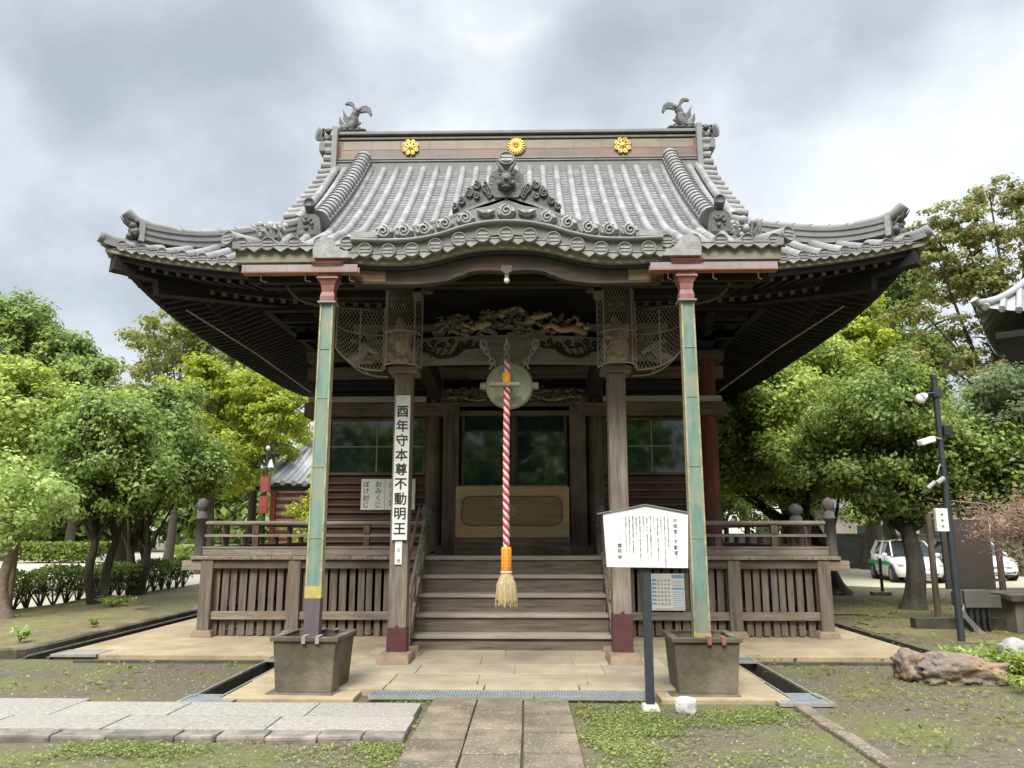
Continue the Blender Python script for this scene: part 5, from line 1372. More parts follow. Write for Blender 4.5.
# paper notice on the shutter
t = plate('fortune_slip_notice', 'white paper notice with brush writing on the slatted wall under the window', 'notice', -2.66, -1.72, YF - .10, 2.0, 2.53, PAPER, .012, 0)
b = MB()
for tx, x in (('はま矢', -2.12), ('おみくじ', -2.36), ('ぼけ封じ', -2.57), ('御守', -1.86)): write_v(b, tx, x, 2.50, YF - .102, .115, .118 if len(tx) > 3 else .15, bold=.015)
b.build('lettering', mat('washed_ink', (.10, .10, .095), rough=.7), t)
b = MB()
for x in (-2.25, -1.99): b.bx(x, x + .006, YF - .102, YF - .1005, 2.0, 2.53)
b.build('fold_line', GREYINK, t)
# timetable poster on the right slat screen
t = plate('calendar_poster', 'laminated blue and cream chart pinned to the veranda slat screen', 'poster', 2.10, 2.60, VY + .03, .46, 1.0, mat('cream_print', (.74, .74, .66), (.66, .66, .6), rough=.5), .008, 0)
b = MB(); y = VY + .028
b.bx(2.17, 2.355, y, y + .001, 1.085, 1.13); b.bx(2.17, 2.355, y, y + .001, .95, .965)
for k in range(7): b.bx(1.87, 1.935, y, y + .001, .77 + .047 * k, .795 + .047 * k)
for k in range(12): b.bx(2.18 + .0, 2.35, y, y + .001, .735 + .026 * k + (.02 if k > 7 else 0), .743 + .026 * k + (.02 if k > 7 else 0))
b.v = [(x + .24, y_, (z - .70) * 1.22 + .46) for x, y_, z in b.v]; b.build('blue_print', mat('blue_print_ink', (.22, .42, .60), rough=.5), t)
b = MB(); rr = random.Random(8)
for r_ in range(7):
    for c in range(4):
        x, z = 1.95 + c * .052, .775 + r_ * .047; b.ball((x + .018, y, z + .006), (.013, .001, .006 + .006 * rr.random()), 7, 4); b.bx(x + .004, x + .034, y, y + .001, z - .008, z - .004)
for k in range(30): x = 1.90 + .015 * k; b.bx(x, x + .010, y - .0005, y + .001, .712, .722)
b.v = [(x + .24, y_, (z - .70) * 1.22 + .46) for x, y_, z in b.v]; b.build('chart_marks', mat('olive_print_ink', (.24, .23, .13), rough=.5), t)

# notice board on a steel post
NX, NY = 1.355, 7.53
t = thing('notice_board', 'white peaked notice board of black vertical writing on a dark steel post', 'notice board', (NX, NY, 0))
b = MB(); b.bx(NX - .038, NX + .038, NY, NY + .076, .05, 1.86); b.build('post', IRON, t, bevel=.004)
b = MB(); b.frustum((NX, NY + .04), (.17, .17), (.13, .13), 0, .055); b.build('foot_block', mat('pale_concrete', (.5, .48, .42), (.4, .38, .33), scale=8, rough=.9), t, bevel=.008)
b = MB(); b.prism([(NX - .378, 1.29), (NX + .385, 1.28), (NX + .405, 1.785), (NX, 1.862), (NX - .405, 1.785)], NY - .045, NY - .005); pb_ = b.build('panel', BOARDW, t, bevel=.004)
b = MB(); b.beam((NX - .46, NY - .02, 1.785), (NX, NY - .02, 1.872), .085, .01); b.beam((NX, NY - .02, 1.872), (NX + .42, NY - .02, 1.795), .085, .01); b.build('roof_strip', mat('grey_metal', (.2, .21, .21), rough=.5), t)
b = MB(); yy = NY - .0465
write_v(b, '中御堂（不動堂）', NX + .30, 1.745, yy, .043, .050, bold=.006)
body = ['中御堂は不動明王を祀るお堂である。', '文禄元年に再建されたと伝えられる。江戸時代に修理が加えら', 'れ、現在の姿となった。', '本尊の不動明王坐像は、成田山から勧請されたもの', 'といわれている。', '毎月二十八日の縁日には護摩供が行われ、多くの', '参拝者でにぎわう。酉年生まれの守本尊として', '信仰を集めている。', '堂の正面には向拝がつき、柱や梁には獅子や龍などの', '彫刻が施されている。', '屋根は入母屋造の本瓦葺で、棟には菊花紋と', '五七桐紋が飾られ格式の高さを示している。', '境内の建物とともに大切に守られている。']
for k, s_ in enumerate(body): write_v(b, s_, NX + .228 - .036 * k, 1.765 - .012 * (k % 3 == 0), yy, .0165, .0178, bold=.004)
write_v(b, '足利市', NX - .275, 1.59, yy, .015, .017); write_v(b, '大日山', NX - .252, 1.59, yy, .015, .017); write_v(b, '鑁阿寺', NX - .272, 1.515, yy, .045, .054, bold=.008)
b.v = [(NX + (x - NX) * .93, y, z) for x, y, z in b.v]; b.build('lettering', INK, pb_, fixn=False)

# stone rain planters under the downspouts
def planter(X, label, rz, brackets):
    t = thing('rain_planter', label, 'planter', (X, 8.25, .048), group='stone rain planters under the downspouts', rz=0)
    M = Matrix.Translation((X, 8.25, 0)) @ Matrix.Rotation(R(rz), 4, 'Z')
    a, c, z0, z1 = .285, .32, .06, .56
    b = MB()
    o0 = [(-a, -a), (a, -a), (a, a), (-a, a)]; o1 = [(-c, -c), (c, -c), (c, c), (-c, c)]; k = .055
    def ring(s_, z): return [(math.copysign(abs(x) - s_, x), math.copysign(abs(y) - s_, y), z) for x, y in (o1 if z > .3 else o0)]
    vs = ring(0, z0) + ring(.0, z1) + ring(k, z1) + [(x * .92, y * .92, .40) for x, y, z in ring(k, z0)]
    fs = [(i, (i + 1) % 4, 4 + (i + 1) % 4, 4 + i) for i in range(4)] + [(4 + i, 4 + (i + 1) % 4, 8 + (i + 1) % 4, 8 + i) for i in range(4)] + [(8 + i, 8 + (i + 1) % 4, 12 + (i + 1) % 4, 12 + i) for i in range(4)] + [(0, 1, 2, 3), (12, 13, 14, 15)]
    b.add(vs, fs); b.xf(M); b.build('basin', MOSSC, t, bevel=.010)
    b = MB(); w = .025
    for (x0, x1, y0, y1) in ((-c - w, c + w, -c - w, -c + .05), (-c - w, c + w, c - .05, c + w), (-c - w, -c + .05, -c + .05, c - .05), (c - .05, c + w, -c + .05, c - .05)): b.bx(x0, x1, y0, y1, .548, .592)
    b.xf(M); b.build('rim', MOSSC, t, bevel=.008)
    b = MB(); b.bx(-.37, .31, -.335, .33, .03, .062); b.xf(M); b.build('foot_slab', MOSSC, t, bevel=.015)
    b = MB(); b.bx(-c + .06, c - .06, -c + .06, c - .06, .41, .42); b.xf(M); b.build('water', mat('dark_water', (.02, .02, .015), rough=.08), t)
    b = MB()
    for x in brackets: b.bx(x - .02, x + .02, -c - w - .006, -c - w, .53, .60); b.bx(x - .02, x + .02, -c - w - .006, -c + .1, .597, .603); b.bx(x - .02, x + .02, c - .1, c + w, .597, .603)
    b.xf(M); b.build('strap', COPPINK if X < 0 else COPRED, t)
    return t
planter(-1.97, 'mossy square rain planter under the downspout that ends in dark old copper', -4, (.0, .14))
planter(1.99, 'mossy square rain planter just behind the broken white stone', -1, (.02, .16))

# loose stones
def rock(name, label, c, r, m, seed, sub=4, amp=.25, flat=.6, group=None, freq=1.4, kind=None):
    bm = bmesh.new(); bmesh.ops.create_icosphere(bm, subdivisions=sub, radius=1.0); rr = random.Random(seed)
    from mathutils import noise
    off = Vector((rr.uniform(0, 50), rr.uniform(0, 50), rr.uniform(0, 50)))
    for v in bm.verts:
        d = v.co.copy(); n = noise.noise(d * freq + off) * amp + noise.noise(d * freq * 2.7 + off) * amp * .5 + abs(noise.noise(d * freq * 6 + off)) * amp * .35
        v.co = d * (1 + n)
        q = v.co.copy(); 
        for ax in range(3): v.co[ax] = math.copysign(abs(q[ax]) ** flat, q[ax]) if abs(q[ax]) > 1e-4 else 0
        v.co = Vector((v.co.x * r[0], v.co.y * r[1], v.co.z * r[2]))
    for f in bm.faces: f.smooth = True
    me = bpy.data.meshes.new(name); bm.to_mesh(me); bm.free(); me.materials.append(m)
    o = bpy.data.objects.new(name, me); COL.objects.link(o); o.location = c; WL[o.name] = tuple(c)
    if kind: o['kind'] = kind
    else: tag(o, label, 'stone', group)
    return o
rock('white_stone', 'broken white stone block lying in the clover before a rain planter', (1.66, 7.45, .06), (.095, .075, .08), ROCKW, 4, 4, .14, .62)
rock('boulder', 'long low brown and orange streaked boulder lying beyond the stone edging', (4.93, 9.0, .10), (.50, .25, .17), ROCK, 11, 5, .46, .85, freq=1.25)
rock('boulder', 'short thick boulder joined to the end of the long streaked one', (4.50, 9.12, .12), (.17, .17, .17), ROCK, 21, 4, .5, .8, freq=1.8)
rock('field_stone', 'flat brown stone behind the long boulder', (5.45, 9.7, .05), (.28, .16, .08), ROCK, 13, 4, .35, .8)
rock('field_stone', 'rounded pale grey stone beyond the leafy weeds near the security camera pole', (6.25, 10.1, .12), (.18, .16, .20), mat('grey_stone', (.36, .35, .33), (.24, .23, .21), scale=6, rough=.9, bump=.4), 17, 4, .2, .85)
rock('field_stone', 'small beige stone just behind the middle of the long boulder', (5.05, 9.75, .05), (.14, .09, .06), ROCKW, 19, 3, .3, .8)

# ================================================================== VEGETATION
def leaves_obj(name, pts, nrm, size, m, rng, parent=None, aspect=.6, loc=(0, 0, 0), droop=0.0):
    n = len(pts)
    t = rng.normal(size=(n, 3)); t -= nrm * (t * nrm).sum(1, keepdims=True); t /= np.linalg.norm(t, axis=1, keepdims=True) + 1e-9
    bt = np.cross(nrm, t); s = size * rng.uniform(.4, 1.5, (n, 1))
    fold = nrm * s * .18
    a = pts - t * s; c = pts + t * s; b_ = pts + bt * s * aspect + fold; d = pts - bt * s * aspect + fold
    co = np.stack([a, b_, c, d], 1).reshape(-1, 3) - np.array(loc)
    me = bpy.data.meshes.new(name); me.vertices.add(4 * n); me.vertices.foreach_set('co', co.ravel().astype(np.float32))
    me.loops.add(4 * n); me.loops.foreach_set('vertex_index', np.arange(4 * n, dtype=np.int32))
    me.polygons.add(n); me.polygons.foreach_set('loop_start', np.arange(0, 4 * n, 4, dtype=np.int32)); me.polygons.foreach_set('loop_total', np.full(n, 4, np.int32))
    me.update(); me.materials.append(m)
    o = bpy.data.objects.new(name, me); COL.objects.link(o)
    if parent: o.parent = parent; WL[o.name] = WL[parent.name]
    else: o.location = loc
    return o
def clumps(rng, lobes, dens, r, per, shell=(.62, 1.03), flat=.6, up=.45, bottom=-.75):
    P_ = []; Nn = []
    for (cx, cy, cz, rx, ry, rz) in lobes:
        k = max(3, int(dens * (rx * ry + ry * rz + rx * rz) / 3))
        d = rng.normal(size=(k * 2, 3)); d /= np.linalg.norm(d, axis=1, keepdims=True); d = d[d[:, 2] > bottom][:k]
        rad = rng.uniform(*shell, (len(d), 1)) * (1 + .16 * np.sin(d[:, :1] * 5 + cx) * np.sin(d[:, 1:2] * 4 + cz))
        c = np.array([cx, cy, cz]) + d * rad * np.array([rx, ry, rz])
        cr = r * rng.uniform(.6, 1.35, len(d))
        for q in range(len(d)):
            m_ = max(4, int(per * (cr[q] / r) ** 2)); o = rng.normal(size=(m_, 3)); o /= np.linalg.norm(o, axis=1, keepdims=True)
            o *= rng.uniform(.1, 1.25, (m_, 1)) ** .75; off = o * cr[q] * np.array([1, 1, flat])
            P_.append(c[q] + off); nn = o * .7 + d[q] * .5 + np.array([0, 0, up]) + rng.normal(size=(m_, 3)) * .38
            Nn.append(nn / (np.linalg.norm(nn, axis=1, keepdims=True) + 1e-9))
    return np.concatenate(P_), np.concatenate(Nn)
def limbs(b, base, fork, r0, r1, targets, rr, trunk_wob=.06, sub=3, n=9):
    base, fork = Vector(base), Vector(fork); m = (base + fork) / 2 + Vector((rr.uniform(-1, 1), rr.uniform(-1, 1), 0)) * trunk_wob
    P_ = catmull([base, m, fork], 5); k = len(P_)
    b.tube(P_, [r0 * (1.45 if i == 0 else 1.15 if i == 1 else 1) * (1 - i / (k - 1)) + r1 * (i / (k - 1)) for i in range(k)], n)
    for t_ in targets:
        t_ = Vector(t_); d = t_ - fork; s_ = fork - Vector((0, 0, rr.uniform(0, .35) * (fork - base).length * .5))
        mid = s_ + d * .45 + Vector((rr.uniform(-.15, .15), rr.uniform(-.15, .15), rr.uniform(-.05, .12))) * d.length * .5
        q = catmull([s_, mid, t_], 5); kk = len(q); ra = r1 * rr.uniform(.5, .72)
        b.tube(q, [ra * (1 - .85 * i / (kk - 1)) for i in range(kk)], 6)
        for j in range(sub):
            i0 = rr.randint(3, kk - 2); e = q[i0] + Vector((rr.uniform(-1, 1), rr.uniform(-1, 1), rr.uniform(-.1, .7))) * min(d.length * .3, .8)
            b.tube([q[i0], (q[i0] + e) / 2 + Vector((0, 0, .05)), e], [ra * .4, ra * .25, ra * .08], 5)
def tree(name, label, base, fork_h, lobes, m, seed, r0=.2, leaf=.07, dens=26, cr=.34, per=60, bark=None, group='trees round the hall', nfork=1, flat=.6, up=.45, shell=(.6, 1.03), bottom=-.75, lean=(0, 0), sub=3, cat='tree', fz=None):
    rng = np.random.default_rng(seed); rr = random.Random(seed)
    t = thing(name, label, cat, base, group)
    L3 = [(base[0] + l[0], base[1] + l[1], base[2] + l[2], *l[3:]) for l in lobes]
    b = MB()
    for q in range(nfork):
        a = q * 2.4 + seed; off = (0 if nfork == 1 else .12)
        bs = (base[0] + off * math.cos(a), base[1] + off * math.sin(a) * .5, base[2] - .05)
        fk = (base[0] + lean[0] + (0 if nfork == 1 else .35 * math.cos(a)), base[1] + lean[1] + off * 2 * math.sin(a), base[2] + fork_h * rr.uniform(.85, 1.1))
        tg = [(l[0] + rr.uniform(-.3, .3) * l[3], l[1] + rr.uniform(-.3, .3) * l[4], l[2] + rr.uniform(-.1, .45) * l[5]) for i, l in enumerate(L3) if i % nfork == q]
        limbs(b, bs, fk, r0 / math.sqrt(nfork), r0 * .62 / math.sqrt(nfork), tg, rr, trunk_wob=r0 * .8, sub=sub)
    b.build('trunk', bark or BARK, t)
    P_, Nn = clumps(rng, L3, dens * 1.15, cr * .95, per * 2.0, (min(shell[0], .45), shell[1] + .1), min(1, flat + .12), up, min(bottom, -.88))
    leaf *= .66
    leaves_obj('crown', P_, Nn, leaf, m, rng, t, loc=base)
    return t
def lobeset(rng, n, R_, z0, z1, r, ratio=.75, cx=0, cy=0):
    o = []
    for i in range(n):
        a = rng.uniform(0, 6.28); h = (i + .5) / n; rad = R_ * math.sqrt(max(.05, 1 - (2 * h - 1) ** 2 * .8)) * rng.uniform(.25, .85); s = r * rng.uniform(.75, 1.25)
        o.append((cx + rad * math.cos(a), cy + rad * math.sin(a), z0 + (z1 - z0) * h, s, s, s * ratio))
    return o
rg = np.random.default_rng(5)
# ---- left side
tree('shade_tree', 'small green tree with dark forked trunk standing in the mossy bed', (-9.2, 17.2, .05), 1.5,
     lobeset(rg, 12, 1.3, 2.2, 4.3, .75) + [(0, 0, 3.4, 1.1, 1.1, 1.0), (-.8, -.3, 2.5, .8, .8, .5), (1.0, -.2, 2.6, .7, .7, .45)], LF_MID, 11, r0=.17, leaf=.075, dens=30, cr=.36, per=70, nfork=2)
tree('shade_tree', 'broad many stemmed green tree between the clipped hedge and the knobbed veranda corner', (-10.25, 21.0, .05), 1.3,
     lobeset(rg, 13, 1.8, 2.7, 5.2, .9) + [(0, 0, 3.9, 1.4, 1.4, 1.3), (-1.1, 0, 2.9, 1.0, 1.0, .6), (1.3, 0, 3.0, .9, .9, .6)], LF_MID, 12, r0=.24, leaf=.09, dens=24, cr=.42, per=75, nfork=3)
tree('flowering_tree', 'low pale trunked tree with large lime leaves at the near hedge end', (-9.45, 14.6, .05), 1.4,
     [(-.5, 0, 2.0, .9, .9, .6), (.3, .2, 2.2, .75, .75, .5), (-1.2, .2, 2.4, .9, .9, .6), (0, 0, 1.6, .6, .6, .4), (-.3, 0, 2.6, .7, .7, .45)], LF_LIME, 13, r0=.13, leaf=.07, dens=34, cr=.25, per=40, bark=BARKP)
tree('shade_tree', 'bright leafy tree rising high behind the low lime leaved one', (-14.5, 21.5, .05), 2.2,
     lobeset(rg, 15, 2.4, 3.0, 5.9, 1.2) + [(0, 0, 4.4, 2.1, 2.1, 1.6), (2.3, 0, 4.0, 1.3, 1.3, .9), (2.2, .5, 4.9, 1.1, 1.1, .8)], LF_BRIGHT, 14, r0=.28, leaf=.11, dens=15, cr=.5, per=60)
tree('shade_tree', 'round green tree just behind the fork trunked evergreen of the mossy bed', (-11.8, 22.8, .05), 2.0,
     lobeset(rg, 12, 1.9, 2.8, 5.3, 1.0) + [(0, 0, 4.0, 1.5, 1.5, 1.2)], LF_MID, 15, r0=.24, leaf=.10, dens=18, cr=.45, per=60)
tree('camphor_tree', 'tallest of the dense round topped camphors beyond the pale road', (-31, 46, 0), 7,
     [(-1, 0, 11, 4.0, 4, 3), (1.6, 0, 12.6, 2.3, 2.3, 1.5), (-3, 0, 13.8, 3.0, 3, 2.2), (-.6, 0, 14.2, 2.2, 2.2, 1.6), (0, 0, 8, 4, 4, 3)], LF_MID, 16, r0=.35, leaf=.2, dens=11, cr=.75, per=90, shell=(.75, 1.02))
tree('camphor_tree', 'round dense camphor, lower, standing beside the tallest one', (-26.4, 45, 0), 5,
     [(0, 0, 9.8, 2.1, 2.1, 1.9), (-1.2, 0, 8.6, 2.0, 2.0, 1.6), (1.3, 0, 8.4, 1.8, 1.8, 1.4), (0, 0, 6, 2.8, 3, 2.2), (.3, 0, 11.2, 1.3, 1.3, .9)], LF_MID, 17, r0=.3, leaf=.19, dens=12, cr=.65, per=80, shell=(.75, 1.02))
tree('zelkova', 'loose olive tree with sky gaps rising between the camphors and roof corner', (-17.3, 38, 0), 5,
     lobeset(rg, 30, 4.0, 6.0, 12.9, 1.3, .5), LF_OLIVE, 18, r0=.24, leaf=.15, dens=15, cr=.42, per=22, shell=(.4, 1.05), flat=.5, sub=6)
tree('zelkova', 'sparse olive tree mostly behind the eave above the large maple', (-12.6, 36, 0), 5,
     lobeset(rg, 24, 3.4, 5.2, 11.0, 1.25, .55), LF_OLIVE, 19, r0=.24, leaf=.15, dens=16, cr=.42, per=26, shell=(.4, 1.05), flat=.5, sub=6)
tree('maple', 'large yellow green maple towering over the small vermilion hall', (-12.8, 31.5, 0), 3,
     lobeset(rg, 16, 2.7, 3.4, 8.4, 1.2, .6) + [(1.6, 0, 7.6, 1.4, 1.4, .9), (2.8, 0, 6.2, 1.6, 1.5, 1.1), (3.4, 0, 7.6, 1.2, 1.2, .8)], LF_YELLOW, 20, r0=.3, leaf=.12, dens=18, cr=.45, per=55, flat=.4)
tree('maple', 'small lime yellow maple in front of the red hall roof', (-7.3, 27.5, 0), 1.2,
     [(0, 0, 2.2, .9, .9, .6), (.4, 0, 3.0, .7, .7, .5), (-.5, 0, 1.7, .8, .8, .45), (.7, 0, 1.8, .8, .8, .5), (.2, 0, 3.6, .4, .4, .4)], LF_YELLOW, 22, r0=.09, leaf=.08, dens=34, cr=.28, per=40, flat=.4)
# ---- right side
tree('evergreen_oak', 'stout trunked oak in front of the parked cars with wide green crown', (8.45, 17.2, 0), 2.2,
     lobeset(rg, 14, 2.1, 2.5, 4.9, 1.0, .6) + [(0, 0, 3.6, 1.7, 1.7, 1.2), (1.6, -.2, 2.7, 1.1, 1.1, .7), (-1.2, 0, 2.9, 1.0, 1, .6), (2.4, 0, 3.8, 1.2, 1.2, .9), (.9, -.4, 2.35, .9, .9, .5)], LF_MID, 31, r0=.23, leaf=.075, dens=26, cr=.36, per=75)
tree('evergreen_oak', 'spreading light green oak whose branches overhang the veranda railing', (8.5, 21.3, 0), 1.6,
     lobeset(rg, 15, 2.7, 2.8, 5.9, 1.2, .6, cx=-1.6) + [(-1.6, 0, 4.2, 2.3, 2.2, 1.5), (-3.4, 0, 3.4, 1.3, 1.3, .9), (-2.8, 0, 4.9, 1.4, 1.4, .9), (-4.2, 0, 4.3, 1.2, 1.2, .9)], LF_BRIGHT, 32, r0=.3, leaf=.085, dens=26, cr=.4, per=75, nfork=2, lean=(-.5, 0))
tree('evergreen_oak', 'dark trunked tree leaning behind the veranda corner post', (8.7, 23.8, 0), 2.2,
     lobeset(rg, 9, 2.2, 3.0, 5.2, 1.1, .6, cx=-1.0), LF_DEEP, 33, r0=.3, leaf=.10, dens=18, cr=.42, per=55, lean=(-.6, 0))
tree('evergreen_oak', 'dark green tree in shade behind the hall, low between rail and branches', (7.4, 30, 0), 1.6,
     lobeset(rg, 12, 3.0, 2.0, 5.4, 1.4, .7), LF_DEEP, 34, r0=.3, leaf=.13, dens=12, cr=.5, per=60)
tree('ginkgo', 'yellow green ginkgo peak between the roof corner and the sparse dark tree', (15.8, 36, 0), 5,
     lobeset(rg, 14, 2.4, 6, 12.4, 1.3, .8) + [(0, 0, 12.6, 1.2, 1.2, 1.3), (.3, 0, 10.5, 2.0, 2, 1.8), (-1.5, 0, 8.5, 2, 2, 1.8)], LF_YELLOW, 35, r0=.4, leaf=.15, dens=14, cr=.5, per=55)
tree('camphor_tree', 'bright round camphor under the eave tip beside the yellow green ginkgo', (11.8, 32, 0), 4,
     lobeset(rg, 16, 3.6, 4.2, 9.0, 1.6, .7) + [(0, 0, 7, 3, 3, 2.2), (-3.0, 0, 6, 1.8, 1.8, 1.4), (-1.4, 0, 8.6, 1.6, 1.6, 1.1)], LF_BRIGHT, 36, r0=.45, leaf=.13, dens=13, cr=.5, per=65)
tree('oak', 'sparse dark green tree with sky showing through, between ginkgo and rusty tree', (20.5, 40, 0), 6,
     lobeset(rg, 18, 3.2, 8, 15.6, 1.5, .6), LF_DEEP, 37, r0=.45, leaf=.17, dens=11, cr=.5, per=32, shell=(.45, 1.05), sub=5)
tree('cherry_tree', 'tall rusty olive tree in thin layered sprays behind the side hall roof', (20.0, 30.5, 0), 6,
     lobeset(rg, 30, 4.2, 6.5, 16.0, 1.5, .35) + [(-3.4, 0, 12.6, 1.6, 1, .35), (-3.9, 0, 10.4, 1.4, 1, .4), (-3.6, 0, 8.4, 1.8, 1.2, .5), (-1, -1, 7.5, 2, 1.5, .6)], LF_RUST, 38, r0=.4, leaf=.12, dens=19, cr=.36, per=26, shell=(.3, 1.05), flat=.35, sub=7)
tree('evergreen_oak', 'grey green leafy tree just above the bare reddish shrub', (11.2, 17.4, 0), 1.6,
     lobeset(rg, 13, 1.9, 2.4, 4.9, 1.0, .65) + [(-.4, 0, 3.7, 1.4, 1.4, 1.1), (.8, -1, 2.9, 1.2, 1.2, .8)], LF_GREY, 39, r0=.22, leaf=.075, dens=26, cr=.34, per=65)
tree('evergreen_oak', 'rounded tree filling the gap behind the security camera pole', (13.0, 28, 0), 2,
     lobeset(rg, 14, 2.7, 2.6, 6.4, 1.4, .65), LF_MID, 40, r0=.3, leaf=.11, dens=14, cr=.45, per=60)

# bare reddish shrub
SHX = 9.0
t = thing('bare_shrub', 'half bare shrub of pale twigs and dry reddish leaves over the concrete planter', 'shrub', (8.65, 12.6, 0))
rr = random.Random(6); b = MB(); tips = []
for k in range(26):
    a = rr.uniform(0, 6.28); st_ = Vector((8.65 + rr.uniform(-.1, .1), 12.6 + rr.uniform(-.1, .1), 0)); e = st_ + Vector((math.cos(a) * rr.uniform(.4, 1.5), math.sin(a) * rr.uniform(.3, 1.0), rr.uniform(1.3, 2.3)))
    mid = st_ + (e - st_) * .5 + Vector((0, 0, .3)); q = catmull([st_, mid, e], 5); b.tube(q, [.022 * (1 - .8 * i / (len(q) - 1)) for i in range(len(q))], 5)
    for j in range(9):
        i0 = rr.randint(4, len(q) - 1); d = Vector((rr.uniform(-.7, .5), rr.uniform(-.5, .5), rr.uniform(-.25, .4))); e2 = q[i0] + d * rr.uniform(.4, .9)
        b.tube([q[i0], (q[i0] + e2) / 2 + Vector((0, 0, .06)), e2], [.009, .006, .003], 4); tips.append(e2)
        for l in range(3): e3 = e2 + Vector((rr.uniform(-.2, .2), rr.uniform(-.15, .15), rr.uniform(-.12, .15))); b.tube([(q[i0] + e2) / 2, e3], [.004, .002], 4); tips.append(e3)
b.build('twigs', TWIG, t, fixn=False)
rng = np.random.default_rng(3); tp = np.array([tuple(p) for p in tips]); tp = tp[tp[:, 2] > 1.6]; P_ = np.repeat(tp, 12, 0) + rng.normal(size=(len(tp) * 12, 3)) * .09; Nn = rng.normal(size=P_.shape); Nn /= np.linalg.norm(Nn, axis=1, keepdims=True)
leaves_obj('dry_leaves', P_, Nn, .026, LF_PINK, rng, t, loc=(8.65, 12.6, 0))

# hedge along the bed
def hedge(name, label, p, q, w, h, gap, m, seed, leaf=.04, n=9000, stems=True):
    rng = np.random.default_rng(seed); rr = random.Random(seed); p, q = np.array(p), np.array(q); t = thing(name, label, 'hedge', (float(p[0]), float(p[1]), 0))
    L_ = np.linalg.norm(q - p); u = rng.uniform(0, 1, n); c = p + (q - p) * u[:, None]
    z = gap + (h - gap) * rng.beta(1.7, 1.1, n); side = (q - p) / L_; side = np.array([-side[1], side[0]])
    off = rng.uniform(-1, 1, n) * w / 2; P_ = np.column_stack([c + side * off[:, None], z + .05 * np.sin(u * L_ * 3)])
    if stems:
        lo = rng.uniform(0, 1, n // 3); P2 = np.column_stack([p + (q - p) * lo[:, None] + side * rng.uniform(-1, 1, n // 3)[:, None] * w * .45, rng.uniform(.25, gap + .1, n // 3)]); P_ = np.concatenate([P_, P2])
    Nn = rng.normal(size=P_.shape) * .5; Nn[:, 2] += .5; Nn /= np.linalg.norm(Nn, axis=1, keepdims=True)
    leaves_obj('foliage', P_, Nn, leaf, m, rng, t, loc=(float(p[0]), float(p[1]), 0))
    if stems:
        b = MB(); k = int(L_ / .45)
        for i in range(k):
            c = p + (q - p) * (i + .5) / k
            for j in range(8):
                e = Vector((c[0] + rr.uniform(-.3, .3), c[1] + rr.uniform(-.35, .35), rr.uniform(gap, h * .95))); s_ = Vector((c[0], c[1], 0)); mm = s_.lerp(e, .5) + Vector((rr.uniform(-.08, .08), 0, .02))
                b.tube([s_, mm, e], [.022, .014, .006], 5)
                for l in range(3): e2 = mm + Vector((rr.uniform(-.25, .25), rr.uniform(-.2, .2), rr.uniform(.05, .3))); b.tube([mm, e2], [.009, .004], 4)
        b.build('stems', BARK, t, fixn=False)
    return t
hedge('clipped_hedge', 'clipped hedge with bare lower stems behind the trees of the mossy bed', (-10.35, 15.0), (-10.2, 24.0), .6, .86, .52, LF_DEEP, 3, n=6500)
hedge('clipped_hedge', 'bright lime low hedge across the pale road behind the knobbed veranda corner', (-18.5, 42), (-15.2, 42), 1.6, .95, .1, LF_LIME, 4, leaf=.09, n=6000, stems=False)
hedge('clipped_hedge', 'mid green low shrubs across the road near the stone bench', (-28, 43), (-23.5, 43), 2.0, 1.1, .1, LF_MID, 5, leaf=.1, n=7000, stems=False)
hedge('clipped_hedge', 'rounded green hedge beyond the front bumper of the farther white car', (17.5, 31), (24, 29), 1.5, 1.3, .1, LF_MID, 6, leaf=.09, n=6000, stems=False)

# small plants
def plant(name, label, c, r, h, n, m, leaf, seed, cat='plant'):
    rng = np.random.default_rng(seed); rr = random.Random(seed); t = thing(name, label, cat, c); b = MB(); pts = []
    for k in range(max(6, n // 25)):
        a = rr.uniform(0, 6.28); e = Vector((c[0] + r * rr.uniform(.2, 1) * math.cos(a), c[1] + r * rr.uniform(.2, 1) * math.sin(a), c[2] + h * rr.uniform(.5, 1))); b.tube([c, Vector(c).lerp(e, .5) + Vector((0, 0, h * .1)), e], [.006, .005, .002], 4); pts += [Vector(c).lerp(e, f) for f in (.5, .7, .85, 1)]
    b.build('stems', LF_MID, t, fixn=False)
    tp = np.array([tuple(p) for p in pts]); P_ = tp[rng.integers(0, len(tp), n)] + rng.normal(size=(n, 3)) * np.array([r, r, h * .6]) * .16; P_[:, 2] = np.maximum(P_[:, 2], c[2] + .01)
    Nn = rng.normal(size=P_.shape) * .5; Nn[:, 2] += .9; Nn /= np.linalg.norm(Nn, axis=1, keepdims=True); leaves_obj('leaves', P_, Nn, leaf, m, rng, t, loc=c); return t
plant('leafy_weed', 'single bright lime weed growing at the kerb corner of the mossy bed', (-6.95, 11.2, .1), .14, .22, 130, LF_LIME, .035, 1)
plant('leafy_weed', 'leafy green weeds growing behind the tail of the long streaked boulder', (5.75, 9.3, 0), .4, .32, 900, LF_BRIGHT, .028, 2)
plant('leafy_weed', 'straggly weeds on the earth in front of the long streaked boulder', (5.35, 8.35, 0), .35, .16, 300, LF_BRIGHT, .024, 3)
plant('leafy_weed', 'yellowish weeds by the rounded grey stone', (5.75, 10.35, 0), .35, .2, 450, LF_LIME, .026, 4)
plant('leafy_weed', 'tiny green seedling in the middle of the mossy bed', (-7.0, 13.2, .1), .1, .1, 60, LF_MID, .03, 5)
plant('leafy_weed', 'weeds at the foot of the hedge beside the fork trunked evergreen', (-8.5, 16.6, .1), .4, .2, 300, LF_BRIGHT, .035, 6)

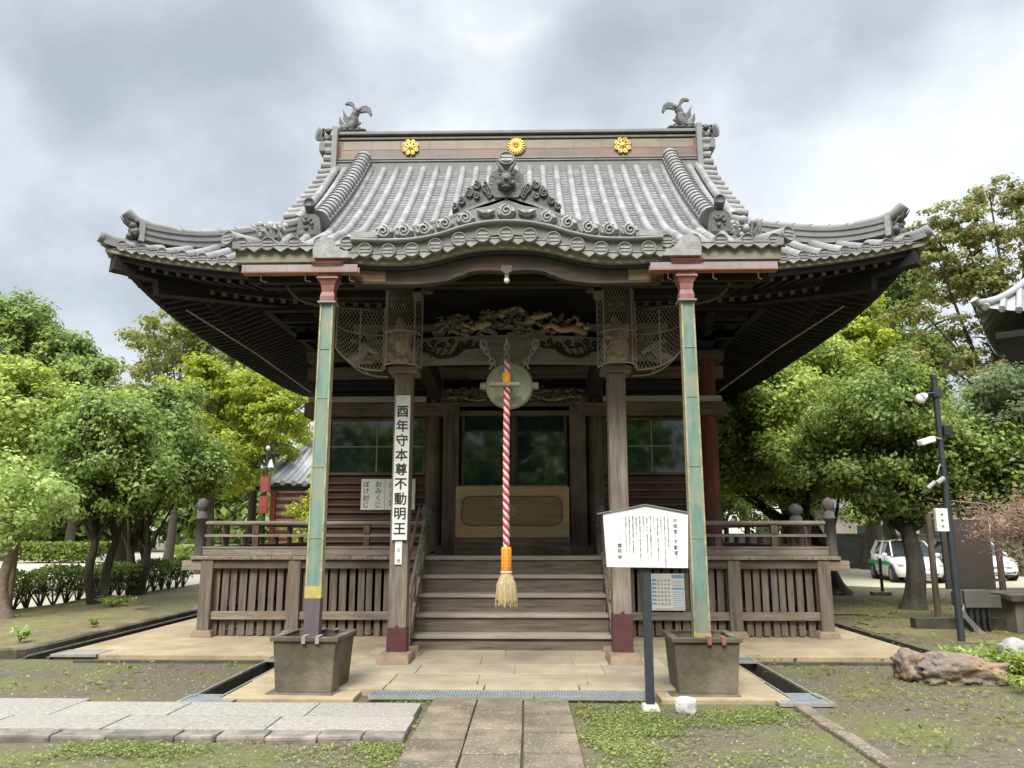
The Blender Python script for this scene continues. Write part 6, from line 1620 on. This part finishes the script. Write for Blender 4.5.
# clover and grass, gravel, fallen leaves: nobody could count them
def scatter(name, regions, n, size, m, seed, zoff=.012, upn=1.4, hgt=.02, shadow=True):
    rng = np.random.default_rng(seed); out_ = []
    tot = sum(w for *_, w in regions)
    for (x0, x1, y0, y1, w) in regions:
        k = int(n * w / tot); x = rng.uniform(x0, x1, k * 3); y = rng.uniform(y0, y1, k * 3)
        msk = (np.sin(x * 3.1 + y * 1.7) + np.sin(y * 4.3 - x * 2.2) + np.sin(x * 9.2) * np.sin(y * 8.1) + rng.normal(size=len(x)) * 1.3) > .1
        x, y = x + .10 * np.sin(y * 7 + x * 3) + rng.normal(size=len(x)) * .06, y + .08 * np.sin(x * 6) + rng.normal(size=len(x)) * .05
        edge = np.minimum(np.minimum(x - x0, x1 - x), np.minimum(y - y0, y1 - y)); msk &= rng.uniform(0, 1, len(x)) < np.clip((edge + .12) / .4, .0, 1) ** .7
        x, y = x[msk][:k], y[msk][:k]; out_.append(np.column_stack([x, y, zoff + rng.uniform(0, hgt, len(x))]))
    P_ = np.concatenate(out_); Nn = rng.normal(size=P_.shape) * .45; Nn[:, 2] += upn; Nn /= np.linalg.norm(Nn, axis=1, keepdims=True)
    o = leaves_obj(name, P_, Nn, size, m, rng); o['kind'] = 'stuff'; return o
scatter('clover', [(.68, 1.5, 6.5, 7.76, 9), (1.5, 2.6, 6.9, 7.55, 4), (.68, 1.2, 4.9, 6.5, 6), (1.2, 2.6, 5.2, 6.9, 1.6), (-1.45, -.72, 7.66, 7.8, 1.0), (-3.4, -.78, 5.9, 6.33, 5.0), (-6, -.75, 5.0, 6.0, 3.2), (-.95, -.72, 5, 7, 1.2)], 30000, .012, LF_CLOVER, 1)
scatter('ground_weeds', [(2.9, 4.6, 6.0, 8.5, 2), (4.5, 7.5, 7, 12, 3), (-6, -1, 3.5, 6.3, 3), (6, 11, 12, 19, 5), (-10, -6.6, 11, 17, 2)], 4200, .014, LF_CLOVER, 2, zoff=.02)
scatter('fallen_leaves', [(5.5, 12, 10.5, 20, 6), (3, 7, 6, 10.5, 3), (-10, -6.5, 10.8, 18, 3), (-7, -3.2, 8, 10, 1.2)], 3200, .028, LF_RUST, 3, zoff=.03, upn=1.0, hgt=.03)
rng = np.random.default_rng(9); b = MB()
for (x0, x1, y0, y1, n_) in ((-6, -2.9, 7.9, 10.1, 800), (-6, -.8, 4.8, 6.3, 700), (.7, 2.7, 5, 7.6, 350), (2.9, 6, 5.5, 10, 900), (3, 5.4, 10.4, 11, 50), (4, 6.5, 8, 10.5, 260)):
    for k in range(int(n_ * .55)):
        x, y = rng.uniform(x0, x1), rng.uniform(y0, y1)
        if any(h[0] - .06 < x < h[1] + .06 and h[2] - .06 < y < h[3] + .06 for h in DR): continue
        s_ = rng.uniform(.004, .011) * (1.6 if rng.uniform() < .06 else 1); a = rng.uniform(0, 3.14); ca, sa = math.cos(a) * s_, math.sin(a) * s_
        b.add([(x + ca, y + sa, 0), (x - sa, y + ca, 0), (x - ca, y - sa, 0), (x + sa, y - ca, 0), (x + ca * .3, y + sa * .3, s_ * .9), (x - ca * .3, y - sa * .3, s_ * .8)], [(0, 1, 4), (1, 2, 5), (1, 5, 4), (2, 3, 5), (3, 0, 4), (3, 4, 5)])
b.build('gravel', mat('gravel_stone', (.32, .295, .245), (.18, .165, .135), scale=20, rough=.9, island=.4), fixn=False, kind='stuff')

# far woods closing the view, and the wood across the court behind the viewer that the windows mirror
def wood_mass(name, x0, x1, y0, y1, h, n, leaf, m, seed):
    rng = np.random.default_rng(seed); L3 = []
    for k in range(n):
        x, y = rng.uniform(x0, x1), rng.uniform(y0, y1); hh = h * rng.uniform(.65, 1.1); r_ = rng.uniform(2, 3.4)
        L3 += [(x, y, hh * .7, r_, r_, hh * .33), (x + rng.uniform(-1.5, 1.5), y, hh * .35, r_ * 1.1, r_, hh * .35)]
    P_, Nn = clumps(rng, L3, 2.6, 1.1, 44, (.8, 1.02), .7, .4, -.9)
    o = leaves_obj(name, P_, Nn, leaf, m, rng, aspect=.7); o['kind'] = 'stuff'; return o
wood_mass('distant_woods', -60, -14, 62, 72, 9, 15, .36, LF_DEEP, 1)
wood_mass('distant_woods', 16, 62, 52, 60, 8.5, 14, .36, LF_DEEP, 2)
wood_mass('reflected_woods', -22, 22, -24, -14, 9.5, 16, .3, LF_MID, 3)

# ================================================================== BUILDINGS AND VEHICLES AROUND
def tiled_hip(t, cx, cy, hx, hy, zc, ze, ridge, rz=0, sp=.3, m=None, lift_=.25):
    """hip roof with curved slopes; child meshes of t; local frame round (cx, cy)"""
    m = m or mat('far_roof_tile', (.30, .30, .29), (.22, .22, .215), scale=3, rough=.5, island=.1)
    M = Matrix.Translation((cx, cy, 0)) @ Matrix.Rotation(rz, 4, 'Z')
    a = MB(); d = MB()
    def hz(k): return zc - (zc - ze) * (1.25 * k - .25 * k * k)
    for s in (-1, 1):
        def F(k, u): return (u * (ridge + (hx - ridge) * k), s * hy * k, hz(k) + lift_ * abs(u) ** 4 * k ** 3)
        def G(k, u): return (s * (ridge + (hx - ridge) * k), u * hy * k, hz(k) + lift_ * abs(u) ** 4 * k ** 3)
        ks = list(np.linspace(0, 1, 9)); uu = list(np.linspace(-1, 1, 17))
        a.grid(F, ks, uu); a.grid(G, ks, uu)
        x = -hx + sp / 2
        while x < hx:
            k0 = 0 if abs(x) < ridge else (abs(x) - ridge) / (hx - ridge)
            P_ = [F(k, max(-1, min(1, x / (ridge + (hx - ridge) * k + 1e-6)))) for k in np.linspace(k0, 1, 8)]
            d.tube([(p[0], p[1], p[2] + .02) for p in P_], sp * .26, 6); x += sp
        y = -hy + sp / 2
        while y < hy:
            P_ = [G(k, max(-1, min(1, y / (hy * k + 1e-6)))) for k in np.linspace(abs(y) / hy, 1, 8)]
            d.tube([(p[0], p[1], p[2] + .02) for p in P_], sp * .26, 6); y += sp
        for s2 in (-1, 1): d.tube([(p[0], p[1], p[2] + .08) for p in [F(k, s2) for k in np.linspace(0, 1, 10)]] + [(F(1.03, s2)[0], F(1.03, s2)[1], F(1, s2)[2] + .16)], sp * .3, 8)
    d.bx(-ridge - .15, ridge + .15, -.18, .18, zc - .05, zc + .28); d.tube([(-ridge - .25, 0, zc + .32), (ridge + .25, 0, zc + .32)], .14, 8)
    for s in (-1, 1): d.tube([(s * (ridge + .1), 0, zc + .25), (s * (ridge + .35), 0, zc + .42), (s * (ridge + .5), 0, zc + .62)], [.16, .12, .05], 8)
    q_ = MB(); q_.bx(-hx + .25, hx - .25, -hy + .25, hy - .25, ze - .24, ze - .10); q_.xf(M); q_.build('soffit', old(0), t)
    a.xf(M); d.xf(M); r_ = a.build('roof', m, t); d.build('roll_tiles', m, r_); return r_
# red hall to the left
t = thing('red_hall', 'small vermilion hall with pale grey tiled roof seen over the veranda railing', 'temple', (-8.2, 38, 0))
tiled_hip(t, -8.2, 38, 4.1, 4.2, 5.75, 3.75, 2.5, sp=.5, m=mat('silver_roof_tile', (.46, .46, .46), (.34, .34, .34), scale=3, rough=.6))
b = MB(); b.bx(-11.4, -5, 35.4, 40.6, .3, 3.55); b.build('wall', mat('white_wall', (.6, .57, .5), (.5, .47, .42), rough=.9), t)
b = MB()
for k in range(9): b.bx(-11.45, -4.95, 35.32, 35.4, .6 + k * .33, .74 + k * .33)
for x in (-11.4, -9.8, -8.2, -6.6, -5): b.bx(x - .12, x + .12, 35.25, 35.5, .3, 3.6)
b.build('red_timber', REDP, t)
b = MB(); b.bx(-12, -4.4, 34.8, 41.2, 0, .3); b.build('plinth', CONC, t)
# bell shelter-like eave at the right edge
t = thing('side_hall', 'corner of another grey tiled temple roof above the security camera pole', 'temple', (15.6, 15.5, 0))
AL = R(-36); MS = Matrix.Translation((15.6, 15.5, 0)) @ Matrix.Rotation(AL, 4, 'Z')
tiled_hip(t, 15.6, 15.5, 5.0, 2.4, 8.3, 6.02, 3.4, rz=AL, sp=.30, lift_=.48)
b = MB(); b.bx(-2.5, 3.4, -1.0, 1.0, .4, 5.75); b.xf(MS); b.build('wall', old(0), t)
for x in (-2.6, -.6, 1.4, 3.4):
    for y in (-1.1, 1.1): b = MB(); b.lathe([(.18, 0), (.18, 5.8)], c=(x, y, 0), n=14); b.xf(MS); b.build('pillar', brown(2), t)
for z in (2.2, 4.0, 5.3): b = MB(); b.bx(-2.8, 3.6, -1.3, -1.15, z, z + .25); b.xf(MS); b.build('wall_beam', brown(0), t)
# pale houses beyond the car park
def house(label, x0, x1, y0, y1, h, wall, roofc, wins):
    t = thing('house', label, 'house', ((x0 + x1) / 2, y0, 0)); b = MB(); b.bx(x0, x1, y0, y1, 0, h); b.build('wall', wall, t)
    b = MB(); xm = (y0 + y1) / 2; b.prism([(y0 - .6, h - .1), (y1 + .6, h - .1), (xm, h + 1.6)], x0 - .5, x1 + .5, axis='x'); b.build('roof', roofc, t)
    for (wx, wz, w, hh) in wins:
        f = MB(); f.bx(wx - w / 2 - .06, wx + w / 2 + .06, y0 - .06, y0 - .01, wz - .06, wz + hh + .06); o = f.build('window', WHITE, t); g_ = MB(); g_.bx(wx - w / 2, wx + w / 2, y0 - .075, y0 - .062, wz, wz + hh); g_.build('pane', GLASS, o)
    return t
WALLC = mat('cream_wall', (.55, .50, .40), (.47, .43, .35), rough=.9); WALLW = mat('pale_wall', (.66, .65, .6), (.56, .55, .5), rough=.9); WALLG = mat('blue_grey_wall', (.30, .33, .38), (.25, .28, .32), rough=.9)
RFG = mat('slate_roof', (.16, .165, .18), (.1, .105, .12), rough=.7)
house('pale two storey house glimpsed between veranda railing and oak branches', 9.5, 17.0, 47, 55, 4.3, WALLW, RFG, ((11, .9, 1.6, 1.2), (14.5, .9, 1.4, 1.2), (12.5, 3.0, 1.4, 1)))
house('low cream house behind the parked cars', 19, 31, 48, 56, 3.2, WALLC, RFG, ((21, .9, 1.6, 1.2), (25, .9, 1.6, 1.2), (29, .9, 1.6, 1.1)))
house('grey blue house beyond the car park trees', 33, 45, 46, 54, 4.4, WALLG, RFG, ((35, 1, 1.6, 1.2), (39, 1, 1.6, 1.2)))
house('cream house across the pale road behind the camphors', -52, -42, 52, 60, 3.6, WALLC, RFG, ((-50, 1, 1.6, 1.2), (-46, 1, 1.6, 1.2)))
t = thing('boundary_wall', 'dark low boundary wall behind the parked cars', 'wall', (18, 37, 0))
b = MB(); b.bx(9, 36, 36.9, 37.1, 0, 1.5); b.build('masonry', mat('dark_wall', (.13, .125, .12), (.09, .085, .08), rough=.9), t); b = MB(); b.bx(9, 36, 36.85, 37.15, 1.5, 1.6); b.build('coping', MOSSC, t)
# stone steps / benches across the road
t = thing('stone_bench', 'low grey stone bench across the road between the hedges', 'bench', (-14.6, 31, 0)); b = MB(); b.bx(-15.5, -13.7, 30.8, 31.3, .36, .46); b.build('seat', SLABG, t); b = MB()
for x in (-15.2, -14.0): b.bx(x - .12, x + .12, 30.85, 31.25, 0, .36)
b.build('leg', SLABG, t)

# parked cars
CARP = mat('white_car_paint', (.74, .76, .76), (.70, .72, .72), rough=.18, spec=.6); GRN = mat('green_stripe', (.05, .46, .12), (.045, .42, .11), rough=.25)
CGL = mat('car_glass', (.03, .04, .042), (.04, .05, .05), rough=.05, spec=.7); TYRE = mat('tyre_rubber', (.02, .02, .02), rough=.85); RIM = mat('wheel_rim', (.5, .51, .52), rough=.3, metal=.7); LAMP = mat('headlamp_lens', (.62, .66, .68), (.5, .53, .55), rough=.08); BLK = mat('black_trim', (.02, .021, .022), rough=.5)
def car(label, loc, yaw):
    t = thing0('parked_car', label, 'car', loc, group='white cars with a green stripe in the car park', rz=yaw)
    # stations along the length: x, half width at sill / belt, z bottom, z belt
    st_ = [(-1.90, .62, .35, .60, .80), (-1.82, .76, .24, .66, .92), (-1.45, .83, .20, .80, 1.0), (-.6, .845, .18, .82, .97), (.3, .845, .18, .82, .94), (.85, .845, .18, .81, .93), (1.3, .83, .2, .77, .88), (1.65, .77, .22, .68, .80), (1.85, .62, .28, .52, .66), (1.90, .50, .34, .42, .55)]
    b = MB(); vs = []
    for x, w, zb, wt, zt in st_:
        h = zt - zb; vs += [(x, -w * .9, zb), (x, -w, zb + h * .25), (x, -w, zb + h * .65), (x, -wt * 1.0, zt - h * .04), (x, -wt * .6, zt + .015), (x, wt * .6, zt + .015), (x, wt, zt - h * .04), (x, w, zb + h * .65), (x, w, zb + h * .25), (x, w * .9, zb)]
    n = 10; b.add(vs, [(i * n + k, i * n + (k + 1) % n, (i + 1) * n + (k + 1) % n, (i + 1) * n + k) for i in range(len(st_) - 1) for k in range(n)], True); b.add(vs[:n], [tuple(range(n))]); b.add(vs[-n:], [tuple(range(n))])
    body = b.build('body', CARP, t)
    # cabin: glass house then roof and pillars
    cs = [(-1.74, .70, .93, .93), (-1.45, .69, .93, 1.34), (-1.2, .685, .93, 1.45), (.0, .70, .92, 1.49), (.35, .70, .92, 1.44), (1.12, .72, .90, .915)]
    b = MB(); vs = []
    for x, w, zb, zt in cs: vs += [(x, -w - .04, zb), (x, -w * .82, zt), (x, w * .82, zt), (x, w + .04, zb)]
    b.add(vs, [(i * 4 + k, i * 4 + k + 1, i * 4 + 5 + k, i * 4 + 4 + k) for i in range(len(cs) - 1) for k in range(3)], True); b.build('windows', CGL, t)
    b = MB(); vs = []
    rs = [(-1.50, .60, 1.35), (-1.25, .60, 1.475), (-.6, .60, 1.51), (.0, .60, 1.51), (.33, .585, 1.47)]
    for x, w, z in rs: vs += [(x, -w, z - .03), (x, -w * .6, z + .012), (x, 0, z + .02), (x, w * .6, z + .012), (x, w, z - .03)]
    b.add(vs, [(i * 5 + k, i * 5 + k + 1, i * 5 + 6 + k, i * 5 + 5 + k) for i in range(len(rs) - 1) for k in range(4)], True)
    for s in (-1, 1):
        b.beam((.36, s * .585, 1.445), (1.12, s * .75, .92), .05, .05); b.beam((-.45, s * .60, 1.48), (-.45, s * .745, .94), .05, .06); b.beam((-1.25, s * .59, 1.44), (-1.62, s * .735, .94), .05, .16); b.beam((-1.3, s * .585, 1.45), (.33, s * .585, 1.45), .05, .05)
    b.build('roof_panel', CARP, t)
    b = MB()
    for s in (-1, 1): b.bx(-1.80, 1.05, s * .848 - .004, s * .848 + .004, .60, .735); b.prism([(1.05, .60), (1.30, .60), (1.05, .735)], s * .846 - .004, s * .846 + .004)
    b.build('green_stripe', GRN, t)
    for sx_ in (-1.2, 1.18):
        for s in (-1, 1):
            y = s * .77; b = MB(); b.lathe([(.19, -.1), (.30, -.1), (.32, -.06), (.32, .06), (.30, .1), (.19, .1)], c=(sx_, y, .31), n=24, axis='y'); w_ = b.build('tyre', TYRE, t)
            b = MB(); b.lathe([(0, -.07), (.05, -.075)], c=(sx_, y, .31), n=12, axis='y'); b.lathe([(.17, -.09), (.20, -.1), (.20, .1), (.17, .09)], c=(sx_, y, .31), n=24, axis='y')
            for k in range(7): a = k * 6.283 / 7; b.beam((sx_, y + s * .085, .31), (sx_ + .18 * math.cos(a), y + s * .085, .31 + .18 * math.sin(a)), .035, .05, up=(0, 1, 0))
            b.build('rim', RIM, w_)
            b = MB(); b.lathe([(0, s * .0), (.36, s * .0), (.36, s * .006)], c=(sx_, s * .842, .33), n=24, axis='y'); b.build('wheel_arch', BLK, t)
    for s in (-1, 1):
        b = MB(); b.ball((1.66, s * .60, .66), (.19, .15, .085), 12, 8); b.build('headlight', LAMP, t)
        b = MB(); b.ball((.72, s * .90, .98), (.08, .10, .065), 10, 7); b.build('door_mirror', CARP, t)
    b = MB(); b.bx(1.84, 1.90, -.38, .38, .46, .53); b.bx(1.80, 1.895, -.5, .5, .30, .42); b.build('grille', BLK, t)
    b = MB(); b.bx(1.90, 1.915, -.17, .17, .38, .50); b.build('number_plate', WHITE, t)
    b = MB()
    for x in (-.45, .4): b.bx(x, x + .008, -.8485, .8485, .30, .90)
    b.build('door_gap', BLK, body); return t
car('white hatchback with green side stripe parked behind the stout oak trunk', (13.25, 27.5, 0), R(-99)).scale = (.92,) * 3
car('white hatchback with green side stripe parked behind the dark brown board', (16.2, 28.8, 0), R(-88)).scale = (.92,) * 3
car('dark car mostly hidden behind the bare reddish shrub', (22.0, 33.5, 0), R(-25))
for o in bpy.data.objects:
    if o.get('category') == 'car' and 'dark car' in o['label']:
        o['group'] = 'cars in the car park'
        for c in o.children_recursive:
            if c.data.name.startswith(('body', 'roof_panel', 'door_mirror')):
                c.data.materials[0] = mat('dark_car_paint', (.03, .03, .035), rough=.2)
            if c.data.name.startswith('green_stripe'): bpy.data.objects.remove(c)

# security camera pole
PXc, PYc = 6.76, 12.25
t = thing('camera_pole', 'tall black pole with floodlight, white security camera and small boxes', 'pole', (PXc, PYc, 0))
b = MB(); b.tube([(PXc, PYc, 0), (PXc, PYc, 2.1)], .052, 14); b.tube([(PXc, PYc, 2.1), (PXc, PYc, 4.05)], .044, 14); b.tube([(PXc, PYc, 4.05), (PXc, PYc, 4.10)], .052, 14); b.build('pole', IRON, t)
b = MB(); b.tube([(PXc, PYc - .05, 3.80), (PXc - .16, PYc - .1, 3.78), (PXc - .26, PYc - .15, 3.72)], .018, 7); b.bx(PXc - .07, PXc + .07, PYc - .07, PYc + .07, 3.74, 3.86); b.build('lamp_arm', IRON, t)
b = MB(); b.tube([(PXc - .24, PYc - .14, 3.74), (PXc - .36, PYc - .22, 3.68)], [.05, .085], 14); b.ball((PXc - .355, PYc - .215, 3.682), (.075, .05, .075)); b.build('floodlight', WHITE, t)
b = MB(); b.bx(PXc + .05, PXc + .19, PYc - .06, PYc + .06, 3.12, 3.28); b.build('junction_box', BLK, t, bevel=.01)
b = MB(); b.beam((PXc - .44, PYc - .22, 2.98), (PXc - .16, PYc - .1, 3.06), .10, .09); b.build('security_camera', WHITE, t, bevel=.02)
b = MB(); b.tube([(PXc, PYc - .03, 3.06), (PXc - .12, PYc - .08, 3.08), (PXc - .2, PYc - .12, 3.06)], .016, 6); b.tube([(PXc, PYc, 2.62), (PXc - .1, PYc - .1, 2.66), (PXc - .16, PYc - .1, 2.5)], .012, 6); b.build('bracket', CHAIN, t)
b = MB(); b.tube([(PXc - .36, PYc - .16, 2.28), (PXc - .22, PYc - .12, 2.38)], .035, 8); b.tube([(PXc - .2, PYc - .14, 2.36), (PXc - .06, PYc - .08, 2.44)], .042, 8); b.build('floodlight', mat('grey_lamp', (.3, .3, .29), rough=.5), t)
b = MB(); b.bx(PXc - .24, PXc - .055, PYc - .10, PYc - .02, 1.63, 1.98); b.build('control_box', PAPER, t, bevel=.01)
b = MB()
for k in range(3): b.lathe([(0, -.004), (.018, -.004), (.018, 0)], c=(PXc - .15, PYc - .10, 1.71 + .09 * k), n=10, axis='y')
b.build('dial', GREYINK, t)

# lantern pole by the red hall
t = thing('signal_pole', 'thin black pole with two red boxes and a top lamp by the red hall', 'pole', (-8.45, 25.5, 0))
X, Y = -8.45, 25.5
b = MB(); b.tube([(X, Y, 0), (X, Y, 4.35)], .045, 8); b.tube([(X, Y, 3.75), (X + .2, Y, 3.8), (X + .35, Y, 3.6)], .015, 5); b.build('pole', IRON, t)
b = MB(); b.bx(X - .14, X + .12, Y - .12, Y + .1, 2.95, 3.45); b.build('red_box', REDP, t); b = MB(); b.bx(X - .16, X + .1, Y - .12, Y + .1, 2.25, 2.80); b.build('red_box', REDP, t)
b = MB(); b.ball((X, Y, 4.4), (.07, .07, .09)); b.lathe([(.11, 3.75), (.03, 4.0), (0, 4.02)], c=(X + .14, Y - .05, 0), n=10); b.build('lamp', mat('lamp_glass', (.6, .6, .58), rough=.3), t)

# brown display board, electric box, posts, concrete planter at right
t = thing('display_board', 'dark brown panel between posts standing behind the security camera pole', 'board', (7.9, 13.9, 0))
b = MB(); b.bx(7.75, 8.62, 14.4, 14.46, .62, 1.85); b.build('panel', mat('brown_panel', (.055, .043, .035), (.04, .032, .026), rough=.6), t)
for x, m_ in ((7.55, brown(2)), (8.75, brown(2))):
    b = MB(); b.tube([(x, 14.42, 0), (x, 14.42, 1.95)], .055, 10); b.build('post', m_, t)
t = thing('electric_box', 'grey brown metal meter box with hanging cables before the brown panel', 'utility box', (7.75, 13.2, 0))
b = MB(); b.bx(7.42, 7.85, 13.25, 13.45, .40, .68); b.bx(7.85, 8.02, 13.27, 13.43, .40, .60); b.bx(7.28, 7.40, 13.28, 13.42, .44, .66); b.build('casing', mat('taupe_metal', (.11, .105, .10), (.09, .085, .08), rough=.6), t, bevel=.012)
b = MB()
for x in (7.5, 7.6, 7.7, 7.8): b.bx(x, x + .04, 13.3, 13.38, 0, .40)
b.build('leg', BLK, t); b = MB()
for k in range(4): b.tube(catmull([(7.38, 13.24, .46), (7.33 + .02 * k, 13.2, .3), (7.45 + .03 * k, 13.15, .1), (7.52 + .03 * k, 13.1, .01)], 4), .005, 5)
b.build('cable', CHAIN, t)
t = thing('timber_kerb', 'low dark mossy timber edging under the meter box', 'edging', (7.6, 13.7, 0)); b = MB(); b.bx(6.75, 8.35, 13.6, 13.8, 0, .2); b.build('timber', DARKW, t, bevel=.01)
t = thing('concrete_planter', 'large weathered concrete planter with mossy rim below the bare reddish shrub', 'planter', (9.2, 14.2, 0))
b = MB(); b.bx(8.25, 10.2, 13.3, 14.9, 0, .50); b.build('body', mat('tan_concrete', (.27, .235, .175), (.18, .155, .12), scale=3, rough=.9, stain=(.11, .105, .06), stain_scale=1.4, stain_amt=.7), t, bevel=.012); b = MB(); b.bx(8.15, 10.3, 13.2, 15.0, .50, .61); b.build('rim', MOSSC, t, bevel=.02)
t = thing('marker_post', 'thin dark metal stake standing in front of the nearer white car', 'post', (9.6, 21.2, 0)); b = MB(); b.bx(9.57, 9.63, 21.17, 21.23, 0, .95); b.build('stake', BLK, t); b = MB(); b.bx(9.3, 9.75, 21.0, 21.3, 0, .09); b.build('foot', BASES, t)
for k, (x, y, lb) in enumerate(((-9.9, 15.3, 'pale slender wooden stake beside the low lime leaved tree'),)):
    t = thing('wooden_stake', lb, 'post', (x, y, 0)); b = MB(); b.tube([(x, y, 0), (x + .02, y, 1.5)], .075, 10); b.build('stake', BARKP, t)

# ================================================================== PIECES
# pieces that were modelled in one go are cut into one mesh per piece (touching pieces stay together)
def split_obj(o, newname=None, pad=.004):
    me = o.data; nv = len(me.vertices); par = list(range(nv))
    def find(a):
        while par[a] != a: par[a] = par[par[a]]; a = par[a]
        return a
    for p in me.polygons:
        v = p.vertices; r0 = find(v[0])
        for k in v[1:]: par[find(k)] = r0
    co = np.empty(nv * 3, np.float32); me.vertices.foreach_get('co', co); co = co.reshape(-1, 3)
    root = np.array([find(i) for i in range(nv)]); ids = sorted(set(root.tolist()))
    bb = {i: (co[root == i].min(0) - pad, co[root == i].max(0) + pad) for i in ids}
    grp = {i: i for i in ids}
    def gf(a):
        while grp[a] != a: a = grp[a]
        return a
    for x in range(len(ids)):
        for y in range(x + 1, len(ids)):
            a, b = bb[ids[x]], bb[ids[y]]
            if (a[0] <= b[1]).all() and (b[0] <= a[1]).all(): grp[gf(ids[y])] = gf(ids[x])
    keys = sorted({gf(i) for i in ids})
    if newname: o.name = newname
    if len(keys) < 2: return [o]
    out_ = []
    vg_ = np.array([gf(r) for r in root.tolist()])
    for k in keys:
        sel = np.where(vg_ == k)[0]; mp_ = {int(v): j for j, v in enumerate(sel)}
        fs = []; sm = []; mi = []
        for p in me.polygons:
            if p.vertices[0] in mp_: fs.append([mp_[v] for v in p.vertices]); sm.append(p.use_smooth); mi.append(p.material_index)
        m2 = bpy.data.meshes.new(newname or o.name.split('.')[0]); m2.from_pydata(co[sel].tolist(), [], fs); m2.polygons.foreach_set('use_smooth', sm); m2.polygons.foreach_set('material_index', mi)
        for m_ in me.materials: m2.materials.append(m_)
        m2.update(); c = bpy.data.objects.new(newname or o.name.split('.')[0], m2); COL.objects.link(c); c.parent = o.parent; c.location = o.location
        out_.append(c)
    ch = list(o.children)
    for c_ in ch:       # hand sub-parts to the nearest new piece
        cc = Vector(np.array([v.co[:] for v in c_.data.vertices]).mean(0).tolist())
        best = min(out_, key=lambda q: (Vector(np.array([v.co[:] for v in q.data.vertices]).mean(0).tolist()) - cc).length); c_.parent = best
    bpy.data.objects.remove(o); return out_
REN = {'hip_rafters': 'hip_rafter', 'door_jamb': 'door_jamb', 'brackets': 'bracket_cluster', 'eave_plaster': 'eave_plaster', 'wall_boards': 'wall_board', 'eave_batten': 'eave_batten',
       'door_lintel': 'door_lintel', 'shaded_beam_relief': 'shaded_beam_relief', 'pale_ledge': 'pale_ledge', 'eave_wire': 'eave_wire', 'board_end_plate': 'board_end_plate', 'baluster': 'baluster',
       'chain': 'chain', 'strap': 'strap', 'bracket': 'bracket', 'verge_tiles': 'verge_tiles', 'porch_fascia': 'porch_fascia', 'gong_ear': 'gong_ear', 'leg': 'leg', 'post': 'post', 'porch_purlin': 'porch_purlin', 'gutter_bracket': 'gutter_bracket', 'tread': 'tread', 'riser': 'riser', 'batten': 'batten', 'side_beams': 'side_beam', 'wall_beams': 'wall_beam', 'ridge_recess': 'ridge_recess', 'fold_line': 'fold_line', 'sleeve_dots': 'sleeve_dot', 'dial': 'dial', 'wire_net': 'wire_net'}
for o in list(bpy.data.objects):
    b_ = o.name.split('.')[0]
    if o.type == 'MESH' and b_ in REN and len(o.data.vertices) < 60000: split_obj(o, REN[b_])
